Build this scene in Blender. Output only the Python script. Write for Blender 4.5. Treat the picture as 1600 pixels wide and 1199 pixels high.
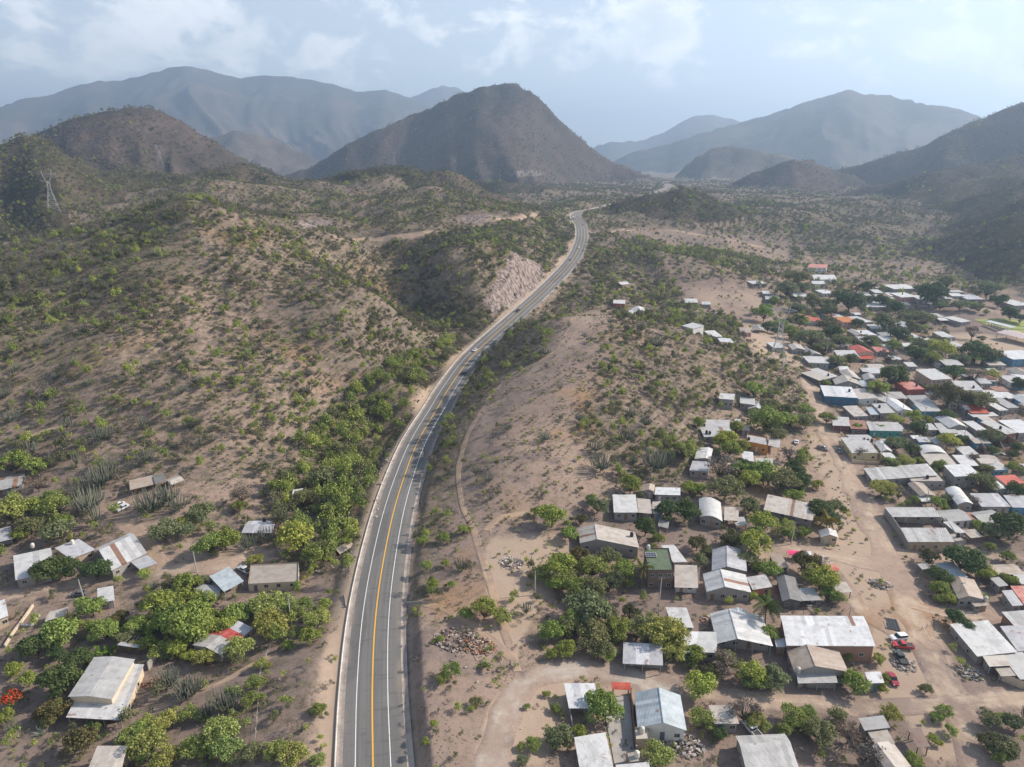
import bpy, bmesh, math, random
import numpy as np
from mathutils import Vector, Matrix
random.seed(7)
rng = np.random.default_rng(7)
SC = bpy.context.scene
for _o in list(bpy.data.objects):
    bpy.data.objects.remove(_o, do_unlink=True)
R = math.radians

# ------------------------------------------------------------------ camera
CAM_H, PITCH, FPX = 114.0, R(17.4), 1067.0
cam_data = bpy.data.cameras.new('camera')
cam_data.sensor_width = 36.0
cam_data.lens = 36.0 * FPX / 1600.0
cam_data.clip_start, cam_data.clip_end = 1.0, 60000.0
cam = bpy.data.objects.new('camera', cam_data)
cam.location = (0, 0, CAM_H)
cam.rotation_euler = (math.pi / 2 - PITCH, 0, 0)
SC.collection.objects.link(cam)
SC.camera = cam

# ------------------------------------------------------------------ sky, sun, exposure
SUN_EL, SUN_AZ = R(33), R(72)          # azimuth measured from +Y towards +X
world = bpy.data.worlds.new('World')
SC.world = world
world.use_nodes = True
SKY_STRENGTH = 0.074


def build_world():
    nt = world.node_tree
    nt.nodes.clear()
    N, L = nt.nodes.new, nt.links.new
    out = N('ShaderNodeOutputWorld')
    bg = N('ShaderNodeBackground')
    bg.inputs['Strength'].default_value = SKY_STRENGTH
    sky = N('ShaderNodeTexSky')
    sky.sky_type = 'NISHITA'
    sky.sun_disc = False
    sky.sun_elevation = SUN_EL
    sky.sun_rotation = SUN_AZ
    sky.altitude = 300
    sky.air_density = 1.0
    sky.dust_density = 1.6
    sky.ozone_density = 1.5
    # clouds: noise laid on a cloud deck high above the valley (direction divided by height)
    tc = N('ShaderNodeTexCoord')
    sep = N('ShaderNodeSeparateXYZ'); L(tc.outputs['Generated'], sep.inputs[0])
    def m(op, a, b=None, clamp=False):
        n = N('ShaderNodeMath'); n.operation = op; n.use_clamp = clamp
        for i, v in enumerate((a, b)):
            if v is None: continue
            if isinstance(v, (int, float)): n.inputs[i].default_value = v
            else: L(v, n.inputs[i])
        return n.outputs[0]
    zz = m('MAXIMUM', sep.outputs[2], 0.0)
    zd = m('ADD', zz, 0.36)
    comb = N('ShaderNodeCombineXYZ')
    L(sep.outputs[0], comb.inputs[0])
    L(sep.outputs[1], comb.inputs[1])
    L(m('MULTIPLY', sep.outputs[2], 1.8), comb.inputs[2])
    def cl_noise(scale, detail, off, rough=0.55, dist=0.3):
        mp = N('ShaderNodeMapping'); mp.inputs['Location'].default_value = off
        L(comb.outputs[0], mp.inputs[0])
        n = N('ShaderNodeTexNoise'); n.inputs['Scale'].default_value = scale
        n.inputs['Detail'].default_value = detail; n.inputs['Roughness'].default_value = rough
        n.inputs['Distortion'].default_value = dist
        L(mp.outputs[0], n.inputs['Vector'])
        return n.outputs['Fac']
    off = CLOUD_OFF
    base = cl_noise(CLOUD_SCALE, 7, off, .58, .5)
    fine = cl_noise(CLOUD_SCALE * 3.3, 7, (off[0] + 5, off[1], 0.4), 0.62, .3)
    big = cl_noise(2.0, 3, (off[0] + 2.2, off[1] - 4, 1.0))
    # the cloud banks in view, each at its own bearing and height, melt into scattered cloud all round
    az = m('ARCTAN2', sep.outputs[0], sep.outputs[1]); el = m('ARCSINE', sep.outputs[2])
    tot = m('MULTIPLY', m('SUBTRACT', big, .46), 2.2)
    for (cx, cy, rx, ry, k) in CLOUDS:
        a_ = (cx - 800.0) / 1067.0; b_ = (cy - 599.5) / 1067.0
        d = Vector((a_, math.cos(PITCH) - b_ * math.sin(PITCH), -math.sin(PITCH) - b_ * math.cos(PITCH))).normalized()
        u = m('DIVIDE', m('SUBTRACT', az, math.atan2(d.x, d.y)), rx / 1067.0 * .92); v = m('DIVIDE', m('SUBTRACT', el, math.asin(d.z)), ry / 1067.0 * .92)
        q = m('MULTIPLY', m('EXPONENT', m('MULTIPLY', m('ADD', m('MULTIPLY', u, u), m('MULTIPLY', v, v)), -1.0)), k)
        tot = m('MAXIMUM', tot, q)
    dens = m('ADD', m('MULTIPLY', tot, .34), m('ADD', m('MULTIPLY', m('SUBTRACT', base, .5), 1.7), m('MULTIPLY', m('SUBTRACT', fine, .5), .75)))
    ramp = N('ShaderNodeMapRange'); ramp.interpolation_type = 'SMOOTHSTEP'
    ramp.inputs['From Min'].default_value = CLOUD_LO; ramp.inputs['From Max'].default_value = CLOUD_HI
    L(dens, ramp.inputs['Value'])
    # thick cloud bodies turn grey, thin rims stay bright
    thick = N('ShaderNodeMapRange'); thick.interpolation_type = 'SMOOTHSTEP'
    thick.inputs['From Min'].default_value = CLOUD_LO + 0.02; thick.inputs['From Max'].default_value = CLOUD_HI + 0.20
    # lit from above: where there is more cloud overhead than here, the underside is grey
    mpv = N('ShaderNodeMapping'); mpv.inputs['Location'].default_value = (off[0] + .10, off[1], off[2] + .16); L(comb.outputs[0], mpv.inputs[0])
    nb_ = N('ShaderNodeTexNoise'); nb_.inputs['Scale'].default_value = CLOUD_SCALE; nb_.inputs['Detail'].default_value = 5; nb_.inputs['Roughness'].default_value = .55; nb_.inputs['Distortion'].default_value = .5
    L(mpv.outputs[0], nb_.inputs['Vector'])
    under = m('MULTIPLY', m('SUBTRACT', nb_.outputs['Fac'], base), 1.3)
    L(m('ADD', dens, under), thick.inputs['Value'])
    cc = N('ShaderNodeMix'); cc.data_type = 'RGBA'
    L(thick.outputs[0], cc.inputs['Factor'])
    cc.inputs['A'].default_value = (9.7, 9.8, 9.9, 1)
    cc.inputs['B'].default_value = (6.7, 7.1, 7.6, 1)
    # haze veil: the low sky pales
    veil = N('ShaderNodeMix'); veil.data_type = 'RGBA'
    L(m('MULTIPLY', m('SUBTRACT', 1.0, m('MULTIPLY', zz, 1.3), True), 0.62), veil.inputs['Factor'])
    L(sky.outputs[0], veil.inputs['A']); veil.inputs['B'].default_value = (8.2, 8.8, 9.2, 1)
    mix = N('ShaderNodeMix'); mix.data_type = 'RGBA'
    L(m('MULTIPLY', ramp.outputs[0], 0.92), mix.inputs['Factor'])
    L(veil.outputs['Result'], mix.inputs['A']); L(cc.outputs['Result'], mix.inputs['B'])
    L(mix.outputs['Result'], bg.inputs['Color'])
    L(bg.outputs[0], out.inputs[0])

CLOUD_SCALE, CLOUD_LO, CLOUD_HI, CLOUD_OFF = 7.0, 0.10, 0.40, (3.1, 0.4, 0.0)
CLOUDS = [(330, 45, 250, 55, 1.0), (500, 80, 170, 36, .95), (780, 92, 95, 30, .8), (650, 40, 150, 40, .6), (1035, 42, 75, 40, 1.15), (1068, 136, 62, 22, 1.05), (1240, 90, 85, 30, .7), (1350, 100, 95, 28, .85), (1470, 75, 120, 40, .9), (50, 60, 90, 60, .7), (190, 95, 75, 20, .8), (620, 12, 220, 30, .7), (1300, 20, 200, 24, .5)]
build_world()

sun_data = bpy.data.lights.new('sun', 'SUN')
sun_data.energy = 3.9
sun_data.angle = R(1.6)
sun_data.color = (1.0, 0.90, 0.77)
sun = bpy.data.objects.new('sun', sun_data)
sdir = Vector((math.sin(SUN_AZ) * math.cos(SUN_EL), math.cos(SUN_AZ) * math.cos(SUN_EL), math.sin(SUN_EL)))
sun.rotation_euler = sdir.to_track_quat('Z', 'Y').to_euler()
sun.location = (300, 100, 400)
SC.collection.objects.link(sun)

vs = SC.view_settings
vs.view_transform = 'Standard'; vs.look = 'None'; vs.gamma = 1.0; vs.exposure = 1.06
vs.use_curve_mapping = False
cy = SC.cycles
cy.max_bounces = 5; cy.diffuse_bounces = 2; cy.glossy_bounces = 2; cy.transmission_bounces = 2
cy.transparent_max_bounces = 12; cy.volume_bounces = 0
cy.use_denoising = True
cy.caustics_reflective = False; cy.caustics_refractive = False

# ------------------------------------------------------------------ pixel <-> world
_cp, _sp = math.cos(PITCH), math.sin(PITCH)
def pdir(px, py):
    a = (np.asarray(px, float) - 800.0) / FPX
    b = (np.asarray(py, float) - 599.5) / FPX
    return np.stack([a + 0 * b, _cp - b * _sp + 0 * a, -_sp - b * _cp + 0 * a], -1)
def at_z(px, py, z):
    d = pdir(px, py); t = (z - CAM_H) / d[..., 2]
    return np.array([0, 0, CAM_H]) + d * t[..., None] if np.ndim(t) else np.array([0, 0, CAM_H]) + d * t
def at_y(px, py, y):
    d = pdir(px, py); t = y / d[..., 1]
    return np.array([0, 0, CAM_H]) + d * (t[..., None] if np.ndim(t) else t)
def proj(P):
    P = np.asarray(P, float)
    x, y, z = P[..., 0], P[..., 1], P[..., 2] - CAM_H
    dep = y * _cp - z * _sp
    up = y * _sp + z * _cp
    dep = np.maximum(dep, 1e-3)
    return 800 + FPX * x / dep, 599.5 - FPX * up / dep, dep

# ------------------------------------------------------------------ numpy noise
def _h(ix, iy, s):
    n = (ix.astype(np.int64) * 374761393 + iy.astype(np.int64) * 668265263 + s * 1442695041) & 0x7fffffff
    n = ((n ^ (n >> 13)) * 1274126177) & 0x7fffffff
    return ((n ^ (n >> 16)) & 0xffff) / 65535.0
def vnoise(x, y, s=0):
    x = np.asarray(x, float); y = np.asarray(y, float)
    ix, iy = np.floor(x), np.floor(y)
    fx, fy = x - ix, y - iy
    fx = fx * fx * fx * (fx * (fx * 6 - 15) + 10); fy = fy * fy * fy * (fy * (fy * 6 - 15) + 10)
    a, b, c, d = _h(ix, iy, s), _h(ix + 1, iy, s), _h(ix, iy + 1, s), _h(ix + 1, iy + 1, s)
    return (a * (1 - fx) + b * fx) * (1 - fy) + (c * (1 - fx) + d * fx) * fy
def fbm(x, y, s=0, o=4):
    v, a, t = 0, 1.0, 0
    for k in range(o):
        v = v + a * vnoise(x * 2 ** k + 17.3 * k, y * 2 ** k - 9.1 * k, s + k); t += a; a *= 0.5
    return v / t
def ridged(x, y, s=0, o=4):
    v, a, t = 0, 1.0, 0
    for k in range(o):
        v = v + a * (1 - np.abs(2 * vnoise(x * 2 ** k + 7.7 * k, y * 2 ** k + 3.1 * k, s + k) - 1)); t += a; a *= 0.5
    return v / t
def smooth(e0, e1, x):
    t = np.clip((x - e0) / (e1 - e0), 0, 1); return t * t * (3 - 2 * t)
def in_poly(px, py, poly):
    px = np.asarray(px); py = np.asarray(py)
    c = np.zeros(px.shape, bool); n = len(poly)
    for i in range(n):
        x0, y0 = poly[i]; x1, y1 = poly[(i + 1) % n]
        if y0 == y1: continue
        k = ((y0 > py) != (y1 > py)) & (px < (x1 - x0) * (py - y0) / (y1 - y0) + x0)
        c ^= k
    return c
# ------------------------------------------------------------------ highway centre line
ROADZ = np.array([(0, 0), (300, 0), (420, 5), (560, 18), (700, 30), (833, 42), (1000, 52), (1150, 57), (1500, 72), (1900, 84)], float)
def road_z(y): return np.interp(y, ROADZ[:, 0], ROADZ[:, 1])
def on_profile(px, py):
    d = pdir(px, py)
    ys = np.linspace(60, 2500, 9761)
    zray = CAM_H + d[2] / d[1] * ys
    k = np.argmax(zray - road_z(ys) < 0)
    y = ys[k]
    return np.array([d[0] / d[1] * y, y, road_z(y)])
ROADPX = [(583, 1199), (581.5, 1100), (582.3, 1050), (585, 985), (590, 935), (595, 900), (604, 850), (615, 800), (630, 750), (648.5, 700),
          (664, 670), (683.5, 638), (700, 609), (728.5, 568), (753.5, 541), (783.5, 514), (813.6, 487), (843.6, 460), (873.6, 430),
          (893.6, 407), (904, 388), (909, 369), (907, 352)]
rp = [on_profile(*p) for p in ROADPX]
p0, p1 = rp[0], rp[1]
d0 = (p0 - p1) / np.linalg.norm(p0 - p1)
rp = [p0 + d0 * 130, p0 + d0 * 60] + rp
# the highway climbs to a crest and swings right behind the hill
rp += [at_y(899, 338.5, 960), at_y(906, 331.5, 1040), at_y(924, 328.5, 1110), at_y(942, 324, 1180), at_y(965, 318, 1290),
       at_y(992, 311, 1420), at_y(1018, 304, 1560), at_y(1040, 296, 1760), at_y(1046, 291, 1950), at_y(1040, 287, 2150)]
rp = np.array(rp)
def catmull(P, step):
    P = np.asarray(P, float); out = []
    Q = np.vstack([2 * P[0] - P[1], P, 2 * P[-1] - P[-2]])
    for i in range(1, len(Q) - 2):
        n = max(2, int(np.linalg.norm(Q[i + 1] - Q[i]) / step))
        t = np.linspace(0, 1, n, endpoint=False)[:, None]
        a, b, c, d = Q[i - 1], Q[i], Q[i + 1], Q[i + 2]
        out.append(0.5 * ((2 * b) + (-a + c) * t + (2 * a - 5 * b + 4 * c - d) * t ** 2 + (-a + 3 * b - 3 * c + d) * t ** 3))
    out.append(P[-1:]); return np.vstack(out)
ROAD = catmull(rp, 3.0)
for _ in range(6):                       # smooth the survey noise out of the line
    ROAD[1:-1] = 0.25 * ROAD[:-2] + 0.5 * ROAD[1:-1] + 0.25 * ROAD[2:]
rt = np.gradient(ROAD, axis=0); rt[:, 2] = 0
rt /= np.linalg.norm(rt, axis=1)[:, None]
RN = np.stack([rt[:, 1], -rt[:, 0], 0 * rt[:, 0]], 1)      # points to the right of the road

# ------------------------------------------------------------------ near ground: thin plate through surveyed points
CP = []      # world control points
def cz(*pts):
    for px, py, z in pts: CP.append(at_z(px, py, z))
def cd(*pts):
    for px, py, y in pts: CP.append(at_y(px, py, y))
for i in range(10, len(ROAD), 12):
    if ROAD[i, 1] < 1300: CP.append(ROAD[i])
# left flat with the small village
cz((500, 1190, 1.5), (505, 1050, 2), (450, 1150, 0), (300, 1199, -3), (100, 1180, -4), (-150, 1180, -4), (400, 1000, -3), (250, 1000, -4),
   (50, 1000, -4), (-200, 1000, -3), (350, 880, -2), (150, 900, -3), (0, 900, -2), (-200, 880, 0), (500, 900, -4), (525, 830, -4), (440, 830, -3),
   (300, 800, 1), (150, 800, 1), (0, 790, 2), (-150, 760, 6), (550, 730, -5), (590, 660, -4), (450, 740, 1), (480, 680, 4))
# big left hill
cz((250, 710, 8), (100, 690, 12), (-80, 650, 20), (400, 680, 9), (350, 620, 20), (200, 620, 22), (60, 600, 26), (-100, 560, 38), (480, 600, 18), (320, 550, 32),
   (150, 540, 38), (300, 480, 47), (420, 520, 33), (290, 420, 62), (200, 440, 58), (100, 490, 46), (0, 520, 44), (288, 360, 79), (230, 370, 74), (340, 370, 75), (288, 325, 90), (285, 311, 95),
   (150, 368, 74), (215, 332, 86), (50, 424, 58), (0, 447, 52), (-120, 480, 50), (350, 330, 86), (420, 370, 72), (470, 440, 52), (540, 440, 50),
   (560, 520, 30), (600, 600, 12), (640, 590, 3), (680, 530, 8), (640, 520, 20), (600, 470, 38))
# behind the left hill, and the middle dark hill with the rock cut
cd((100, 345, 720), (0, 400, 640), (180, 330, 800), (-120, 420, 600), (260, 305, 860), (80, 300, 980), (0, 330, 900), (350, 300, 820), (470, 352, 650), (430, 330, 720),
   (560, 380, 590), (620, 372, 640), (700, 360, 720), (790, 344, 800), (845, 338, 880), (560, 330, 800), (650, 320, 860), (760, 320, 920),
   (600, 402, 610), (625, 435, 570), (640, 416, 545), (700, 398, 540), (760, 387, 560), (800, 397, 575), (812, 409, 570), (800, 425, 552), (822, 414, 580), (835, 425, 588), (770, 408, 552), (660, 470, 525), (690, 500, 490), (715, 512, 470), (740, 450, 512), (700, 448, 518), (690, 425, 530), (750, 372, 700),
   (790, 365, 690), (860, 380, 740), (870, 360, 840), (880, 400, 690))
# spur on the right of the highway
cz((690, 800, 2), (700, 720, 5), (720, 660, 9), (760, 620, 14), (800, 600, 18), (860, 545, 26), (900, 493, 32), (850, 505, 28), (820, 540, 20), (950, 500, 32), (1000, 515, 29), (1060, 545, 22), (1130, 565, 15),
   (1200, 580, 7), (1260, 600, 0), (900, 600, 22), (860, 660, 16), (950, 640, 17), (1050, 610, 14), (1000, 680, 10), (880, 740, 8), (800, 700, 13), (760, 760, 7), (1100, 650, 5), (1050, 720, 4),
   (1180, 640, 2), (1230, 650, -1), (960, 740, 5), (850, 800, 4), (900, 820, 2.5), (720, 900, 3), (690, 960, 2.5), (665, 1000, 3.2), (668, 1100, 3.4), (675, 1199, 3), (740, 1000, 2), (760, 1100, 1.5), (850, 1100, 0.5), (800, 950, 2.2), (850, 950, 1))
# behind the spur and the village floor
cz((900, 470, 14), (950, 462, 16), (930, 440, 20), (1000, 470, 10), (1050, 490, 8), (1100, 500, 4), (960, 420, 24), (1050, 440, 16), (1150, 460, 8), (1000, 400, 30), (950, 380, 36), (1150, 420, 12), (1100, 395, 24),
   (1200, 520, -1), (1000, 850, 0), (1100, 800, 0), (1050, 950, -1), (950, 1050, -1), (900, 1150, 0), (1100, 1150, -3), (1250, 1150, -4), (1200, 950, -2), (1200, 800, -1), (1200, 700, -1), (1300, 1050, -4), (1500, 1180, -6), (1450, 1000, -5),
   (1350, 850, -4), (1300, 700, -3), (1400, 700, -5), (1600, 1000, -7), (1800, 1100, -8), (1800, 800, -8), (1600, 800, -7), (1600, 650, -6), (1400, 600, -4), (1800, 600, -6), (1300, 550, -3), (1500, 520, -3), (1700, 500, -2), (1400, 480, 0), (1300, 470, 1), (1250, 430, 6), (1450, 440, 2), (1600, 440, 3), (1750, 420, 6))
cd((1240, 385, 980), (1350, 400, 900), (1130, 372, 960), (1000, 360, 960), (1080, 350, 1000), (1300, 370, 1050), (1500, 400, 900), (1650, 380, 950))
for th in np.linspace(-1.2, 1.2, 13):    # base of the far valley
    CP.append(np.array([1500 * math.sin(th), 1500 * math.cos(th), 62 if th < 0.1 else 50]))
for th in (-1.3, -0.9, -0.5, 0, 0.5, 0.9, 1.3):
    CP.append(np.array([60 * math.sin(th), 60 * math.cos(th), 0 if th < 0.3 else -4]))
CP = np.array(CP)
def tps_fit(P, lam=0.02):
    X = P[:, :2] / 300.0; n = len(X)
    D = np.linalg.norm(X[:, None] - X[None], axis=2)
    K = np.where(D > 0, D * D * np.log(D + 1e-12), 0) + lam * np.eye(n) * 0.02
    A = np.zeros((n + 3, n + 3)); A[:n, :n] = K
    A[:n, n] = 1; A[:n, n + 1:] = X; A[n, :n] = 1; A[n + 1:, :n] = X.T
    b = np.zeros(n + 3); b[:n] = P[:, 2]
    return X, np.linalg.solve(A, b)
_tx, _tw = tps_fit(CP)
def tps(x, y):
    x = x.ravel() / 300.0; y = y.ravel() / 300.0; out = np.empty(len(x))
    for s in range(0, len(x), 40000):
        q = np.stack([x[s:s + 40000], y[s:s + 40000]], 1)
        D2 = (q[:, None, 0] - _tx[None, :, 0]) ** 2 + (q[:, None, 1] - _tx[None, :, 1]) ** 2
        out[s:s + 40000] = (0.5 * D2 * np.log(D2 + 1e-12)) @ _tw[:-3] + _tw[-3] + q @ _tw[-2:]
    return out

# ------------------------------------------------------------------ far ridges: skyline in the picture at its own distance
RIDGES = [
 # name, distance, steepness, base, skyline
 ('ridge', 1150, .27, 60, [(-300, 250), (-100, 240), (0, 233), (40, 212), (75, 207), (105, 225), (150, 246), (200, 256), (300, 263), (400, 272), (445, 280), (500, 283), (560, 275), (640, 269), (700, 273), (760, 287), (815, 303), (845, 322), (870, 345)]),
 ('hill', 1800, .42, 60, [(-150, 262), (0, 226), (50, 205), (105, 188), (160, 172), (195, 166), (235, 169), (300, 196), (355, 234), (400, 256), (440, 273), (490, 290)]),
 ('mountain', 2700, .50, 70, [(420, 290), (450, 272), (490, 257), (540, 224), (585, 203), (645, 178), (700, 154), (745, 136), (790, 129), (808, 130), (835, 147), (880, 190), (925, 228), (962, 251), (1005, 270), (1045, 284), (1075, 300)]),
 ('hill', 4200, .45, 80, [(290, 240), (330, 213), (365, 203), (400, 208), (440, 221), (480, 240), (520, 260)]),
 ('mountain', 8000, .36, 100, [(-500, 215), (-200, 190), (0, 166), (40, 151), (85, 145), (130, 128), (200, 122), (240, 113), (262, 106), (287, 101), (312, 107), (330, 110), (375, 122), (420, 116), (470, 121), (520, 130), (555, 142), (600, 139), (640, 152), (700, 175), (760, 200), (850, 240)]),
 ('mountain', 10500, .36, 100, [(560, 190), (640, 153), (668, 141), (690, 133), (714, 136), (735, 148), (790, 180), (860, 230)]),
 ('mountain', 9000, .34, 100, [(880, 250), (930, 227), (955, 221), (1000, 219), (1040, 206), (1070, 186), (1090, 180), (1115, 179.5), (1150, 187), (1200, 200), (1300, 230)]),
 ('mountain', 6000, .36, 90, [(930, 265), (980, 240), (1040, 225), (1100, 206), (1160, 190), (1220, 172), (1270, 155), (1310, 143), (1330, 140.5), (1352, 146), (1388, 147), (1410, 154), (1450, 162), (1500, 168), (1535, 182), (1620, 220), (1750, 250)]),
 ('hill', 3500, .42, 70, [(1040, 290), (1065, 264), (1090, 243), (1112, 231), (1135, 227), (1175, 230), (1220, 241), (1265, 252), (1320, 272)]),
 ('hill', 2300, .42, 64, [(1100, 310), (1130, 294), (1165, 274), (1205, 257), (1240, 248), (1270, 248), (1300, 259), (1330, 272), (1370, 292)]),
 ('mountain', 2500, .42, 64, [(1270, 285), (1310, 264), (1365, 251), (1425, 231), (1480, 206), (1540, 179), (1600, 157), (1700, 120), (1850, 90), (2100, 100)]),
 ('ridge', 1650, .34, 55, [(1320, 330), (1370, 318), (1420, 300), (1480, 285), (1540, 277), (1600, 272), (1700, 262), (1900, 240)]),
 ('ridge', 1250, .34, 40, [(1450, 352), (1500, 338), (1560, 318), (1600, 302), (1700, 280), (1900, 260)]),
 ('hill', 1130, .34, 45, [(918, 345), (938, 326), (960, 315), (985, 309), (1010, 306), (1040, 301), (1065, 297), (1100, 308), (1140, 323), (1180, 343)]),
 ('ridge', 1380, .30, 45, [(1075, 338), (1110, 324), (1145, 315), (1180, 311), (1225, 316), (1265, 325), (1300, 338)]),
 ('ridge', 1650, .32, 45, [(560, 300), (620, 284), (690, 280), (750, 283), (810, 285), (870, 292), (920, 303), (960, 312)]),
 ('ridge', 1900, .30, 45, [(1180, 335), (1240, 318), (1300, 303), (1400, 282), (1500, 260), (1600, 238), (1750, 212), (1900, 205)]),
 ('ridge', 1420, .27, 45, [(1290, 362), (1350, 346), (1400, 333), (1470, 316), (1540, 298), (1600, 284), (1750, 258), (1900, 250)]),
 ('ridge', 1080, .25, 45, [(1400, 388), (1450, 372), (1500, 356), (1560, 340), (1600, 328), (1700, 306), (1900, 290)]),
 ('ridge', 900, .30, 45, [(430, 345), (470, 335), (520, 326), (580, 322), (640, 318), (700, 312), (760, 322), (810, 338), (840, 350)]),
]
NTH, NR = 560, 640
TH0, TH1, R0, R1 = R(-62), R(62), 30.0, 16000.0
ths = np.linspace(TH0, TH1, NTH)
rs = R0 * (R1 / R0) ** np.linspace(0, 1, NR)
RR, TT = np.meshgrid(rs, ths, indexing='ij')
GX, GY = RR * np.sin(TT), RR * np.cos(TT)

def far_height(X, Y, th, r):
    best = np.full(X.shape, -1e3); idx = np.full(X.shape, -1)
    for k, (nm, D, st, base, pts) in enumerate(RIDGES):
        base = 4.0 if (D < 1500 and pts[0][0] > 1200) else (42.0 if D < 2000 else 50.0)
        P = pdir(np.array([p[0] for p in pts]), np.array([p[1] for p in pts]))
        hz = np.hypot(P[:, 0], P[:, 1])
        pth = np.arctan2(P[:, 0], P[:, 1]); ph = CAM_H + D * P[:, 2] / hz
        H = np.interp(th, pth, ph)
        s0 = (ph[1] - ph[0]) / (pth[1] - pth[0]); s1 = (ph[-1] - ph[-2]) / (pth[-1] - pth[-2])
        H = np.where(th < pth[0], ph[0] - np.maximum(abs(s0), D * .3) * (pth[0] - th), H)
        H = np.where(th > pth[-1], ph[-1] - np.maximum(abs(s1), D * .3) * (th - pth[-1]), H)
        # the crest wanders in distance so the ridge is not an arc round the camera
        Dw = D * (1 + 0.0 * th)
        Dw = Dw + D * 0.10 * (fbm(th * 9 + 3 * k, 0 * th + k, 40 + k, 3) - 0.5)
        Hc = CAM_H + (H - CAM_H) * Dw / D
        A = np.maximum(Hc - base, 0)
        u = (Dw - r)
        gul = ridged(th * D / (D * 0.13) + 1.1 * np.sin(r / (D * .11)) * .4, r / (D * 0.35), 60 + k, 4) - 0.55
        L = np.where(u > 0, A / st * (1 + (.45 if (D < 1600 or D == 2700) else .95) * gul), A / (st * 1.1)) + 1
        q = np.clip(np.abs(u) / L, 0, 1)
        prof = (1 - q) ** 1.18
        carve = gul * (.28 if (D < 1600 or D == 2700) else .50) * A * q * (1 - q) * np.where(u > 0, 1, .4)
        h = np.where((A > 0) & (q < 1), base + A * prof + carve, -500.0)
        up = h > best
        best = np.where(up, h, best); idx = np.where(up, k, idx)
    return best, idx
far, ridx = far_height(GX, GY, TT, RR)
near = tps(GX, GY).reshape(GX.shape)
near = np.clip(near, -14, 125)
basefar = 62 + np.clip(RR - 1500, 0, 3000) * 0.010 + 10 * (fbm(GX / 700, GY / 700, 5, 3) - .5)
basefar = basefar - 14 * smooth(0.0, 0.6, TT)
wn = smooth(1500, 1050, RR)
nb = near * wn + basefar * (1 - wn)
kk = 7.0
fm = np.where(RR > 700, far, -1e3)
hh = np.clip(0.5 + 0.5 * (nb - fm) / kk, 0, 1)
HZ = fm * (1 - hh) + nb * hh + kk * hh * (1 - hh)
isfar = fm > nb
# road distance field (only where the road can be near)
RD = np.full(GX.shape, 1e4); RZ = np.zeros(GX.shape); RSIDE = np.zeros(GX.shape)
sel = np.where((RR < 2300).ravel())[0]
gx, gy = GX.ravel()[sel], GY.ravel()[sel]
keep = np.abs(TT.ravel()[sel]) < 0.5; sel = sel[keep]; gx = gx[keep]; gy = gy[keep]
def road_near(gx, gy):
    dist = np.empty(len(gx)); kz = np.empty(len(gx), int)
    for s in range(0, len(gx), 8000):
        D2 = (gx[s:s + 8000, None] - ROAD[None, :, 0]) ** 2 + (gy[s:s + 8000, None] - ROAD[None, :, 1]) ** 2
        kz[s:s + 8000] = D2.argmin(1); dist[s:s + 8000] = np.sqrt(D2.min(1))
    side = (gx - ROAD[kz, 0]) * RN[kz, 0] + (gy - ROAD[kz, 1]) * RN[kz, 1]
    return dist, kz, side
rd, rk, rsd = road_near(gx, gy)
RD.ravel()[sel] = rd; RZ.ravel()[sel] = ROAD[rk, 2]; RSIDE.ravel()[sel] = rsd
# small scale relief: gullies and lumps on the hills, almost none on the flats
slope_amp = smooth(3, 30, HZ) * smooth(150, 400, RR)
mid_amp = smooth(480, 800, RR) * smooth(1700, 1200, RR) * smooth(25, 90, RD) * np.where(GX > 150, .6, 1.0)
HZ = HZ + mid_amp * ((fbm(GX / 170, GY / 170, 12, 3) - .5) * 40 - (ridged(GX / 230, GY / 230, 22, 3) - .55) * 30)
HZ = HZ + slope_amp * (fbm(GX / 60, GY / 60, 11, 4) - .5) * 7.0 * np.clip(RR / 900, .55, 2.0)
HZ = HZ - slope_amp * (ridged(GX / 95, GY / 95, 21, 3) - .55) * 6.0 * np.clip(RR / 900, .5, 1.5)
HZ = HZ + (fbm(GX / 16, GY / 16, 31, 3) - .5) * np.clip(0.5 + slope_amp * 1.2, 0, 1.6)
# bed the highway in
wob = 1.5 * (fbm(GX / 12, GY / 12, 51, 2) - .5)
hw = 8.3
wl = np.where(RSIDE > 0, 3.6, 6.5) + wob
wl = np.where((RSIDE < 0) & (GY > 470) & (GY < 660), 13.0 + 4 * wob, wl)
bl = smooth(hw, hw + wl, RD)
far_bl = smooth(hw, hw + 14 + RR * .01, RD)
bl = np.where(GY > 900, far_bl, bl)
HZ = np.where(RD < 60, (RZ - 0.25) * (1 - bl) + HZ * bl, HZ)

_cut = smooth(8.5, 14, RD) * smooth(36, 24, RD) * (RSIDE < 0) * smooth(480, 510, GY) * smooth(640, 610, GY)
HZ = HZ + _cut * ((ridged(GX / 9, GY / 9, 151, 3) - .5) * 5.0 + (vnoise(GX / 3, GY / 3, 152) - .5) * 2.0)
_lr0, _lr1 = math.log(R0), math.log(R1)
def gz(x, y):
    """height of the ground mesh (its own grid, bilinear)"""
    x = np.asarray(x, float); y = np.asarray(y, float)
    r = np.hypot(x, y); t = np.arctan2(x, y)
    fi = np.clip((np.log(np.maximum(r, R0)) - _lr0) / (_lr1 - _lr0) * (NR - 1), 0, NR - 1.001)
    fj = np.clip((t - TH0) / (TH1 - TH0) * (NTH - 1), 0, NTH - 1.001)
    i = fi.astype(int); j = fj.astype(int); a = fi - i; b = fj - j
    return (HZ[i, j] * (1 - a) * (1 - b) + HZ[i + 1, j] * a * (1 - b) + HZ[i, j + 1] * (1 - a) * b + HZ[i + 1, j + 1] * a * b)
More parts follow.
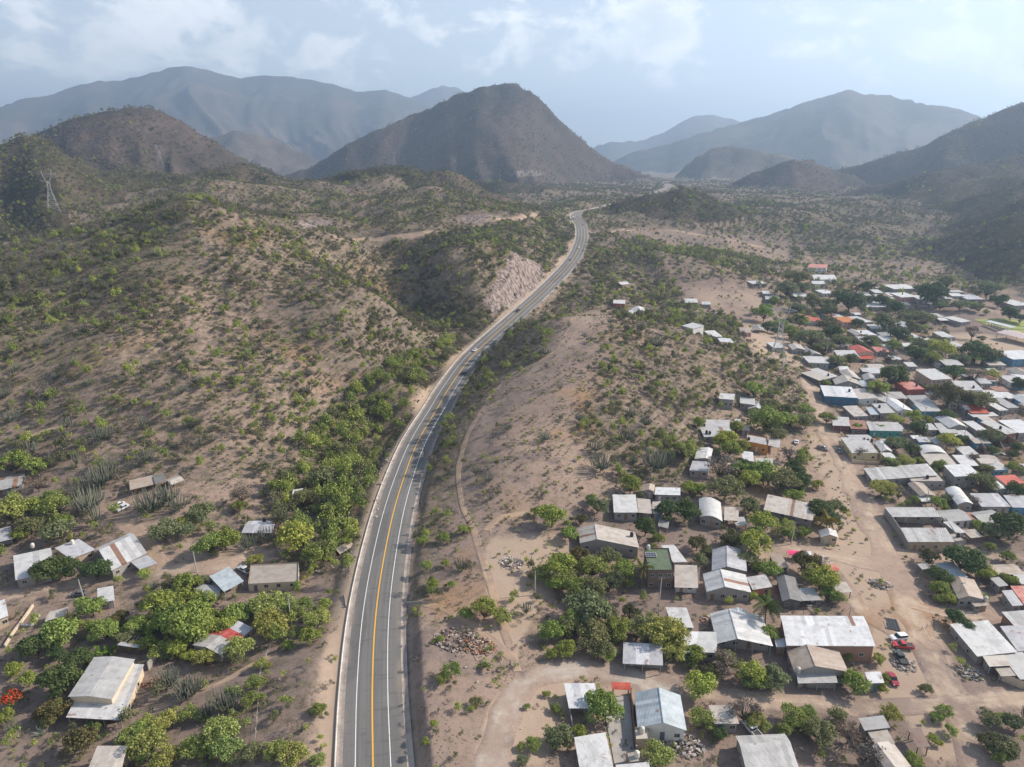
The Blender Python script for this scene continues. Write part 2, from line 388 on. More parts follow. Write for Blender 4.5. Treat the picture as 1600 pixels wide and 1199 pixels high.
def gfield(F, x, y):
    r = np.hypot(x, y); t = np.arctan2(x, y)
    fi = np.clip((np.log(np.maximum(r, R0)) - _lr0) / (_lr1 - _lr0) * (NR - 1), 0, NR - 1.001)
    fj = np.clip((t - TH0) / (TH1 - TH0) * (NTH - 1), 0, NTH - 1.001)
    i = fi.astype(int); j = fj.astype(int); a = fi - i; b = fj - j
    return (F[i, j] * (1 - a) * (1 - b) + F[i + 1, j] * a * (1 - b) + F[i, j + 1] * (1 - a) * b + F[i + 1, j + 1] * a * b)
_ts = np.concatenate([np.arange(70, 1200, 0.8), np.geomspace(1200, 12000, 900)])
def on_ground(px, py, h=0.0):
    """first hit of the ray through a pixel with the ground lifted by h"""
    d = pdir(px, py)
    x = d[0] * _ts; y = d[1] * _ts; z = CAM_H + d[2] * _ts
    f = z - gz(x, y) - h
    k = np.argmax(f < 0)
    if k == 0: k = len(_ts) - 1
    a = f[k - 1] / (f[k - 1] - f[k] + 1e-9)
    t = _ts[k - 1] + a * (_ts[k] - _ts[k - 1])
    return np.array([d[0] * t, d[1] * t, CAM_H + d[2] * t])
# ------------------------------------------------------------------ mesh and object helpers
COL = SC.collection
def mesh_np(name, V, F, mats=(), mi=None, smooth_sh=False):
    """mesh from arrays; F is an (n,3|4) array or a list of tuples"""
    me = bpy.data.meshes.new(name)
    V = np.asarray(V, np.float32).reshape(-1, 3)
    if isinstance(F, np.ndarray):
        n, k = F.shape
        me.vertices.add(len(V)); me.vertices.foreach_set('co', V.ravel())
        me.loops.add(n * k); me.loops.foreach_set('vertex_index', F.astype(np.int32).ravel())
        me.polygons.add(n)
        me.polygons.foreach_set('loop_start', np.arange(0, n * k, k, dtype=np.int32))
        me.polygons.foreach_set('loop_total', np.full(n, k, np.int32))
        me.update(calc_edges=True)
    else:
        me.from_pydata(V.tolist(), [], F); me.update()
    for mt in mats: me.materials.append(mt)
    if mi is not None: me.polygons.foreach_set('material_index', np.asarray(mi, np.int32))
    if smooth_sh: me.polygons.foreach_set('use_smooth', np.ones(len(me.polygons), bool))
    return me
def link(name, me, parent=None, kind=None, label=None, cat=None, group=None):
    o = bpy.data.objects.new(name, me); COL.objects.link(o)
    if parent is not None: o.parent = parent
    if kind: o['kind'] = kind
    if label: o['label'] = label
    if cat: o['category'] = cat
    if group: o['group'] = group
    return o
def empty(name, loc, rz=0.0, label=None, cat=None, group=None):
    o = link(name, None, None, None, label, cat, group)
    o.location = loc; o.rotation_euler = (0, 0, rz); o.empty_display_size = 0.5
    return o
def copy_tree(o, parent=None):
    c = o.copy(); COL.objects.link(c); c.parent = parent
    for ch in o.children: copy_tree(ch, c)
    return c
class MB:
    """collects faces into one mesh"""
    def __init__(s): s.v = []; s.f = []; s.m = []
    def add(s, v, f, m=0):
        b = len(s.v); s.v += [tuple(p) for p in v]
        s.f += [tuple(i + b for i in q) for q in f]; s.m += [m] * len(f)
    def box(s, x0, x1, y0, y1, z0, z1, m=0):
        s.add([(x0, y0, z0), (x1, y0, z0), (x1, y1, z0), (x0, y1, z0), (x0, y0, z1), (x1, y0, z1), (x1, y1, z1), (x0, y1, z1)],
              [(0, 3, 2, 1), (4, 5, 6, 7), (0, 1, 5, 4), (1, 2, 6, 5), (2, 3, 7, 6), (3, 0, 4, 7)], m)
    def tube(s, pts, rad, n=6, m=0, cap=True):
        pts = [Vector(p) for p in pts]
        if not hasattr(rad, '__len__'): rad = [rad] * len(pts)
        rings = []
        for i, p in enumerate(pts):
            d = (pts[min(i + 1, len(pts) - 1)] - pts[max(i - 1, 0)]).normalized()
            a = d.orthogonal().normalized() if abs(d.z) < .95 else Vector((1, 0, 0)) - d * d.x
            a.normalize(); b = d.cross(a)
            rings.append([p + (a * math.cos(2 * math.pi * k / n) + b * math.sin(2 * math.pi * k / n)) * rad[i] for k in range(n)])
        base = len(s.v)
        for r in rings: s.v += [tuple(p) for p in r]
        for i in range(len(pts) - 1):
            for k in range(n):
                a = base + i * n + k; b = base + i * n + (k + 1) % n
                s.f.append((a, b, b + n, a + n)); s.m.append(m)
        if cap:
            s.f.append(tuple(base + (len(pts) - 1) * n + k for k in range(n))); s.m.append(m)
            s.f.append(tuple(base + n - 1 - k for k in range(n))); s.m.append(m)
    def mesh(s, name, mats, smooth_sh=False):
        return mesh_np(name, s.v, s.f, mats, s.m, smooth_sh)

# ------------------------------------------------------------------ materials
class Mat:
    def __init__(s, name, rough=0.9, spec=0.2):
        s.mat = bpy.data.materials.new(name); s.mat.use_nodes = True
        s.nt = s.mat.node_tree; s.b = s.nt.nodes['Principled BSDF']
        s.b.inputs['Roughness'].default_value = rough
        s.b.inputs['Specular IOR Level'].default_value = spec
        s.tc = None
    def n(s, t): return s.nt.nodes.new(t)
    def put(s, sock, v):
        if isinstance(v, (int, float)): sock.default_value = v
        elif isinstance(v, tuple): sock.default_value = v if len(v) == 4 or sock.type == 'VECTOR' else (*v, 1)
        else: s.nt.links.new(v, sock)
    def coord(s, kind='Object'):
        if s.tc is None: s.tc = s.n('ShaderNodeTexCoord')
        return s.tc.outputs[kind]
    def pos(s):
        return s.n('ShaderNodeNewGeometry').outputs['Position']
    def mapping(s, v, scale=(1, 1, 1), loc=(0, 0, 0), rot=(0, 0, 0)):
        k = s.n('ShaderNodeMapping'); s.put(k.inputs[0], v)
        k.inputs['Scale'].default_value = scale; k.inputs['Location'].default_value = loc; k.inputs['Rotation'].default_value = rot
        return k.outputs[0]
    def noise(s, scale, detail=4, v=None, rough=.55, dist=0.0):
        k = s.n('ShaderNodeTexNoise'); k.inputs['Scale'].default_value = scale; k.inputs['Detail'].default_value = detail
        k.inputs['Roughness'].default_value = rough; k.inputs['Distortion'].default_value = dist
        s.put(k.inputs['Vector'], v if v is not None else s.coord()); return k.outputs['Fac']
    def voronoi(s, scale, v=None, out='Distance', rand=1.0):
        k = s.n('ShaderNodeTexVoronoi'); k.inputs['Scale'].default_value = scale; k.inputs['Randomness'].default_value = rand
        s.put(k.inputs['Vector'], v if v is not None else s.coord()); return k.outputs[out]
    def math(s, op, a, b=0.0, clamp=False):
        k = s.n('ShaderNodeMath'); k.operation = op; k.use_clamp = clamp
        s.put(k.inputs[0], a); s.put(k.inputs[1], b); return k.outputs[0]
    def rng(s, v, a, b, c=0.0, d=1.0, sm=True):
        k = s.n('ShaderNodeMapRange'); k.interpolation_type = 'SMOOTHSTEP' if sm else 'LINEAR'
        s.put(k.inputs['Value'], v)
        for nm, q in (('From Min', a), ('From Max', b), ('To Min', c), ('To Max', d)): k.inputs[nm].default_value = q
        return k.outputs[0]
    def mix(s, f, a, b, mode='MIX'):
        k = s.n('ShaderNodeMix'); k.data_type = 'RGBA'; k.blend_type = mode
        s.put(k.inputs['Factor'], f); s.put(k.inputs['A'], a); s.put(k.inputs['B'], b); return k.outputs['Result']
    def attr(s, name, out='Fac'):
        k = s.n('ShaderNodeAttribute'); k.attribute_name = name; return k.outputs[out]
    def orand(s): return s.n('ShaderNodeObjectInfo').outputs['Random']
    def ocol(s): return s.n('ShaderNodeObjectInfo').outputs['Color']
    def hsv(s, c, h=.5, sa=1.0, v=1.0):
        k = s.n('ShaderNodeHueSaturation'); s.put(k.inputs['Color'], c); s.put(k.inputs['Hue'], h); s.put(k.inputs['Saturation'], sa); s.put(k.inputs['Value'], v)
        return k.outputs[0]
    def bump(s, h, strength=.4, dist=.1):
        k = s.n('ShaderNodeBump'); k.inputs['Strength'].default_value = strength; k.inputs['Distance'].default_value = dist
        s.put(k.inputs['Height'], h); s.nt.links.new(k.outputs[0], s.b.inputs['Normal'])
    def col(s, c): s.put(s.b.inputs['Base Color'], c); return s

def soil_nodes(m, P):
    big = m.noise(.012, 5, P); mid = m.noise(.07, 6, P, .62); fine = m.noise(.9, 5, P, .7); grit = m.noise(3.5, 3, P, .7)
    c = m.mix(m.rng(big, .40, .60), (.222, .166, .142), (.318, .232, .182))
    c = m.mix(m.rng(mid, .52, .68), c, (.158, .124, .115))
    c = m.mix(m.math('MULTIPLY', m.rng(m.noise(.018, 3, m.mapping(P, loc=(91, 17, 0))), .58, .72), .7), c, (.325, .185, .090))
    c = m.mix(m.rng(fine, .45, .75, 0, .55), c, (.150, .112, .090))
    c = m.mix(m.rng(grit, .56, .74, 0, .5), c, (.42, .35, .29))
    return c, fine, grit

def ground_material():
    m = Mat('dry_soil', .95, .1)
    P = m.pos()
    c, fine, grit = soil_nodes(m, P)
    # ground litter and low dry weeds under the scrub
    veg = m.attr('cover')
    tuft = m.noise(.33, 5, P, .65)
    lit = m.mix(m.noise(.05, 3, P), (.105, .086, .064), (.150, .128, .078))
    c = m.mix(m.math('MULTIPLY', m.rng(m.math('ADD', tuft, m.math('MULTIPLY', veg, .32)), .55, .80), .85), c, lit)
    spk = m.voronoi(1.15, P); spn = m.noise(.12, 4, P, .6)
    c = m.mix(m.math('MULTIPLY', m.rng(spk, .36, .16), m.rng(spn, .40, .62, 0, .8)), c, (.075, .066, .045))
    spk2 = m.voronoi(.42, m.mapping(P, loc=(7, 3, 0)))
    c = m.mix(m.math('MULTIPLY', m.rng(spk2, .34, .12), m.math('MULTIPLY', veg, .8)), c, (.085, .080, .046))
    # worn bare dust
    dust = m.attr('dust')
    c = m.mix(m.rng(m.math('ADD', dust, m.math('MULTIPLY', m.math('SUBTRACT', mnoise(m, P), .5), .7)), .35, .75, 0, .85), c,
              m.mix(m.noise(.25, 4, P), (.34, .25, .185), (.41, .32, .245)))
    # rock where the ground is steep (cuts and banks)
    geo = m.n('ShaderNodeNewGeometry'); sep = m.n('ShaderNodeSeparateXYZ'); m.put(sep.inputs[0], geo.outputs['True Normal'])
    strat = m.noise(.42, 7, m.mapping(P, (1, .8, .30), rot=(.25, .35, 0)), .72, .5)
    rock = m.mix(m.rng(strat, .40, .58), (.060, .047, .044), (.310, .250, .225))
    rock = m.mix(m.rng(m.noise(.9, 4, P), .6, .72), rock, (.36, .21, .13))
    rk = m.math('MULTIPLY', m.attr('rock'), 1.0)
    c = m.mix(m.rng(m.math('ADD', rk, m.math('MULTIPLY', m.math('SUBTRACT', strat, .5), .5)), .3, .6), c, rock)
    m.col(c)
    m.bump(m.math('ADD', m.math('MULTIPLY', fine, .7), m.math('MULTIPLY', grit, .3)), .6, .25)
    return m.mat
def mnoise(m, P): return m.noise(.45, 5, P, .65)

def slope_material(name, bare, dark, green, scale=1.0):
    """dry forest on far slopes: crowns as cells, bare streaks between"""
    m = Mat(name, .97, .05)
    P = m.pos()
    cell = m.voronoi(.16 / scale, P, 'Distance')
    cellc = m.voronoi(.16 / scale, P, 'Color')
    big = m.noise(.0035 / scale, 6, P, .6); mid = m.noise(.02 / scale, 5, P, .62)
    c = m.mix(m.rng(big, .42, .62), dark, bare)
    sepc = m.n('ShaderNodeSeparateColor'); m.put(sepc.inputs[0], cellc)
    crown = m.mix(sepc.outputs[0], dark, green)
    c = m.mix(m.rng(cell, .50, .30), c, crown)
    c = m.mix(m.rng(mid, .50, .68, 0, .7), c, bare)
    c = m.mix(m.rng(m.noise(.06 / scale, 6, P, .7), .56, .74, 0, .8), c, m.hsv(dark, .5, 1, .72))
    c = m.mix(m.rng(m.math('ADD', m.attr('rock'), m.math('MULTIPLY', m.math('SUBTRACT', m.noise(.09, 5, P, .7), .5), 1.2)), .35, .7), c, (.165, .140, .125))
    m.col(c)
    m.bump(m.math('ADD', m.math('MULTIPLY', cell, .5), m.math('MULTIPLY', mid, -.6)), .7, 3.0 * scale)
    return m.mat

MAT_GROUND = ground_material()
MAT_NEARRIDGE = slope_material('shaded_scrub_slope', (.110, .082, .064), (.050, .046, .030), (.076, .074, .036), .8)  # scrub tones darkened: cloud shadow on the ridges is put into the colour
MAT_MID = slope_material('shaded_dry_forest_slope', (.094, .070, .060), (.046, .039, .032), (.062, .055, .036), 1.3)  # dry forest tones, likewise darkened to stand for cloud shadow
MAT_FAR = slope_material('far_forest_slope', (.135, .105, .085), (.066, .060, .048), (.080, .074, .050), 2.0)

# ------------------------------------------------------------------ what grows where (outlines given as seen from the drone)
REGIONS = [  # name, outline, shrubs /100 m2, cacti /100 m2, size range, palette (green, olive, grey), cover
 ('hillside', None, 1.15, .25, (2.0, 3.8), (.16, .42, .42), .7),
 ('valley wood', [(1000, 330), (1080, 300), (1640, 285), (1640, 480), (1400, 425), (1290, 415), (1200, 395), (1100, 345)], 1.0, .05, (3.0, 6.0), (.18, .52, .30), .75),
 ('right slopes', [(1180, 330), (1400, 255), (1640, 140), (1640, 440), (1450, 400), (1290, 350)], 1.0, .03, (2.4, 4.6), (.05, .47, .48), .85),
 ('track terrace', [(930, 385), (1000, 352), (1230, 372), (1250, 420), (1120, 395), (1000, 372)], .22, .05, (2.5, 4.5), (.3, .5, .2), .35),
 ('middle scrub', [(560, 440), (600, 380), (760, 350), (900, 335), (915, 372), (890, 410), (790, 500), (690, 540)], 2.3, .45, (2.0, 4.0), (.22, .48, .30), .75),
 ('left hill crest', [(-60, 470), (0, 440), (150, 362), (285, 300), (305, 385), (250, 480), (130, 570), (-60, 640)], 2.3, 1.5, (1.5, 3.8), (.16, .50, .34), .8),
 ('left hill', [(285, 300), (420, 355), (560, 440), (700, 560), (640, 620), (560, 690), (430, 745), (230, 760), (-60, 740), (-60, 640), (130, 570), (250, 480), (305, 385)], 1.75, .95, (1.5, 4.0), (.36, .36, .28), .5),
 ('left hill shoulder', [(300, 330), (420, 355), (570, 440), (700, 540), (640, 600), (560, 560), (430, 500), (340, 420)], 2.0, .35, (1.8, 3.6), (.20, .46, .34), .6),
 ('ravine', [(400, 790), (470, 710), (560, 610), (640, 560), (700, 535), (712, 560), (655, 612), (604, 690), (578, 770), (552, 850), (520, 900), (420, 880)], 3.3, .12, (3.0, 5.6), (.66, .28, .06), .9),
 ('spur verge', [(640, 870), (655, 790), (690, 690), (770, 590), (850, 500), (905, 470), (920, 490), (880, 545), (800, 590), (738, 650), (715, 740), (690, 840), (660, 880)], 1.5, .30, (1.6, 3.2), (.42, .36, .22), .6),
 ('bare spur', [(715, 740), (738, 650), (800, 590), (880, 545), (885, 492), (960, 492), (940, 570), (890, 690), (980, 770), (900, 830), (770, 960), (690, 950), (665, 870), (690, 840)], .28, .10, (1.3, 2.6), (.45, .30, .25), .22),
 ('spur top', [(885, 492), (940, 487), (950, 500), (900, 560), (840, 580), (850, 550)], .06, .03, (1.2, 2.2), (.5, .3, .2), .05),
 ('spur scrub', [(960, 492), (1110, 530), (1275, 590), (1275, 650), (1110, 640), (1085, 760), (980, 770), (890, 690), (940, 570)], 1.35, .30, (1.8, 3.6), (.34, .40, .26), .55),
 ('behind spur', [(880, 470), (930, 400), (1000, 372), (1120, 395), (1240, 420), (1190, 450), (1080, 425), (1060, 470), (1170, 500), (1140, 540), (960, 490)], 1.3, .10, (2.4, 4.6), (.34, .48, .18), .5),
 ('bare knoll', [(1060, 445), (1100, 432), (1185, 452), (1235, 500), (1170, 505), (1075, 470)], .05, .02, (1.5, 2.6), (.3, .5, .2), .05),
 ('pylon yard', [(1150, 505), (1205, 500), (1260, 560), (1240, 575), (1180, 545)], .06, .01, (1.5, 2.6), (.3, .5, .2), .08),
 ('upper village', [(1185, 445), (1250, 405), (1330, 400), (1640, 430), (1640, 560), (1500, 530), (1300, 560), (1250, 540), (1205, 490)], .55, .01, (2.6, 4.8), (.35, .5, .15), .3),
 ('football ground', [(1440, 470), (1640, 470), (1640, 560), (1500, 540)], .0, .0, (2, 3), (.3, .5, .2), .0),
 ('village', [(1275, 590), (1250, 545), (1300, 560), (1500, 530), (1640, 560), (1640, 1199), (850, 1199), (850, 1060), (860, 830), (980, 770), (1085, 760), (1110, 640), (1275, 650)], .40, .003, (1.2, 2.4), (.5, .35, .15), .12),
 ('left village', [(-60, 740), (230, 760), (430, 745), (420, 880), (520, 900), (535, 960), (530, 1260), (-60, 1260)], .85, .05, (1.6, 3.2), (.5, .35, .15), .35),
 ('left bank', [(420, 1020), (535, 955), (525, 1260), (380, 1260)], .62, .03, (1.2, 2.6), (.45, .3, .25), .4),
 ('dump ground', [(640, 950), (800, 950), (860, 1060), (850, 1260), (640, 1260)], .26, .004, (1.0, 2.2), (.55, .35, .1), .12),
]
def region_of(px, py):
    k = np.zeros(np.shape(px), int)
    for i, r in enumerate(REGIONS):
        if r[1] is None: continue
        k[in_poly(px, py, r[1])] = i
    return k

# ------------------------------------------------------------------ tracks and streets (centre lines, widths)
TRACKS = [
 ('dirt_road', 8.5, [(1262, 592), (1280, 640), (1300, 690), (1325, 740), (1350, 790), (1378, 850), (1405, 910), (1430, 970), (1455, 1030), (1485, 1085), (1510, 1140), (1540, 1215)]),
 ('dirt_road', 5.0, [(1005, 1066), (1080, 1082), (1150, 1090), (1240, 1097), (1330, 1106), (1420, 1104), (1500, 1098), (1620, 1090)]),
 ('dirt_road', 6.0, [(765, 1215), (780, 1150), (800, 1095), (835, 1060), (890, 1045), (950, 1050), (1010, 1066), (1060, 1078)]),
 ('dirt_road', 7.0, [(1180, 868), (1240, 862), (1300, 868), (1350, 880), (1398, 885)]),
 ('dirt_road', 6.0, [(1280, 870), (1320, 920), (1352, 960), (1395, 985), (1430, 1010)]),
 ('dirt_road', 4.5, [(1420, 945), (1470, 958), (1530, 962), (1620, 948)]),
 ('dirt_road', 5.0, [(1400, 862), (1460, 872), (1540, 868), (1640, 872)]),
 ('dirt_track', 2.0, [(895, 497), (885, 520), (870, 545), (838, 568), (800, 585), (772, 612), (750, 645), (728, 685), (716, 735), (722, 790), (740, 830), (752, 870), (768, 920), (780, 965), (795, 1005), (808, 1050)]),
 ('dirt_track', 2.4, [(632, 942), (665, 945), (690, 950), (735, 975), (768, 1000), (800, 1030)]),
 ('dirt_track', 2.4, [(760, 830), (775, 812), (800, 805), (840, 800)]),
 ('dirt_road', 5.5, [(-20, 938), (60, 922), (130, 908), (220, 898), (300, 890), (360, 880), (410, 872), (445, 862)]),
 ('dirt_track', 5.0, [(250, 893), (240, 862), (215, 835), (190, 812)]),
 ('dirt_track', 6.5, [(520, 372), (560, 375), (600, 374), (650, 368), (700, 362), (750, 352), (795, 343), (820, 338), (838, 334)]),
 ('dirt_track', 7.0, [(922, 364), (960, 362), (1000, 359), (1050, 360), (1085, 366), (1130, 372), (1175, 384), (1195, 386)]),
 ('dirt_track', 7.0, [(1247, 382), (1258, 395), (1268, 408)]),
 ('dirt_track', 1.6, [(240, 1110), (310, 1082), (360, 1060), (400, 1035), (435, 1022)]),
 ('dirt_track', 3.0, [(10, 705), (60, 678), (110, 665)]),
]
DUSTY = [  # wide trodden ground
 [(1262, 650), (1340, 740), (1400, 850), (1420, 940), (1330, 960), (1290, 880), (1275, 820), (1290, 760), (1262, 700)],
 [(1360, 960), (1470, 960), (1540, 1199), (1460, 1199), (1400, 1110), (1280, 1115), (1290, 1090), (1360, 1085)],
 [(760, 840), (900, 830), (900, 900), (830, 960), (810, 1050), (760, 980)],
 [(850, 1060), (1090, 1090), (880, 1110), (860, 1199), (740, 1199), (770, 1090)],
 [(885, 492), (940, 490), (920, 540), (870, 580), (800, 610), (760, 700), (735, 800), (725, 700), (760, 630), (850, 550)],
 [(150, 790), (330, 880), (420, 880), (420, 850), (330, 860), (220, 800)],
 [(0, 920), (250, 890), (0, 950)],
 [(1150, 505), (1250, 520), (1265, 585), (1180, 560)],
 [(1470, 520), (1640, 530), (1640, 555), (1480, 540)],
 [(1060, 440), (1185, 450), (1225, 500), (1080, 470)],
]

# ------------------------------------------------------------------ the ground sheet and the hills (one grid, cut along the ridges)
px_g, py_g, dep_g = proj(np.stack([GX, GY, HZ], -1))
reg_g = region_of(px_g + 24 * (fbm(GX / 18, GY / 18, 73, 3) - .5), py_g + 16 * (fbm(GX / 18, GY / 18, 74, 3) - .5))
cover = np.array([r[6] for r in REGIONS])[reg_g]
cover = np.where(isfar, .8, cover)
dust = np.zeros(GX.shape)
_wx = px_g + 26 * (fbm(GX / 14, GY / 14, 71, 3) - .5); _wy = py_g + 20 * (fbm(GX / 14, GY / 14, 72, 3) - .5)
for poly in DUSTY: dust = np.maximum(dust, in_poly(_wx, _wy, poly) * (.55 if poly[0] in ((885, 492), (1060, 440)) else .9))
def blur(A, n=2):
    for _ in range(n):
        A = (A + np.roll(A, 1, 0) + np.roll(A, -1, 0) + np.roll(A, 1, 1) + np.roll(A, -1, 1)) / 5
    return A
cover = blur(cover, 8); dust = blur(dust, 10)
gr_r = np.gradient(HZ, axis=0) / np.gradient(RR, axis=0)
gr_t = np.gradient(HZ, axis=1) / (RR * (ths[1] - ths[0]))
slope = np.hypot(gr_r, gr_t)
rock = smooth(.45, .75, slope) * smooth(31 + 10 * (fbm(GX / 9, GY / 9, 77, 2) - .5), 22, RD) * (RSIDE < 0) * (GY > 490) * (GY < 625)
# old road cuts on the slope across the valley and at the track
for cxp, cyp, rx, ry in ((822, 271, 36, 6), (752, 342, 40, 7), (492, 351, 34, 8), (985, 300, 20, 8)):
    rock = np.maximum(rock, np.clip(1.5 - np.hypot((px_g - cxp) / rx, (py_g - cyp) / ry) * 1.2, 0, 1) * (RR > 500) * (slope > .12))
dust = np.maximum(dust, .8 * smooth(17, 9, RD) * (RSIDE < 0)); dust = np.maximum(dust, .5 * smooth(12, 9, RD))
Vg = np.stack([GX, GY, HZ], -1).reshape(-1, 3)
nrm = np.stack([-(gr_r * np.sin(TT) + gr_t * np.cos(TT)), -(gr_r * np.cos(TT) - gr_t * np.sin(TT)), np.ones_like(GX)], -1).reshape(-1, 3)
nrm /= np.linalg.norm(nrm, axis=1)[:, None]
ii, jj = np.meshgrid(np.arange(NR - 1), np.arange(NTH - 1), indexing='ij')
a_ = (ii * NTH + jj).ravel()
Q = np.stack([a_, a_ + 1, a_ + NTH + 1, a_ + NTH], 1)
fk = np.where(isfar, ridx, -1)[:-1, :-1].ravel()
def terrain_piece(name, facesel, mat, kind='structure', label=None):
    F = Q[facesel]
    if not len(F): return
    used, inv = np.unique(F.ravel(), return_inverse=True)
    me = mesh_np(name, Vg[used], inv.reshape(F.shape), [mat], None, True)
    for nm, A in (('cover', cover), ('dust', dust), ('rock', rock)):
        at = me.attributes.new(nm, 'FLOAT', 'POINT'); at.data.foreach_set('value', A.ravel()[used].astype(np.float32))
    me.normals_split_custom_set_from_vertices(nrm[used].tolist())
    o = link(name, me, None, kind, label)
    return o
terrain_piece('ground', fk == -1, MAT_GROUND, label='dry stony valley ground with tan and mauve soil')
RLAB = {0: 'brown scrub ridge below the left peak', 1: 'rounded brown peak behind the pylons', 2: 'steep dark conical mountain in the middle of the valley',
        3: 'small bluish foothill before the far range', 4: 'long blue mountain range on the far left', 5: 'pale blue summit behind the long range', 6: 'palest flat topped mountain at the valley end',
        7: 'broad blue green mountain closing the valley', 8: 'low brown hill beside the valley mouth', 9: 'rounded brown hill at the foot of the wooded slope', 10: 'long dark slope rising out of the frame on the right',
        11: 'dark wooded spur above the valley floor', 12: 'nearest wooded spur on the right', 13: 'low dark scrub hill where the highway disappears', 14: 'low foothill beyond the terrace track', 15: 'long low rise at the foot of the conical mountain', 16: 'long slope running down from the right mountain', 17: 'wooded slope behind the upper village', 18: 'lowest wooded rise behind the football ground', 19: 'scrub hill with old road cuts above the left ravine'}
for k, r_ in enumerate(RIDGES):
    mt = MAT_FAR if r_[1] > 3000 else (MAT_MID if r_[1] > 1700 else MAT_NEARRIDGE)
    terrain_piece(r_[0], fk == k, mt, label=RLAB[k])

# ------------------------------------------------------------------ highway
def strip(name, line, nrm2, offs, zs, mat, uvscale=1.0, kind='structure', label=None, attrs=None):
    """ribbon along a line; offs/zs across"""
    n, w = len(line), len(offs)
    V = np.zeros((n, w, 3))
    for j in range(w):
        V[:, j] = line + nrm2 * (offs[j] if np.ndim(offs[j]) == 0 else np.asarray(offs[j])[:, None]); V[:, j, 2] += zs[j]
    i, j = np.meshgrid(np.arange(n - 1), np.arange(w - 1), indexing='ij')
    a = (i * w + j).ravel()
    F = np.stack([a, a + 1, a + w + 1, a + w], 1)
    me = mesh_np(name, V, F, [mat], None, True)
    s = np.concatenate([[0], np.cumsum(np.linalg.norm(np.diff(line, axis=0), axis=1))])
    uv = me.uv_layers.new(name='UVMap')
    U = np.stack([np.broadcast_to(np.array([np.mean(o) for o in offs])[None], (n, w)), np.broadcast_to(s[:, None], (n, w))], -1).reshape(-1, 2)
    uv.data.foreach_set('uv', U[F.ravel()].astype(np.float32).ravel())
    return link(name, me, None, kind, label)
def asphalt():
    m = Mat('asphalt', .85, .3)
    uv = m.coord('UV')
    s = m.n('ShaderNodeSeparateXYZ'); m.put(s.inputs[0], uv)
    long = m.noise(1.0, 5, m.mapping(uv, (1.3, .012, 1)), .6)
    blot = m.noise(1.0, 5, m.mapping(uv, (.35, .05, 1)), .65)
    grit = m.noise(6.0, 3, uv, .7)
    c = m.mix(m.rng(long, .3, .7), (.118, .112, .106), (.165, .158, .150))
    c = m.mix(m.rng(blot, .5, .75, 0, .55), c, (.085, .083, .083))
    x = m.math('ABSOLUTE', m.math('ADD', m.math('ABSOLUTE', s.outputs[0]), -1.75))      # wheel paths
    c = m.mix(m.rng(m.math('ABSOLUTE', m.math('ADD', x, -.85)), .45, .05, 0, .30), c, (.175, .172, .166))
    c = m.mix(m.rng(m.math('ABSOLUTE', s.outputs[0]), 3.6, 4.6, 0, .4), c, (.165, .155, .145))
    tr = m.noise(1.0, 2, m.mapping(uv, (.15, .9, 1)), .5)
    c = m.mix(m.rng(tr, .60, .66, 0, .4), c, (.070, .069, .070))
    pat = m.voronoi(1.0, m.mapping(uv, (.16, .045, 1)), 'Color'); pc = m.n('ShaderNodeSeparateColor'); m.put(pc.inputs[0], pat)
    c = m.mix(m.rng(pc.outputs[0], .72, .74, 0, .22), c, (.20, .195, .185)); c = m.mix(m.rng(pc.outputs[1], .80, .82, 0, .3), c, (.066, .065, .066))
    crk = m.voronoi(.55, m.mapping(uv, (1, .35, 1)), 'Distance')
    dirt_ = m.noise(.25, 5, m.mapping(uv, (.6, .3, 1)), .7)
    c = m.mix(m.math('MULTIPLY', m.rng(m.math('ABSOLUTE', s.outputs[0]), 4.6, 6.4), m.rng(dirt_, .42, .62, 0, .8)), c, (.24, .195, .155))
    c = m.mix(m.rng(grit, .5, .8, 0, .3), c, (.20, .19, .18))
    m.col(c); m.bump(grit, .3, .02); return m.mat
def paint(name, c):
    m = Mat(name, .6, .3)
    w = m.noise(1.2, 6, m.coord('UV'), .75)
    m.col(m.mix(m.rng(w, .52, .74, 0, .75), c, (.2, .19, .18))); return m.mat
def concrete(name, a=(.40, .37, .33), b=(.28, .25, .22), sc=.8):
    m = Mat(name, .9, .2); P = m.pos()
    n1 = m.noise(sc * .4, 6, P, .65); n2 = m.noise(sc * 4, 4, P, .7)
    c = m.mix(m.rng(n1, .4, .65), a, b); c = m.mix(m.rng(n2, .55, .8, 0, .5), c, tuple(x * .7 for x in b))
    m.col(c); m.bump(n2, .3, .02); return m.mat
MAT_ASPH = asphalt(); MAT_WLINE = paint('white_road_paint', (.74, .73, .70)); MAT_YLINE = paint('yellow_road_paint', (.74, .40, .035))
MAT_CONC = concrete('concrete'); MAT_KERB = concrete('kerb_concrete', (.62, .58, .53), (.46, .42, .37))
MAT_GUT = concrete('gutter_concrete', (.36, .31, .27), (.25, .21, .185))
rl = ROAD
strip('highway', rl, RN, [-6.0, -3, 0, 3, 6.7], [-.05, .01, .04, .01, -.06], MAT_ASPH, label='grey two lane asphalt highway winding up the valley')
strip('centre_line', rl, RN, [-.16, .16], [.052, .052], MAT_YLINE, label='continuous yellow line down the middle of the highway')
strip('edge_line', rl, RN, [-3.58, -3.40], [.018, .020], MAT_WLINE, label='white edge line beside the downhill lane')
strip('edge_line', rl, RN, [3.40, 3.58], [.020, .018], MAT_WLINE, label='white edge line beside the uphill lane')
wobl = .25 * (fbm(np.arange(len(rl)) * .21, np.zeros(len(rl)), 3, 3) - .5)
strip('gutter', rl, RN, [-7.35, -6.9, -6.6, -6.0], [.06, -.12, -.12, -.04], MAT_GUT, label='dusty concrete gutter on the kerb side of the highway')
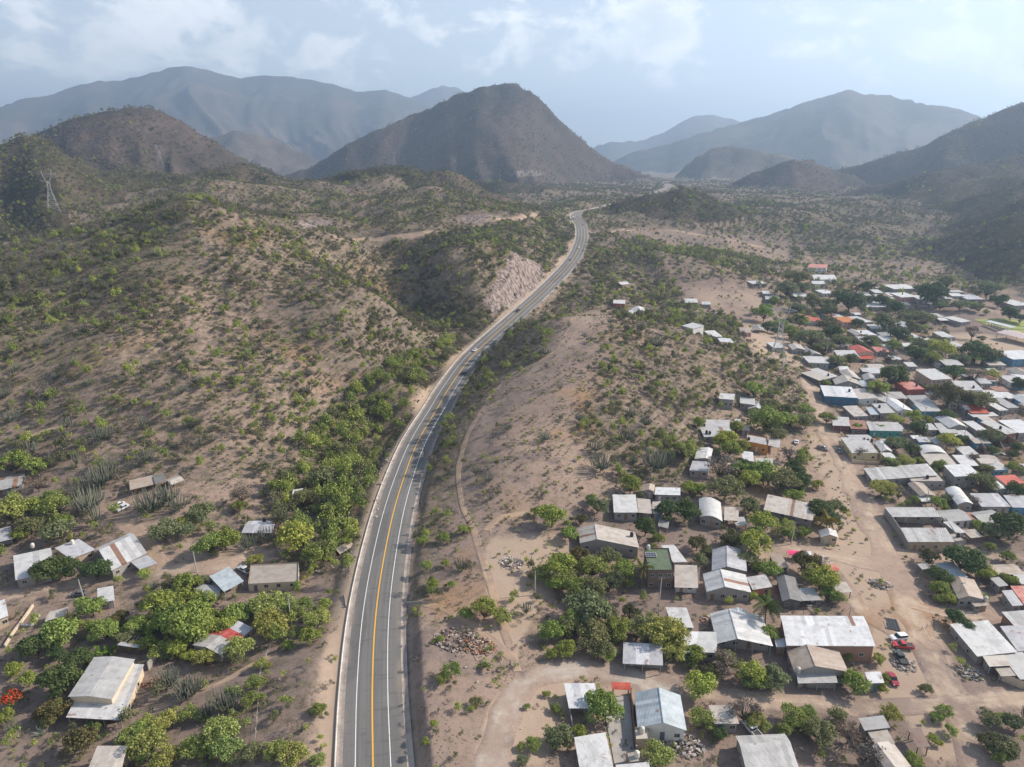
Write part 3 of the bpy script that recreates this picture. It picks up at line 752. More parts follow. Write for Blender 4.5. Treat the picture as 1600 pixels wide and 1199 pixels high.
strip('kerb', rl, RN, [-7.75, -7.72, -7.36, -7.33], [-.2, .14, .14, -.2], MAT_KERB, label='pale concrete kerb along the highway')
strip('gutter', rl, RN, [6.7, 7.1, 7.5, 7.95 + wobl, 8.15 + wobl], [-.05, -.16, -.18, .10, .12], MAT_GUT, label='concrete ditch along the bank side of the highway')

# ------------------------------------------------------------------ dirt roads and tracks draped on the ground
def dirt_mat(name, a, b):
    m = Mat(name, .95, .1); P = m.pos(); uv = m.coord('UV')
    s = m.n('ShaderNodeSeparateXYZ'); m.put(s.inputs[0], uv)
    c0, fine, grit = soil_nodes(m, P)
    rut = m.noise(1.0, 5, m.mapping(uv, (3.2, .05, 1)), .6)
    n = m.noise(.3, 5, P, .65)
    c = m.mix(m.rng(rut, .35, .68), a, b)
    c = m.mix(m.rng(n, .5, .72, 0, .6), c, tuple(x * .80 for x in a))
    c = m.mix(m.rng(grit, .58, .75, 0, .5), c, (.50, .43, .36))
    edge = m.math('ADD', s.outputs[0], m.math('MULTIPLY', m.math('SUBTRACT', m.noise(.35, 6, P, .72), .5), 1.9))
    c = m.mix(m.rng(edge, .35, .95), c, c0)
    c = m.mix(m.rng(m.noise(.11, 5, P, .65), .38, .60, 0, .85), c, c0)
    m.col(c); m.bump(m.math('ADD', fine, m.math('MULTIPLY', rut, .6)), .5, .15); return m.mat
MAT_DIRT = dirt_mat('dirt_road_dust', (.38, .285, .212), (.45, .36, .28))
MAT_TRACK = dirt_mat('dirt_track_dust', (.35, .245, .165), (.42, .32, .225))
MAT_GRAVEL = dirt_mat('gravel_road', (.36, .31, .265), (.43, .38, .33))
TL = ['main dirt street running past the village houses', 'rough dirt lane between the lower houses', 'gravel road curving from the highway side into the village', 'short dirt street behind the small hut', 'dirt lane past the long white warehouse',
      'narrow dirt lane below the house with the tan roof', 'pale lane beside the walled yard', 'orange track climbing over the bare spur', 'footpath from the highway to the village', 'faint track leaving the spur track',
      'dirt street through the houses on the left', 'dirt track to the two white cars', 'pale terrace track above the left ravine', 'pale track across the valley terrace', 'stony track above the upper village', 'footpath below the red and grey roof', 'sandy clearing at the foot of the big hill']
for q, (nm, w, pts) in enumerate(TRACKS):
    L3 = np.array([on_ground(*p) for p in pts]); L3 = catmull(L3, 1.4)
    for _ in range(4): L3[1:-1] = .25 * L3[:-2] + .5 * L3[1:-1] + .25 * L3[2:]
    t = np.gradient(L3, axis=0); t[:, 2] = 0; t /= np.maximum(np.linalg.norm(t, axis=1), 1e-6)[:, None]
    nn = np.stack([t[:, 1], -t[:, 0], 0 * t[:, 0]], 1)
    k = 9; offs = np.linspace(-1, 1, k)
    sarr = np.arange(len(L3)) * .12
    ww = w * .66 * (1 + .7 * (fbm(sarr, 0 * sarr + q, 90 + q, 3) - .5))
    V = L3[:, None, :] + nn[:, None, :] * (offs[None, :, None] * ww[:, None, None])
    lift = np.array([-.06, .04, .07, .045, .08, .045, .07, .04, -.06]) * (1 if w > 3 else .8)
    V[..., 2] = gz(V[..., 0], V[..., 1]) + lift[None, :] + (.05 if nm == 'dirt_road' else .02) + .006 * q + np.where(np.abs(offs)[None] > .9, -.15, 0)
    n = len(L3); i, j = np.meshgrid(np.arange(n - 1), np.arange(k - 1), indexing='ij'); a = (i * k + j).ravel()
    F = np.stack([a, a + 1, a + k + 1, a + k], 1)
    me = mesh_np(nm, V, F, [MAT_GRAVEL if q == 2 else (MAT_DIRT if nm == 'dirt_road' else MAT_TRACK)], None, True)
    uv = me.uv_layers.new(name='UVMap')
    U = np.stack([np.broadcast_to(np.abs(offs)[None], (n, k)), np.broadcast_to((np.arange(n) * 1.4)[:, None], (n, k))], -1).reshape(-1, 2)
    uv.data.foreach_set('uv', U[F.ravel()].astype(np.float32).ravel())
    link(nm, me, None, 'structure', TL[q])
# ------------------------------------------------------------------ house materials (the object colour carries paint or sheet tone)
def roof_material():
    m = Mat('roof_sheet_metal', .5, .45)
    P = m.pos(); O = m.coord('Object')
    base = m.ocol()
    b = m.noise(.5, 5, P, .6); f = m.noise(2.2, 5, P, .7)
    c = m.hsv(base, .5, 1.0, m.rng(m.orand(), 0, 1, .92, 1.06, False))
    c = m.mix(m.rng(b, .42, .66, 0, .75), c, m.hsv(base, .49, 1.5, .72))
    c = m.mix(m.rng(f, .56, .76, 0, .5), c, m.hsv(base, .48, 1.5, .60))
    ru = m.noise(.33, 5, m.mapping(P, loc=(40, 9, 3)), .68)
    c = m.mix(m.math('MULTIPLY', m.rng(ru, .58, .68, 0, .8), m.rng(m.orand(), .45, .7)), c, (.20, .105, .065))
    st = m.noise(1.0, 3, m.mapping(O, (6, .35, .35)), .5)
    c = m.mix(m.rng(st, .55, .7, 0, .28), c, m.hsv(base, .49, 1.2, .6))
    m.col(c)
    m.put(m.b.inputs['Roughness'], m.rng(f, .3, .7, .38, .62))
    m.bump(m.math('SINE', m.math('MULTIPLY', sepx(m, O), 21.0)), .35, .03)
    return m.mat
def sepx(m, v):
    s = m.n('ShaderNodeSeparateXYZ'); m.put(s.inputs[0], v); return s.outputs[0]
def wall_material():
    m = Mat('masonry_wall', .92, .15)
    P = m.pos(); O = m.coord('Object')
    base = m.ocol()
    n1 = m.noise(.9, 5, P, .65); n2 = m.noise(5, 3, P, .7)
    s = m.n('ShaderNodeSeparateXYZ'); m.put(s.inputs[0], O)
    comb = m.n('ShaderNodeCombineXYZ'); m.put(comb.inputs[0], m.math('ADD', s.outputs[0], s.outputs[1])); m.put(comb.inputs[1], s.outputs[2])
    br = m.n('ShaderNodeTexBrick'); m.put(br.inputs['Vector'], comb.outputs[0])
    br.inputs['Scale'].default_value = 1.0; br.inputs['Brick Width'].default_value = .42; br.inputs['Row Height'].default_value = .21; br.inputs['Mortar Size'].default_value = .014
    c = m.mix(m.rng(n1, .42, .68, 0, .6), base, m.hsv(base, .49, .9, .72))
    c = m.mix(m.math('MULTIPLY', br.outputs['Fac'], .35), c, (.30, .28, .26))
    c = m.mix(m.rng(n2, .55, .8, 0, .35), c, m.hsv(base, .5, .8, .6))
    m.col(c); m.bump(n2, .3, .02); return m.mat
def plain(name, c, rough=.7, spec=.3, var=.25):
    m = Mat(name, rough, spec); n = m.noise(2.5, 4, m.pos(), .65)
    m.col(m.mix(m.rng(n, .4, .7), c, tuple(x * (1 - var) for x in c))); return m.mat
def paintmat(name, rough=.4, spec=.5):
    m = Mat(name, rough, spec); n = m.noise(3, 3, m.pos(), .6)
    c = m.ocol(); m.col(m.mix(m.rng(n, .5, .75, 0, .3), c, m.hsv(c, .5, .9, .75))); return m.mat
MAT_ROOF = roof_material(); MAT_WALL = wall_material()
MAT_SLAB = concrete('roof_slab_concrete', (.46, .41, .36), (.33, .29, .25), .6)
MAT_GLASS = Mat('dark_window_glass', .12, .6).col((.02, .024, .028)).mat
MAT_FRAME = plain('window_frame', (.46, .44, .41))
MAT_DOOR = paintmat('door_paint', .6, .3)
MAT_WOOD = plain('weathered_wood', (.20, .15, .11), .9, .1, .4)
MAT_STEEL = plain('steel_post', (.30, .29, .28), .5, .5)
MAT_TANKB = plain('black_plastic_tank', (.016, .016, .018), .45, .4, .1)
MAT_TANKW = plain('pale_tank', (.62, .57, .50), .6, .3, .2)
ROOFC = dict(white=(0.533, 0.526, 0.518), bright=(0.605, 0.605, 0.612), pale=(0.432, 0.421, 0.410), cream=(0.461, 0.414, 0.367), grey=(0.317, 0.310, 0.302), lilac=(0.403, 0.400, 0.418), blueish=(0.403, 0.446, 0.475),
             dirty=(0.360, 0.315, 0.270), dark=(0.171, 0.167, 0.162), tan=(0.369, 0.302, 0.248), rust=(0.279, 0.140, 0.090), brown=(0.171, 0.113, 0.090), red=(0.468, 0.095, 0.054), orange=(0.558, 0.198, 0.045), pinkred=(0.504, 0.216, 0.171), green=(0.104, 0.135, 0.077), pink=(0.675, 0.108, 0.225), slab=(0.396, 0.351, 0.306))
WALLC = dict(block=(.30, .275, .25), white=(.66, .64, .60), cream=(.58, .47, .34), tan=(.45, .34, .24), brick=(.30, .165, .115), brown=(.16, .11, .085), blue=(.035, .13, .22), sky=(.10, .26, .42), teal=(.05, .30, .27), orange=(.62, .27, .05), pink=(.58, .33, .28), dark=(.12, .11, .10), yellow=(.60, .50, .25), red=(.38, .10, .07))

_unit = {}
def unit_box():
    if 'b' not in _unit:
        mb = MB(); mb.box(-.5, .5, -.5, .5, 0, 1); _unit['b'] = mb
    return _unit['b']
def shared(name, mats, build):
    if name not in _unit:
        mb = MB(); build(mb); _unit[name] = mb.mesh(name, mats)
    return _unit[name]
def _win(mb):
    w, h = .62, .55
    mb.box(-w, w, -.05, .05, -h, -h + .09); mb.box(-w, w, -.05, .05, h - .09, h)
    mb.box(-w, -w + .08, -.05, .05, -h + .09, h - .09); mb.box(w - .08, w, -.05, .05, -h + .09, h - .09); mb.box(-.03, .03, -.04, .04, -h + .09, h - .09)
def _pane(mb): mb.box(-.54, .54, -.015, .015, -.46, .46)
def _door(mb):
    mb.box(-.48, .48, -.05, .05, 0, 2.1)
    for a in (-.22, .22):
        for z in (.25, 1.2): mb.box(a - .16, a + .16, -.07, -.05, z, z + .7)
def _gate(mb):
    mb.box(-1.3, 1.3, -.05, .05, 0, 2.3)
    for k in range(7): mb.box(-1.25 + k * .36, -1.25 + k * .36 + .2, -.075, -.05, .1, 2.2)
def _post(mb): mb.box(-.07, .07, -.07, .07, 0, 1)
def _knob(mb): mb.box(-.03, .03, -.04, .04, -.08, .08)
M_WIN = shared('window', [MAT_FRAME], _win); M_PANE = shared('pane', [MAT_GLASS], _pane); M_DOOR = shared('door', [MAT_DOOR], _door)
M_GATE = shared('gate', [MAT_DOOR], _gate); M_POST = shared('post', [MAT_STEEL], _post); M_WPOST = shared('wood_post', [MAT_WOOD], _post); M_KNOB = shared('handle', [MAT_STEEL], _knob)
DOORC = [(.62, .60, .57), (.20, .12, .08), (.12, .14, .17), (.34, .20, .12), (.42, .40, .37), (.10, .22, .30)]

HOUSES = []          # records used for labels, tanks and keeping plants off
hr = random.Random(11)
def house(flx, fly, frx, fry, blx, bly, h=2.7, roof='f', rc='white', wc='block', name='house', ridge=.5, rise=None, front='wall', ov=.35, hero=None, say=None, cat=None, lower=None, base=None, label=None, wins=True, seat=None):
    z0 = None
    FL = on_ground(flx, fly, h); FR = on_ground(frx, fry, h); BLr = on_ground(blx, bly, h)
    for _ in range(3):
        zs = [float(gz(p[0], p[1])) for p in (FL, FR, BLr)]
        z0 = np.mean(zs) if seat is None else seat
        FL, FR, BL = at_z(flx, fly, z0 + h), at_z(frx, fry, z0 + h), at_z(blx, bly, z0 + h)
    u, v = (FR - FL)[:2], (BL - FL)[:2]
    W = np.linalg.norm(u)
    D = np.linalg.norm(v)
    perp = np.array([-u[1], u[0]]) / W
    vn = v / max(D, 1e-6); c = float(vn @ (u / W))
    if abs(c) > .34:                       # square up strongly skewed readings
        vn = perp + (u / W) * (.2 * np.sign(c)); vn /= np.linalg.norm(vn); v = vn * D
    dmax = max(3.2, W * (2.2 if W < 9 else 1.5))
    if D > dmax: v *= dmax / D; D = dmax
    if D < 2.2: v *= 2.2 / D; D = 2.2
    cen = (FL[:2] + u / 2 + v / 2)
    corners = [FL[:2], FL[:2] + u, FL[:2] + u + v, FL[:2] + v]
    zmin = min(float(gz(*p)) for p in corners) - .3 - z0
    rz = math.atan2(u[1], u[0])
    ca, sa = math.cos(-rz), math.sin(-rz)
    def loc(s, t):
        p = FL[:2] + u * s + v * t - cen
        return np.array([ca * p[0] - sa * p[1], sa * p[0] + ca * p[1]])
    ob = empty(name, (cen[0], cen[1], z0), rz)
    small = W < 5
    if rise is None: rise = {'gx': .16 * W * min(ridge, 1 - ridge) * 2 + .15, 'gy': .18 * D * .5, 'arch': .16 * W}.get(roof, min(.09 * max(D, 2), .9))
    def zr(s, t):
        if roof == 'gx': return h + rise * (s / ridge if s < ridge else (1 - s) / (1 - ridge))
        if roof == 'gy': return h + rise * (t / ridge if t < ridge else (1 - t) / (1 - ridge))
        if roof == 'arch': return h + rise * math.sin(math.pi * min(max(s, 0), 1))
        if roof == 'b': return h + rise * t
        if roof == 'f': return h + rise * (1 - t) * .0 + rise * t * .35
        if roof == 'l': return h + rise * (1 - s)
        if roof == 'r': return h + rise * s
        return h
    pxw = frx - flx
    # ---- walls: a closed ring set in under the eaves
    e_s, e_t = ov / W, ov / D
    if roof == 'flat': e_s = e_t = 0
    ss = sorted({e_s, 1 - e_s} | ({ridge} if roof == 'gx' else set()) | ({.25, .5, .75} if roof == 'arch' else set()))
    tt = sorted({e_t, 1 - e_t} | ({ridge} if roof == 'gy' else set()))
    t_front = e_t
    if front == 'porch': t_front = min(.4, 2.6 / D); tt = sorted({t_front, 1 - e_t} | ({ridge} if roof == 'gy' and ridge > t_front else set()))
    ring = [(s, t_front) for s in ss] + [(1 - e_s, t) for t in tt[1:]] + [(s, 1 - e_t) for s in ss[::-1][1:]] + [(e_s, t) for t in tt[::-1][1:]]
    if ring[-1] == ring[0]: ring.pop()
    wcol = WALLC[wc] if isinstance(wc, str) else wc
    top_drop = .03 if roof != 'flat' else -.35
    if front != 'open':
        vv, ff = [], []
        for s, t in ring:
            q = loc(s, t); vv += [(q[0], q[1], zmin), (q[0], q[1], zr(s, t) - top_drop)]
        n = len(ring)
        for k in range(n):
            a, b = 2 * k, 2 * ((k + 1) % n); ff.append((a, b, b + 1, a + 1))
        w = link('wall', mesh_np('wall', vv, ff, [MAT_WALL]), ob); w.color = (*wcol, 1)
    # ---- roof
    rcol = ROOFC[rc] if isinstance(rc, str) else rc
    def tint(o, k=.06):
        f = 1 + hr.uniform(-k, k); o.color = (*(min(1, x * f) for x in rcol), 1)
    def slabmesh(nm, s0, s1, t0, t1, dz=0, th=.07):
        c_ = [(s0, t0), (s1, t0), (s1, t1), (s0, t1)]
        return [(*loc(s, t), zr(s, t) + dz) for s, t in c_], [(*loc(s, t), zr(s, t) + dz - th) for s, t in c_]
    def panel(nm, s0, s1, t0, t1, dz=0, th=.07, mat=None):
        a, b = slabmesh(nm, s0, s1, t0, t1, dz, th)
        me = mesh_np(nm, a + b, [(0, 1, 2, 3), (7, 6, 5, 4), (0, 4, 5, 1), (1, 5, 6, 2), (2, 6, 7, 3), (3, 7, 4, 0)], [mat or MAT_ROOF])
        o = link(nm, me, ob); tint(o); return o
    def sheets(s0, s1, t0, t1, along, step):
        """separate roofing sheets laid side by side, alike ones share one mesh"""
        n = max(2, int(round((W * (s1 - s0) if along == 's' else D * (t1 - t0)) / step)))
        first = None
        for k in range(n):
            if along == 's': q = (s0 + (s1 - s0) * k / n, s0 + (s1 - s0) * (k + 1) / n, t0, t1)
            else: q = (s0, s1, t0 + (t1 - t0) * k / n, t0 + (t1 - t0) * (k + 1) / n)
            if first is None:
                first = panel('roof_sheet', *q, th=.05); p0 = np.array([*loc(q[0], q[2]), zr(q[0], q[2])]); tint(first, .045)
            else:
                o = first.copy(); COL.objects.link(o); o.parent = ob
                p1 = np.array([*loc(q[0], q[2]), zr(q[0], q[2])])
                o.location = tuple(p1 - p0 + np.array([0, 0, .004 * (k % 2) + hr.uniform(0, .012)])); tint(o, .07)
                e = hr.random()
                if e < (.012 if min(rcol) > .4 else .06): o.color = (.24, .14, .095, 1)
                elif e < .13: o.color = (*(x * .80 for x in rcol), 1)
                elif e < .18: o.color = (*(min(.62, x * 1.3) for x in rcol), 1)
    big = pxw > 44
    step = 1.05 if pxw > 70 else 1.6
    if roof == 'flat':
        a = panel('roof_slab', .01, .99, .01, .99, 0, .15, MAT_ROOF)
        if rc == 'slab': pass
    elif roof == 'gx':
        for s0, s1 in ((0, ridge), (ridge, 1)):
            if big: sheets(s0, s1, 0, 1, 't', step)
            else: panel('roof', s0, s1, 0, 1)
        if big:
            a, b = loc(ridge, 0), loc(ridge, 1)
            mb = MB(); mb.tube([(a[0], a[1], h + rise + .02), (b[0], b[1], h + rise + .02)], .11, 5)
            o = link('ridge_cap', mb.mesh('ridge_cap', [MAT_ROOF]), ob); tint(o)
    elif roof == 'gy':
        for t0, t1 in ((0, ridge), (ridge, 1)):
            if big: sheets(0, 1, t0, t1, 's', step)
            else: panel('roof', 0, 1, t0, t1)
    elif roof == 'arch':
        vv, ff = [], []
        K = 10
        for k in range(K + 1):
            for t in (0, 1):
                q = loc(k / K, t); z = zr(k / K, t); vv += [(*q, z), (*q, z - .07)]
        for k in range(K):
            a, b = 4 * k, 4 * k + 4
            ff += [(a, b, b + 2, a + 2), (a + 1, a + 3, b + 3, b + 1), (a, a + 1, b + 1, b), (a + 2, b + 2, b + 3, a + 3)]
        ff += [(0, 2, 3, 1), (4 * K, 4 * K + 1, 4 * K + 3, 4 * K + 2)]
        o = link('roof', mesh_np('roof', vv, ff, [MAT_ROOF], None, False), ob); tint(o)
    else:
        if big: sheets(0, 1, 0, 1, 's' if roof in 'fb' else 't', step)
        else: panel('roof', 0, 1, 0, 1)
    # ---- openings
    def place(me, s, t, z, rot, nm, sc=(1, 1, 1), c=None, par=None):
        o = link(nm, me, par or ob)
        q = loc(s, t); o.location = (q[0], q[1], z); o.rotation_euler = (0, 0, rot); o.scale = sc
        if c is not None: o.color = (*c, 1)
        return o
    def window(s, t, z, rot, sc=(1, 1, 1)):
        o = place(M_WIN, s, t, z, rot, 'window', sc)
        link('pane', M_PANE, o)
    if front in ('open', 'porch'):
        n = 2 if W < 6 else (3 if W < 11 else 4)
        pm = M_WPOST if (wc in ('brown', 'dark') or rc in ('rust', 'brown', 'dirty')) else M_POST
        for k in range(n):
            s = e_s + .01 + (1 - 2 * e_s - .02) * k / (n - 1)
            place(pm, s, e_t + .01, zmin, 0, 'post', (1.2, 1.2, zr(s, e_t) - .08 - zmin))
            if front == 'open': place(pm, s, 1 - e_t - .01, zmin, 0, 'post', (1.2, 1.2, zr(s, 1 - e_t) - .08 - zmin))
    if front != 'open' and wins and pxw > 8:
        dn = .10 / D
        zc = min(1.45, h - .75)
        ns = 1 if W < 4 else (2 if W < 7 else (3 if W < 12 else 4))
        slots = [e_s + (1 - 2 * e_s) * (k + .5) / ns for k in range(ns)]
        dk = hr.randrange(ns)
        for k, s in enumerate(slots):
            s += hr.uniform(-.12, .12) / ns
            if k == dk:
                d = place(M_DOOR, s, t_front - .02 / D, 0, 0, 'door', (1, 1, min(1, (h - .25) / 2.1)), hr.choice(DOORC))
                if pxw > 40: place(M_KNOB, s, t_front, 0, 0, 'handle', par=d).location = (.36, -.08, 1.0)
            elif h > 2: window(s, t_front - .01 / D, zc, 0)
        if h > 4.8:
            for s in slots: window(s, t_front - .01 / D, h - 1.5, 0)
        side = 1 if flx > 800 else -1           # the flank that faces the drone
        s_side = e_s - .01 / W if flx > 800 else 1 - e_s + .01 / W
        rside = -math.pi / 2 if flx > 800 else math.pi / 2
        if D > 4 and pxw > 14:
            for t in ((.5,) if D < 8 else (.3, .7)):
                t_ = max(t, t_front + .12)
                if roof in ('gy',) or True: window(s_side, t_, zc, rside)
    # shading lean-to etc. handled by separate calls
    lab = label
    rec = dict(ob=ob, px=(flx + frx + blx + (frx + blx - flx)) / 4, py=(fly + bly) / 2, base=(flx + frx) / 2, w=pxw, roof=roof, rc=rc, wc=wc, front=front, hero=hero, say=say,
               cat=cat or ('shed' if (W < 5.5 and front == 'open') else 'house'), corners=[(p[0] - 0, p[1] - 0) for p in corners], zr=zr, loc=loc, z0=z0, rz=rz, h=h, W=W, D=D, label=label, W2=lambda s, t, FL=FL, u=u, v=v: FL[:2] + u * s + v * t, place=place, panel=panel, window=window)
    HOUSES.append(rec)
    return rec
# ------------------------------------------------------------------ the left village
H = house
H(24, 907, 86, 893, 21, 864, 2.8, 'b', 'white', 'block', say='white single slope roof')
H(111, 874, 149, 859, 86, 860, 2.7, 'b', 'lilac', 'tan', say='pale lilac roof')
triple = H(174, 892, 230, 864, 149, 857, 3.0, 'gy', 'white', 'block', ridge=.72, hero='white roofed house with a long ridge')
H(218, 890, 246, 880, 203, 878, 2.4, 'f', 'lilac', 'block', front='open', name='lean_to', cat='lean-to', say='pale sheet roof')
H(-14, 769, 34, 759, -4, 747, 2.6, 'gy', 'grey', 'block', front='porch', say='long grey roof')
H(-14, 850, 20, 842, -16, 831, 2.5, 'f', 'lilac', 'block', front='porch', say='pale roof')
shack = H(203, 766, 241, 757, 202, 752, 2.4, 'f', 'tan', 'rust' if False else 'brown', front='porch', name='shack', hero='long shack with a patchy brown roof')
H(242, 757, 258, 752, 239, 743, 2.2, 'f', 'dark', 'brown', front='open', name='shack', say='dark patched roof')
H(268, 758, 288, 750, 264, 749, 2.2, 'gy', 'cream', 'brown', name='shack', front='open', say='small cream sheet roof')
H(377, 833, 424, 833, 389, 814, 2.6, 'gy', 'lilac', 'brown', front='porch', ridge=.55, hero='grey roofed house in the clearing')
slabh = H(388, 914, 466, 910, 392, 884, 2.2, 'flat', 'slab', 'cream', hero='unfinished flat roofed house', wins=True)
H(350, 925, 381, 908, 366, 894, 2.4, 'f', 'blueish', 'block', front='open', name='carport', cat='carport', say='light blue sheet roof')
H(340, 934, 348, 915, 336, 913, 1.2, 'f', 'lilac', 'brown', front='open', name='lean_to', cat='lean-to', say='narrow pale sheet')
H(455, 778, 471, 776, 458, 766, 2.5, 'f', 'bright', 'block', say='small white roof')
redgrey = H(345, 1024, 396, 982, 300, 1008, 2.7, 'gy', 'lilac', 'block', ridge=.5, hero='house with red and grey roof sheets')
barnL = H(103, 1121, 190, 1126, 147, 1036, 2.7, 'f', 'white', 'cream', front='porch', hero='large gabled house with a wrap around porch')
H(133, 1212, 184, 1212, 140, 1172, 3.0, 'b', 'cream', 'cream', say='cream roof cut by the picture edge')
H(153, 943, 179, 938, 152, 921, 2.6, 'f', 'white', 'block', say='small white roof')
H(-16, 974, 13, 962, -2, 940, 3.0, 'f', 'bright', 'tan', say='white roof cut by the picture edge')
H(70, 971, 100, 963, 78, 956, 2.0, 'gy', 'cream', 'brown', front='open', name='lean_to', cat='lean-to', say='crumpled pale sheet roof')
H(1033 - 1033 + 519, 858, 531, 866, 508, 845, 2.0, 'gx', 'tan', 'brown', front='open', name='shack', say='thatched looking roof')
# the upper roof of the large house stands on the same walls, so it is a part of it
def upper_storey(rec, flx, fly, frx, fry, blx, bly, h, rc, wc, ridge=.5, rise=.7):
    ob = rec['ob']; z0 = rec['z0']
    FL, FR, BL = at_z(flx, fly, z0 + h), at_z(frx, fry, z0 + h), at_z(blx, bly, z0 + h)
    inv = ob.matrix_basis.inverted()
    u, v = FR - FL, BL - FL
    P = lambda s, t, z=0: tuple(inv @ Vector(tuple(FL + u * s + v * t + np.array([0, 0, z]))))
    W, D = np.linalg.norm(u), np.linalg.norm(v)
    e, g = .3 / W, .3 / D
    vv, ff = [], []
    ring = [(e, g, 0), (ridge, g, rise), (1 - e, g, 0), (1 - e, 1 - g, 0), (ridge, 1 - g, rise), (e, 1 - g, 0)]
    for s, t, z in ring: vv += [P(s, t, -h * .5), P(s, t, z - .04)]
    for k in range(6):
        a, b = 2 * k, 2 * ((k + 1) % 6); ff.append((a, b, b + 1, a + 1))
    o = link('upper_wall', mesh_np('upper_wall', vv, ff, [MAT_WALL]), ob); o.color = (*WALLC[wc], 1)
    n = max(3, int(D / 1.05))
    for s0, s1, z0_, z1_ in ((0, ridge, 0, rise), (ridge, 1, rise, 0)):
        for k in range(n):
            t0, t1 = k / n, (k + 1) / n
            dz = .004 * (k % 2) + hr.uniform(0, .01)
            c = [P(s0, t0, z0_ + dz), P(s1, t0, z1_ + dz), P(s1, t1, z1_ + dz), P(s0, t1, z0_ + dz)]
            d = [P(s0, t0, z0_ - .05 + dz), P(s1, t0, z1_ - .05 + dz), P(s1, t1, z1_ - .05 + dz), P(s0, t1, z0_ - .05 + dz)]
            o = link('roof_sheet', mesh_np('roof_sheet', c + d, [(0, 1, 2, 3), (7, 6, 5, 4), (0, 4, 5, 1), (1, 5, 6, 2), (2, 6, 7, 3), (3, 7, 4, 0)], [MAT_ROOF]), ob)
            f = 1 + hr.uniform(-.03, .03); o.color = (*(x * f for x in ROOFC[rc]), 1)
upper_storey(barnL, 106, 1089, 175, 1093, 147, 1027, 4.4, 'pale', 'cream', .48, .55)
# red sheets in the middle of the red and grey roof
shs = [o for o in redgrey['ob'].children if o.name.startswith('roof_sheet')]
for half in (shs[:len(shs) // 2], shs[len(shs) // 2:]):
    n = len(half)
    for k, o in enumerate(half):
        if .36 < (k + .5) / n < .68: o.color = (.40, .10, .085, 1)
        elif (k + .5) / n < .36: o.color = (.40, .38, .36, 1)

# ------------------------------------------------------------------ houses between the spur and the main street
H(959, 801, 997, 801, 957, 774, 2.8, 'f', 'white', 'block', hero='white roofed house with a rust stained sheet')
H(997.5, 801, 1019, 803, 994.5, 775, 2.7, 'f', 'cream', 'block', front='porch')
H(1001, 768, 1022, 768, 1003, 758, 2.8, 'gx', 'tan', 'block', ridge=.6)
H(1023, 773, 1063, 774, 1024, 762, 2.9, 'f', 'bright', 'block')
H(1020, 803, 1037, 802, 1019, 776, 2.6, 'f', 'cream', 'block')
H(1028, 822, 1044, 826, 1030, 812, 2.2, 'f', 'grey', 'block', front='open', name='lean_to', cat='lean-to')
H(1093, 808, 1129, 815, 1092, 779, 2.9, 'arch', 'white', 'block', hero='house under a rounded white roof')
H(1131, 813, 1154, 814, 1132, 793, 2.5, 'f', 'cream', 'block', front='open', name='carport', cat='carport')
H(1150, 821, 1168, 820, 1152, 810, 2.2, 'f', 'pale', 'block', front='open', name='lean_to', cat='lean-to')
tankh = H(906, 849, 999, 856, 903, 825, 2.9, 'gx', 'cream', 'block', ridge=.29, hero='wide cream roofed house with a black tank')
greenh = H(1013, 892, 1053, 892, 1007, 858, 6.0, 'flat', 'green', 'brown', hero='two storey house with a green roof')
H(1054, 918, 1091, 919, 1054, 884, 3.2, 'f', 'cream', 'white', front='porch', say='square cream roof')
H(1052, 879, 1074, 878, 1031, 852, 3.0, 'f', 'white', 'block')
H(1112, 892, 1167, 893, 1113, 859, 2.7, 'gx', 'lilac', 'block', ridge=.42)
H(1104, 925, 1174, 926, 1098, 897, 3.0, 'gx', 'white', 'block', ridge=.40, hero='bright gabled house with a centre ridge')
H(1176, 922, 1207, 917, 1166, 903, 2.8, 'f', 'pale', 'red')
H(1222, 940, 1253, 940, 1212, 897, 2.6, 'gx', 'dark', 'dark', ridge=.4, hero='dark mossy asbestos roof')
H(1254, 939, 1284, 938, 1242, 920, 2.4, 'f', 'grey', 'brown', front='porch')
H(1213, 887, 1233, 887, 1201, 867, 2.4, 'f', 'tan', 'dark')
H(1193, 797, 1270, 814, 1199, 776, 3.2, 'b', 'cream', 'block', front='porch', hero='long cream roofed shed with an open end')
H(1282, 840, 1310, 840, 1279, 829, 2.5, 'gx', 'white', 'tan', name='hut', cat='hut', hero='small hut beside the yellow palm')
H(1247, 868, 1268, 869, 1247, 861, 2.3, 'f', 'bright', 'brown', front='open', name='lean_to', cat='lean-to', say='small white awning')
H(1282, 892, 1312, 892, 1282, 883, 2.2, 'f', 'pinkred', 'brown', front='open', name='lean_to', cat='lean-to', hero='rusty red awning')
H(1308, 927, 1332, 925, 1298, 912, 2.3, 'f', 'cream', 'brown', front='open', name='lean_to', cat='lean-to', say='beige awning at the street edge')
orangeh = H(1168, 691, 1200, 697, 1167, 679, 3.6, 'flat', 'pale', 'orange', hero='orange walled house')
H(1200, 696, 1218, 700, 1202, 684, 2.8, 'f', 'pale', 'dark', front='open', name='carport', cat='carport')
H(1123, 623, 1147, 625, 1125, 615, 4.0, 'f', 'white', 'block', hero='grey block house alone at the edge of the spur')
H(1156, 630, 1180, 633, 1156, 621, 2.8, 'f', 'white', 'block')
H(1168, 639, 1194, 642, 1173, 629, 3.0, 'gx', 'pale', 'block')
H(1102, 667, 1140, 668, 1103, 656.5, 2.8, 'f', 'pale', 'block')
H(1100, 683, 1147, 681, 1102, 669, 2.8, 'f', 'pale', 'block', hero='house with two long pale roofs on the spur foot')
H(1085, 717, 1110, 719, 1090, 700, 2.8, 'gx', 'white', 'block', ridge=.7)
H(1077, 735, 1107, 737, 1082, 721, 2.7, 'f', 'lilac', 'block')
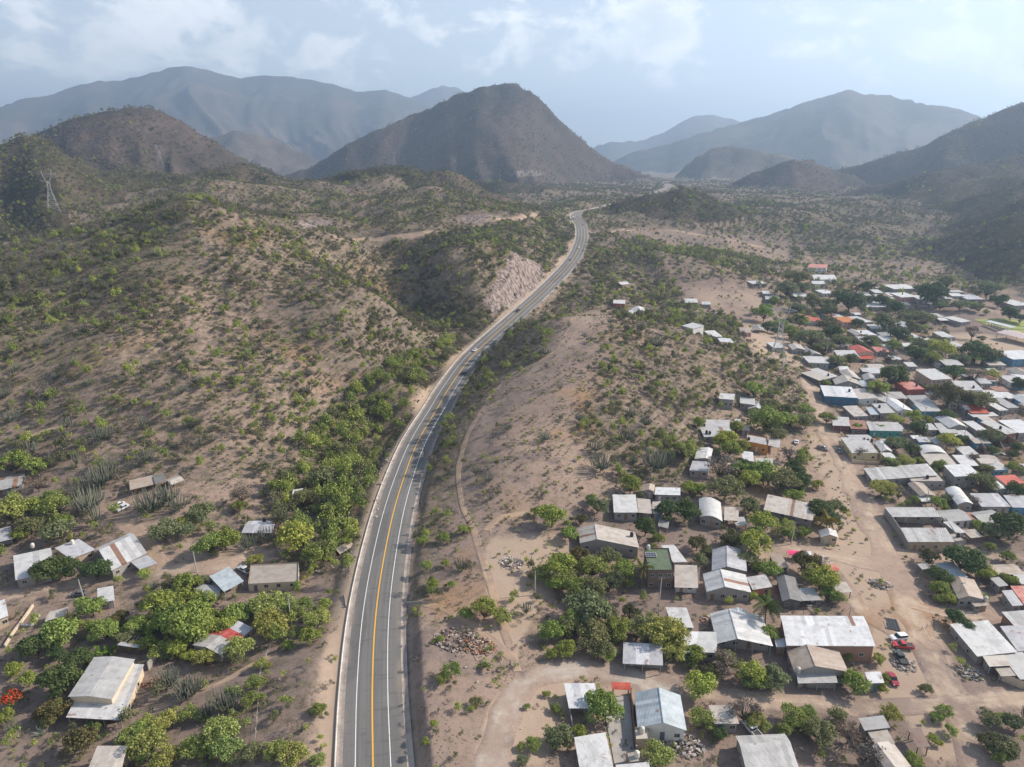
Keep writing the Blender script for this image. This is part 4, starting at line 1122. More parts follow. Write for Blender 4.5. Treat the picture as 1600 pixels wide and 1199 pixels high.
H(1160, 720, 1178, 722, 1159, 705, 2.8, 'f', 'bright', 'block')
H(1179, 732, 1207, 733, 1181, 717, 2.7, 'f', 'pale', 'block')
H(1149, 662, 1159, 663, 1147, 654, 2.5, 'f', 'pale', 'block')
H(1159, 672, 1172, 673, 1157, 664, 2.5, 'f', 'dirty', 'block')
H(1138, 733, 1149, 734, 1137, 724, 2.2, 'f', 'cream', 'block', front='open', name='lean_to', cat='lean-to')

# ------------------------------------------------------------------ bottom edge
H(889, 1107, 939, 1107, 881, 1069, 3.0, 'f', 'bright', 'block', front='porch', name='carport', cat='carport', hero='white carport beside the paved yard')
H(956, 1077, 986, 1078, 955, 1066, 3.0, 'gy', 'red', 'cream', front='open', name='gatehouse', cat='gatehouse', hero='little red roofed gate')
bluew = H(996, 1137, 1073, 1142, 991, 1082, 3.2, 'gx', 'blueish', 'white', ridge=.52, hero='square white house right of the paved yard')
H(908, 1215, 960, 1206, 897, 1154, 2.8, 'f', 'white', 'block', say='pale roof at the bottom of the yard')
H(984, 1193, 1003, 1191, 979, 1176, 2.5, 'flat', 'slab', 'block', name='outhouse', cat='outhouse', wins=False, say='small concrete slab roof')
H(962, 1219, 1016, 1214, 962, 1196, 2.6, 'f', 'white', 'block')
H(994, 1157, 1016, 1156, 992, 1138, 2.4, 'flat', 'cream', 'cream', name='outhouse', cat='outhouse', wins=False, say='small cream slab roof')
H(973, 1037, 1036, 1040, 974, 1005, 2.7, 'f', 'lilac', 'block', front='porch', hero='grey patched roof above the gravel road')
H(1050, 980, 1084, 981, 1040, 950, 2.8, 'f', 'white', 'block')
H(1064, 1019, 1119, 1020, 1070, 988, 2.7, 'f', 'white', 'block')
H(1120, 1006, 1208, 1010, 1109, 959, 3.0, 'gx', 'white', 'block', ridge=.36, front='porch', hero='wide white roof below the green palm')
H(1132, 963, 1167, 964, 1131, 953, 2.8, 'gx', 'blueish', 'block', ridge=.6)
whiteh = H(1229, 1009, 1368, 1010, 1219, 962, 4.2, 'gy', 'bright', 'brick', ridge=.6, rise=.5, name='warehouse', cat='warehouse', hero='long bright white warehouse')
tanh_ = H(1241, 1050, 1326, 1050, 1229, 1016, 3.2, 'gx', 'tan', 'block', ridge=.37, hero='tan tiled house with a porch')
H(1247, 1068, 1309, 1067, 1244, 1052, 2.5, 'f', 'pale', 'block', front='porch', name='porch', cat='porch', say='pale porch roof')
H(1213, 1011, 1229, 1011, 1210, 998, 2.5, 'f', 'bright', 'block')
H(1116, 1131, 1155, 1131, 1107, 1103, 2.7, 'f', 'cream', 'block', say='cream roof under a bare tree')
botg = H(1172, 1228, 1256, 1224, 1149, 1150, 2.9, 'gy', 'pale', 'block', ridge=.74, hero='ridged grey roof at the bottom edge')
H(1351, 1142, 1391, 1137, 1341, 1123, 2.7, 'f', 'grey', 'block')
H(1368, 1166, 1399, 1162, 1356, 1145, 2.5, 'f', 'dirty', 'block')
H(1388, 1208, 1424, 1198, 1374, 1168, 2.5, 'gx', 'cream', 'block', ridge=.3)
H(1433, 1168, 1454, 1167, 1426, 1141, 2.6, 'f', 'brown', 'brown', front='open', name='shed', cat='shed', hero='rusty brown shed by the street')
H(1357, 1068, 1382, 1067, 1351, 1051, 2.6, 'f', 'bright', 'block')
yardR = H(1527, 1026, 1590, 1019, 1526, 984, 3.0, 'f', 'white', 'block', hero='large white roofs of the corner compound')
H(1590, 1018, 1645, 1016, 1562, 980, 3.2, 'f', 'lilac', 'block')
H(1546, 1042, 1581, 1040, 1535, 1026, 2.8, 'f', 'cream', 'block', front='porch')
H(1594, 1062, 1632, 1060, 1575, 1024, 2.8, 'f', 'pale', 'block', front='porch')
H(1564, 1057, 1588, 1056, 1562, 1045, 2.4, 'f', 'dirty', 'block', front='open', name='lean_to', cat='lean-to')
H(1592, 986, 1642, 982, 1582, 960, 3.4, 'f', 'pale', 'brick')

# ------------------------------------------------------------------ right of the main street
comp1 = H(1394, 808, 1472, 808, 1382, 795, 3.4, 'b', 'pale', 'block', front='porch', hero='long shed at the back of the walled yard')
comp2 = H(1419, 847, 1492, 847, 1407, 826, 3.4, 'f', 'pale', 'tan', hero='walled yard building by the street crossing')
H(1493, 847, 1509, 845, 1486, 836, 2.9, 'flat', 'slab', 'block')
H(1496, 834, 1509, 832, 1482, 816, 2.9, 'f', 'pale', 'block')
H(1479, 816, 1519, 813, 1468, 799, 2.7, 'gy', 'grey', 'white', ridge=.6)
H(1536, 819, 1574, 814, 1523, 802, 2.6, 'gy', 'grey', 'white', ridge=.6)
H(1515, 812, 1529, 812, 1511, 802, 2.5, 'f', 'rust', 'brown', front='open', name='lean_to', cat='lean-to', say='rusty awning')
H(1363, 751, 1466, 743, 1349, 733, 2.9, 'f', 'pale', 'block', hero='long low grey roof along the street')
H(1424, 753, 1477, 753, 1427, 743, 3.0, 'flat', 'cream', 'block')
H(1492, 745, 1532, 743, 1474, 728, 5.2, 'f', 'bright', 'block', hero='two storey house with a bright white roof')
H(1438, 776, 1463, 775, 1431, 757, 2.8, 'gx', 'tan', 'block', ridge=.35)
H(1440, 784, 1459, 784, 1437, 775, 2.3, 'f', 'white', 'block', front='open', name='lean_to', cat='lean-to')
H(1496, 789, 1521, 788, 1474, 761, 3.0, 'arch', 'white', 'block', say='rounded white roof')
H(1534, 792, 1580, 792, 1523, 773, 3.0, 'f', 'lilac', 'block')
H(1582, 793, 1628, 794, 1567, 775, 3.0, 'f', 'lilac', 'sky')
H(1575, 760, 1607, 758, 1560, 745, 3.2, 'f', 'red', 'white', hero='red sheet roof at the right edge')
H(1557, 767, 1577, 766, 1546, 746, 2.9, 'arch', 'white', 'block')
H(1497, 936, 1539, 937, 1482, 905, 2.9, 'gx', 'tan', 'block', ridge=.38, hero='tan gabled house below the dark tree')
H(1523, 948, 1545, 946, 1519, 936, 2.3, 'f', 'dirty', 'block')
H(1484, 905, 1513, 902, 1467, 882, 2.8, 'f', 'blueish', 'block')
H(1553, 899, 1600, 897, 1545, 884, 2.7, 'gy', 'tan', 'block', ridge=.6)
H(1596, 913, 1632, 912, 1587, 896, 2.8, 'f', 'pale', 'block')
H(1582, 947, 1599, 946, 1558, 915, 3.0, 'f', 'lilac', 'block')
H(1601, 946, 1642, 945, 1578, 917, 3.0, 'f', 'pinkred', 'pink', hero='pinkish roof at the right edge')
H(1561, 917, 1576, 915, 1546, 904, 2.7, 'f', 'grey', 'block')
H(1517, 841, 1537, 839, 1512, 830, 2.3, 'f', 'dirty', 'block', front='open', name='lean_to', cat='lean-to')
H(1441, 890, 1457, 888, 1437, 882, 2.4, 'f', 'grey', 'block', front='open', name='lean_to', cat='lean-to')
# rows behind
H(1288, 619, 1340, 622, 1281, 603, 4.4, 'f', 'bright', 'blue', name='store', cat='store', hero='blue walled store')
H(1342, 624, 1373, 622, 1334, 610, 3.4, 'f', 'cream', 'white')
H(1334, 651, 1357, 650, 1325, 636, 3.0, 'f', 'cream', 'block')
H(1360, 648, 1375, 648, 1351, 636, 2.8, 'f', 'blueish', 'block')
H(1376, 646, 1399, 645, 1362, 632, 3.8, 'f', 'pale', 'block')
H(1403, 643, 1427, 642, 1391, 624, 3.0, 'gx', 'bright', 'white', ridge=.35, hero='bright white peaked roof')
H(1384, 629, 1398, 625, 1380, 614, 2.8, 'f', 'pale', 'block')
H(1431, 632, 1462, 631, 1415, 619, 3.0, 'f', 'grey', 'block')
H(1440, 643, 1472, 643, 1434, 632, 3.4, 'f', 'pale', 'sky', hero='light blue walled house')
H(1301, 665, 1328, 666, 1300, 652, 3.2, 'f', 'pale', 'red', front='porch', hero='house with a dark red porch')
H(1329, 670, 1356, 671, 1325, 657, 2.8, 'f', 'rust', 'brown', hero='rusty brown roof beside the teal house')
H(1359, 673, 1411, 674, 1353, 660, 3.2, 'f', 'pale', 'teal', hero='teal walled house')
threet = H(1331, 708, 1373, 708, 1309, 679, 3.6, 'f', 'pale', 'yellow', hero='house with three black tanks')
H(1377, 706, 1395, 706, 1369, 684, 3.0, 'gx', 'white', 'block')
H(1386, 717, 1403, 717, 1375, 708, 2.6, 'f', 'white', 'block')
H(1440, 709, 1480, 709, 1436, 698.5, 2.9, 'arch', 'white', 'block', rise=1.0)
H(1453, 727, 1495, 726, 1438, 710, 2.7, 'f', 'cream', 'block')
H(1446, 672, 1466, 672, 1443, 663, 2.8, 'f', 'pale', 'block')
H(1470, 677, 1498, 677, 1459, 662, 2.8, 'f', 'pale', 'block', front='porch')
H(1483, 669, 1513, 668, 1489, 655, 3.4, 'gx', 'white', 'block')
H(1526, 673, 1543, 672, 1513, 660, 3.6, 'f', 'white', 'block')
H(1491, 685, 1524, 684, 1488, 675, 2.5, 'f', 'pale', 'block', front='porch')
H(1518, 646, 1547, 646, 1504, 633, 3.2, 'f', 'red', 'block', hero='house with a red front roof')
H(1521, 652, 1561, 650, 1519, 647, 2.7, 'f', 'white', 'block', front='open', name='porch', cat='porch', say='white strip porch')
H(1508, 640, 1517, 640, 1494, 627, 3.2, 'f', 'white', 'block')
H(1546, 664, 1563, 663, 1533, 653, 3.2, 'f', 'cream', 'sky')
H(1573, 679, 1591, 676, 1555, 661, 4.2, 'f', 'pale', 'brick')
H(1592, 677, 1628, 675, 1575, 659, 4.0, 'f', 'bright', 'block')
H(1506, 711, 1530, 710, 1491, 699, 2.8, 'f', 'pale', 'block')
H(1503, 728, 1530, 728, 1487, 712, 2.8, 'f', 'white', 'block')
H(1553, 735, 1578, 734, 1546, 721, 2.8, 'f', 'pale', 'sky')
H(1549, 622, 1572, 622, 1544, 612, 2.8, 'f', 'white', 'block')
H(1576, 623, 1593, 622, 1567, 612, 2.8, 'f', 'white', 'block')
H(1562, 642, 1576, 641, 1543, 624, 2.8, 'f', 'white', 'block')
H(1575, 638, 1593, 637, 1563, 625, 3.2, 'f', 'grey', 'block')
H(1500, 610, 1537, 610, 1486, 596, 6.0, 'f', 'pale', 'white', hero='tall two storey house with white walls')
H(1456, 594, 1488, 592, 1427, 577, 6.0, 'f', 'white', 'tan', hero='long tan two storey building')
H(1418, 610, 1447, 609, 1412, 598, 4.0, 'flat', 'pinkred', 'red', hero='red parapet house')
H(1280, 595, 1298, 591, 1264, 576, 3.2, 'f', 'cream', 'dark')
H(1296, 591, 1310, 588, 1286, 576, 3.0, 'f', 'pale', 'dark')
H(1322, 593, 1345, 593, 1311, 580, 3.0, 'gx', 'cream', 'block')
H(1305, 601, 1345, 602, 1299, 591, 2.8, 'gx', 'cream', 'block', ridge=.5)
H(1346, 604, 1360, 604, 1343, 595, 2.8, 'f', 'blueish', 'block')
H(1350, 595, 1369, 595, 1346, 586, 3.0, 'gx', 'grey', 'block')
H(1264, 567, 1296, 568, 1253, 557, 3.0, 'f', 'white', 'block')
H(1310, 558, 1344, 558, 1302, 548, 3.4, 'f', 'white', 'block', front='porch')
H(1342, 553, 1367, 552, 1326, 538, 4.6, 'gx', 'red', 'cream', ridge=.55, hero='big red gabled hall')
H(1344, 561, 1370, 561, 1342, 554, 2.8, 'f', 'red', 'cream', front='open', name='porch', cat='porch', say='red porch roof')
H(1370, 550, 1391, 550, 1366, 543, 3.2, 'f', 'pinkred', 'block')
H(1348, 581, 1358, 582, 1335, 567, 3.0, 'f', 'pale', 'dark')
H(1312, 579, 1328, 579, 1309, 573, 2.6, 'f', 'bright', 'block')
# ------------------------------------------------------------------ upper village
H(1262, 418, 1292, 419, 1265, 412, 5.5, 'f', 'pinkred', 'white', hero='white house with a red roof on the upper slope')
H(1272, 437, 1308, 437, 1269, 430, 4.0, 'f', 'white', 'white')
H(1270, 444, 1290, 444, 1266, 437, 4.5, 'f', 'white', 'white')
H(1287, 459, 1304, 458, 1283, 453, 3.0, 'f', 'bright', 'white')
H(1243, 464, 1266, 463, 1238, 459, 3.0, 'f', 'bright', 'white', front='open')
H(1196, 468, 1219, 468, 1194, 460, 3.0, 'f', 'pale', 'block', front='porch', hero='grey porch house on the bare knoll')
H(1192, 459, 1204, 459, 1190, 455, 3.0, 'f', 'white', 'block')
H(1176, 444, 1197, 443, 1175, 440, 3.0, 'f', 'white', 'block')
H(1234, 496, 1262, 500, 1232, 490, 3.5, 'f', 'red', 'white', hero='long red roof behind the pylon')
H(1262, 501, 1283, 503, 1259, 492, 3.5, 'f', 'red', 'white')
H(1157, 520, 1175, 520, 1153, 513, 3.0, 'f', 'tan', 'pink', hero='lone tan house by the pylon')
H(1178, 516, 1195, 516, 1175, 510, 2.6, 'gx', 'grey', 'brown', front='open')
H(1209, 544, 1227, 543, 1203, 536, 3.2, 'f', 'white', 'block')
H(1238, 547, 1259, 547, 1231, 539, 3.0, 'gx', 'cream', 'block', ridge=.4)
H(1265, 556, 1285, 555, 1259, 546, 3.0, 'gx', 'grey', 'block', ridge=.45)
H(1318, 504, 1341, 503, 1315, 497, 5.0, 'f', 'orange', 'pink', hero='house with an orange roof terrace')
H(1342, 505, 1364, 503, 1333, 496, 4.5, 'f', 'white', 'block')
H(1305, 497, 1321, 496, 1302, 491, 3.0, 'f', 'white', 'block')
H(1338, 525, 1352, 524, 1317, 513, 3.5, 'gx', 'cream', 'tan', ridge=.5)
H(1350, 525, 1371, 524, 1338, 516, 3.2, 'f', 'bright', 'block')
H(1362, 514, 1395, 514, 1359, 508, 3.4, 'f', 'white', 'block')
H(1345, 534, 1374, 534, 1342, 527, 3.0, 'f', 'white', 'block')
H(1345, 462, 1362, 462, 1342, 457, 3.0, 'f', 'white', 'block')
H(1367, 458, 1381, 458, 1365, 453, 3.0, 'f', 'white', 'block')
H(1374, 467, 1399, 467, 1371, 461, 3.0, 'f', 'pale', 'block', front='porch')
H(1354, 480, 1389, 480, 1349, 472, 3.2, 'f', 'pale', 'block')
H(1397, 452, 1434, 451, 1392, 446, 3.4, 'f', 'white', 'block')
H(1409, 465, 1434, 464, 1406, 459, 4.0, 'f', 'white', 'pink')
H(1435, 468, 1459, 468, 1432, 461, 4.0, 'f', 'white', 'block')
H(1511, 468, 1539, 468, 1490, 459, 3.6, 'f', 'lilac', 'block', front='porch', hero='long lilac roof beyond the football ground')
H(1488, 463, 1508, 463, 1485, 459, 3.2, 'f', 'white', 'block')
H(1487, 457, 1507, 457, 1485, 454, 3.2, 'f', 'pale', 'block')
H(1586, 478, 1612, 477, 1584, 471, 3.0, 'f', 'white', 'block')
H(1583, 562, 1628, 560, 1576, 551, 5.0, 'f', 'bright', 'sky', hero='tall store with blue walls at the right edge')
H(1480, 528, 1494, 527, 1472, 520, 3.0, 'f', 'grey', 'block')
H(1416, 513, 1436, 512, 1409, 503, 3.2, 'gx', 'white', 'block')
H(1502, 504, 1518, 502, 1493, 496, 3.2, 'f', 'white', 'block')
H(1469, 501, 1483, 501, 1466, 495, 3.0, 'f', 'white', 'block', front='open')
H(1456, 478, 1466, 478, 1454, 473, 2.8, 'f', 'white', 'block')
H(1487, 542, 1507, 541, 1485, 536, 3.0, 'f', 'pale', 'pink')
H(1460, 537, 1470, 536, 1453, 528, 2.8, 'f', 'white', 'block')
H(1427, 529, 1442, 528, 1423, 522, 3.0, 'f', 'white', 'block')
H(1478, 571, 1507, 571, 1475, 563, 4.5, 'f', 'pale', 'dark')
H(1546, 571, 1573, 571, 1539, 563, 3.0, 'f', 'cream', 'block')
H(1419, 573, 1434, 573, 1417, 567, 3.0, 'f', 'white', 'block')
H(1394, 562, 1410, 562, 1391, 556, 3.0, 'f', 'white', 'block')
# lone houses behind the spur
H(970, 445, 984, 444, 969, 440, 2.8, 'gy', 'bright', 'brown', front='open', hero='lone white canopy near the highway bend')
H(958, 474, 977, 475, 958, 469, 3.4, 'f', 'white', 'red', hero='small house with pink red walls behind the spur')
H(988, 489, 1010, 488, 986, 482, 2.8, 'gx', 'white', 'block', front='open')
H(980, 489, 989, 490, 979, 485, 2.4, 'f', 'white', 'block')
H(1070, 473, 1091, 473, 1068, 467, 2.8, 'f', 'white', 'block')
H(1097, 476, 1111, 476, 1096, 472, 2.8, 'f', 'white', 'block')
H(1065, 509, 1083, 514, 1066, 503, 3.4, 'f', 'white', 'white', hero='small white house at the edge of the green hollow')
H(1112, 527, 1129, 526, 1109, 518, 3.0, 'f', 'white', 'block')
H(1125, 534, 1147, 536, 1120, 528, 2.8, 'f', 'bright', 'block', front='open')
def set_ctr():
    for r_ in HOUSES:
        r_['ctr'] = np.mean([np.array(c) for c in r_['corners']], axis=0)
set_ctr()
# the packed back rows: more small houses wherever a plot is still free
fr_ = random.Random(21); FILL = [(1285, 530), (1300, 485), (1345, 450), (1400, 445), (1470, 450), (1545, 475), (1500, 500), (1480, 530), (1600, 575), (1640, 600), (1640, 900), (1560, 870), (1500, 800), (1380, 770), (1330, 690), (1300, 640), (1285, 600)]
made = 0
for _ in range(900):
    qx, qy = fr_.uniform(1280, 1620), fr_.uniform(448, 830)
    if fr_.random() < (qy - 448) / 600 or not in_poly(np.array([qx]), np.array([qy]), FILL)[0]: continue
    g0 = on_ground(qx, qy); _, _, dep = proj(g0); Wm = fr_.uniform(5, 10.5); wp = Wm * FPX / dep
    if any(math.hypot(g0[0] - r_['ctr'][0], g0[1] - r_['ctr'][1]) < .5 * (max(Wm, 7) + .85 * max(r_['W'], r_['D'])) + .6 for r_ in HOUSES): continue
    dpx = wp * fr_.uniform(.26, .40)
    sh = (1050 - qx) / (qy - 262 + 40) * dpx * .55
    H(qx - wp / 2, qy + dpx * .3, qx + wp / 2, qy + dpx * .3 - .3, qx - wp / 2 + sh, qy - dpx * .7, fr_.uniform(2.6, 3.4), fr_.choice(['f', 'f', 'f', 'gx', 'gy', 'b']), fr_.choice(['white', 'white', 'pale', 'lilac', 'cream', 'grey', 'bright', 'dirty', 'rust']),
      fr_.choice(['block', 'block', 'white', 'cream', 'tan', 'pink', 'sky']), front=fr_.choice(['wall', 'wall', 'porch']))
    set_ctr(); made += 1
    if made > 64: break
for r_ in HOUSES:
    r_['ctr'] = np.mean([np.array(c) for c in r_['corners']], axis=0)
# ------------------------------------------------------------------ foliage materials and prototypes
def foliage(name, cols=None, trans=.25):
    m = Mat(name, .75, .15)
    lv = m.attr('leafv')
    if cols is None: base = m.ocol()
    else:
        r = m.orand()
        base = m.mix(m.rng(r, .0, .55, 0, 1, False), cols[0], cols[1])
        base = m.mix(m.rng(r, .55, 1.0, 0, 1, False), base, cols[2])
    c = m.hsv(base, .5, 1.0, m.rng(lv, 0, 1, .62, 1.38, False))
    c = m.mix(m.rng(lv, .86, .92, 0, .55), c, m.hsv(base, .48, .8, 1.5))
    m.col(c)
    t = m.n('ShaderNodeBsdfTranslucent'); m.put(t.inputs[0], m.hsv(c, .495, 1.05, 1.25))
    mx = m.n('ShaderNodeMixShader'); mx.inputs[0].default_value = trans
    out = m.nt.nodes['Material Output']
    m.nt.links.new(m.b.outputs[0], mx.inputs[1]); m.nt.links.new(t.outputs[0], mx.inputs[2]); m.nt.links.new(mx.outputs[0], out.inputs[0])
    return m.mat
MAT_LEAF = foliage('tree_foliage')
MAT_SHRUB = {'green': foliage('green_shrub_foliage', ((.265, .310, .078), (.195, .240, .068), (.340, .375, .085))),
             'olive': foliage('olive_shrub_foliage', ((.135, .140, .070), (.170, .165, .088), (.105, .118, .058))),
             'grey': foliage('dry_shrub_twigs', ((.150, .125, .098), (.115, .100, .080), (.190, .158, .122)), .1)}
MAT_CACT = {}
def cactus_mat():
    m = Mat('cactus_skin', .7, .2)
    c = m.mix(m.orand(), (.085, .105, .070), (.130, .145, .105)); c = m.mix(m.rng(m.attr('leafv'), .2, .9), c, (.175, .175, .140)); m.col(c); return m.mat
MAT_CACTUS = cactus_mat()
MAT_BARK = plain('bark', (.13, .10, .075), .9, .1, .45)
MAT_BLOSSOM = plain('red_blossom', (.55, .055, .015), .7, .2, .35)
MAT_FROND = foliage('palm_frond', None, .2)

def leaf_mesh(name, P, Nn, size, mats, seed, mi=None, aspect=.75):
    """leaf clumps: one bent quad each"""
    g = np.random.default_rng(seed); n = len(P)
    Nn = Nn / np.linalg.norm(Nn, axis=1)[:, None]
    a = np.cross(Nn, g.normal(size=(n, 3))); a /= np.linalg.norm(a, axis=1)[:, None] + 1e-9
    b = np.cross(Nn, a)
    s = (np.broadcast_to(size, (n,)) * g.uniform(.65, 1.3, n))[:, None]
    V = np.stack([P - a * s - b * s * aspect * .6, P + a * s * .5 - b * s * aspect, P + a * s + b * s * aspect * .5 + Nn * s * .35, P - a * s * .4 + b * s * aspect], 1)
    F = np.arange(4 * n).reshape(n, 4)
    me = mesh_np(name, V, F, mats, mi)
    at = me.attributes.new('leafv', 'FLOAT', 'POINT'); at.data.foreach_set('value', np.repeat(g.random(n), 4).astype(np.float32))
    return me
def crown_points(n, seed, rx=1.0, rz=.72, cz=1.05, lobes=14, lob=(.30, .5), shell=.75, flat=0.0, airy=0.0):
    g = np.random.default_rng(seed)
    C, r = [], []
    for k in range(lobes):
        d = g.normal(size=3); d /= np.linalg.norm(d); rad = g.uniform(.35, .95) ** .7
        if d[2] < -.35: d[2] *= -.6
        C.append([d[0] * rad * rx * .78, d[1] * rad * rx * .78, cz + d[2] * rad * rz * .72 + flat * (rad ** 2) * -.1]); r.append(g.uniform(*lob))
    C = np.array(C); r = np.array(r)
    w = r ** 2 / (r ** 2).sum(); k = g.choice(lobes, n, p=w)
    d = g.normal(size=(n, 3)); d /= np.linalg.norm(d, axis=1)[:, None]
    d[:, 2] = np.where(d[:, 2] < -.3, -d[:, 2] * .5, d[:, 2])
    q = g.random(n) ** .4; q = shell + (1 - shell) * q if airy == 0 else q ** .8
    P = C[k] + d * (r[k] * q)[:, None] * np.array([1, 1, .8])
    P += g.normal(size=(n, 3)) * .03
    N = d * .9 + g.normal(size=(n, 3)) * (.55 + airy) + np.array([0, 0, .35])
    return P, N, C
def trunk_mesh(name, C, seed, r=.055, fork=.42, tips=True):
    g = random.Random(seed); mb = MB()
    lean = (g.uniform(-.08, .08), g.uniform(-.08, .08))
    top = (lean[0], lean[1], fork)
    mb.tube([(0, 0, -.12), (lean[0] * .4, lean[1] * .4, fork * .5), top], [r * 1.35, r, r * .85], 6)
    for c in (C if tips else C[:5]):
        mid = ((top[0] + c[0]) * .5 + g.uniform(-.05, .05), (top[1] + c[1]) * .5 + g.uniform(-.05, .05), top[2] + (c[2] - top[2]) * .45)
        mb.tube([top, mid, tuple(c)], [r * .6, r * .36, r * .12], 4, cap=False)
    return mb.mesh(name, [MAT_BARK])
TREE = {}
def tree_proto(kind, k):
    key = (kind, k)
    if key in TREE: return TREE[key]
    sd = 1000 + hash((len(kind), ord(kind[0]), k)) % 997 + 37 * k
    if kind == 'dense':
        P, N, C = crown_points(3200, sd, rx=1.22, rz=.98, cz=.86, lobes=26, lob=(.28, .46)); cr = leaf_mesh('crown', P, N, .062, [MAT_LEAF], sd); fork = .26
    elif kind == 'round':
        P, N, C = crown_points(2700, sd, rx=1.22, lobes=26, lob=(.25, .42), rz=.92, cz=.82); cr = leaf_mesh('crown', P, N, .058, [MAT_LEAF], sd); fork = .26
    elif kind == 'airy':
        P, N, C = crown_points(2600, sd, rx=1.25, lobes=30, lob=(.22, .40), rz=.86, cz=.76, flat=.5, airy=.35); cr = leaf_mesh('crown', P, N, .052, [MAT_LEAF], sd); fork = .22
    elif kind == 'bare':
        P, N, C = crown_points(650, sd, rx=1.15, lobes=28, lob=(.16, .32), rz=.75, cz=.84, airy=.5); cr = leaf_mesh('crown', P, N, .045, [MAT_LEAF], sd); fork = .22
    elif kind == 'flame':
        P, N, C = crown_points(1500, sd, lobes=18, lob=(.24, .40), rz=.5, cz=.95, flat=.5)
        g = np.random.default_rng(sd); red = (P[:, 2] > .95) & (g.random(len(P)) < .62)
        cr = leaf_mesh('crown', P[~red], N[~red], .065, [MAT_LEAF], sd); fork = .26
        TREE[key] = (trunk_mesh('trunk', C, sd), cr, leaf_mesh('blossom', P[red], N[red], .06, [MAT_BLOSSOM], sd + 1)); return TREE[key]
    tr = trunk_mesh('trunk', C, sd, .05 if kind != 'bare' else .045, fork)
    if kind == 'bare':                       # many fine twigs
        g = random.Random(sd); mb = MB()
        for c in C:
            for _ in range(5):
                e = (c[0] + g.uniform(-.25, .25), c[1] + g.uniform(-.25, .25), c[2] + g.uniform(-.05, .28))
                mb.tube([tuple(c), e], [.010, .004], 3, cap=False)
        TREE[key] = (tr, cr, mb.mesh('twigs', [MAT_BARK])); return TREE[key]
    TREE[key] = (tr, cr); return TREE[key]
KINDT = {'dk': ('dense', 'broadleaf_tree', (.085, .120, .040)), 'gr': ('round', 'leafy_tree', (.215, .265, .060)), 'yl': ('round', 'leafy_tree', (.290, .330, .066)),
         'ol': ('airy', 'mesquite_tree', (.172, .186, .086)), 'ga': ('airy', 'mesquite_tree', (.235, .280, .078)), 'ya': ('airy', 'mesquite_tree', (.290, .312, .088)),
         'gy': ('bare', 'dry_tree', (.190, .155, .130)), 'br': ('round', 'leafy_tree', (.120, .110, .045)), 'fl': ('flame', 'flame_tree', (.10, .115, .04))}
TREES = []
trr = random.Random(5)
def world_size(px, py, wpx, frac):
    """world width of something wpx wide whose middle stands frac*width above the ground"""
    w = 4.0
    for _ in range(4):
        p = on_ground(px, py, w * frac); _, _, dep = proj(p); w = wpx * dep / FPX
    return w, p
def tree(px, py, wpx, k='gr', hs=1.0):
    kind, name, col = KINDT[k]
    w, p = world_size(px, py, wpx, .44 * hs)
    pr = tree_proto(kind, trr.randrange(4))
    g = float(gz(p[0], p[1]))
    o = empty(name, (p[0], p[1], g), trr.uniform(0, 6.28))
    s = w / 2; o.scale = (s * trr.uniform(.94, 1.06), s * trr.uniform(.94, 1.06), s * hs * trr.uniform(.95, 1.08))
    for me in pr:
        c = link(me.name.split('.')[0], me, o)
        f = trr.uniform(.85, 1.15); hsh = trr.uniform(-.10, .10)
        if c.name.startswith('crown'): c.color = (col[0] * f * (1 + hsh), col[1] * f, col[2] * f * (1 - hsh), 1)
    TREES.append(dict(ob=o, px=px, py=py, w=wpx, k=k, x=p[0], y=p[1], r=w / 2))
    return o

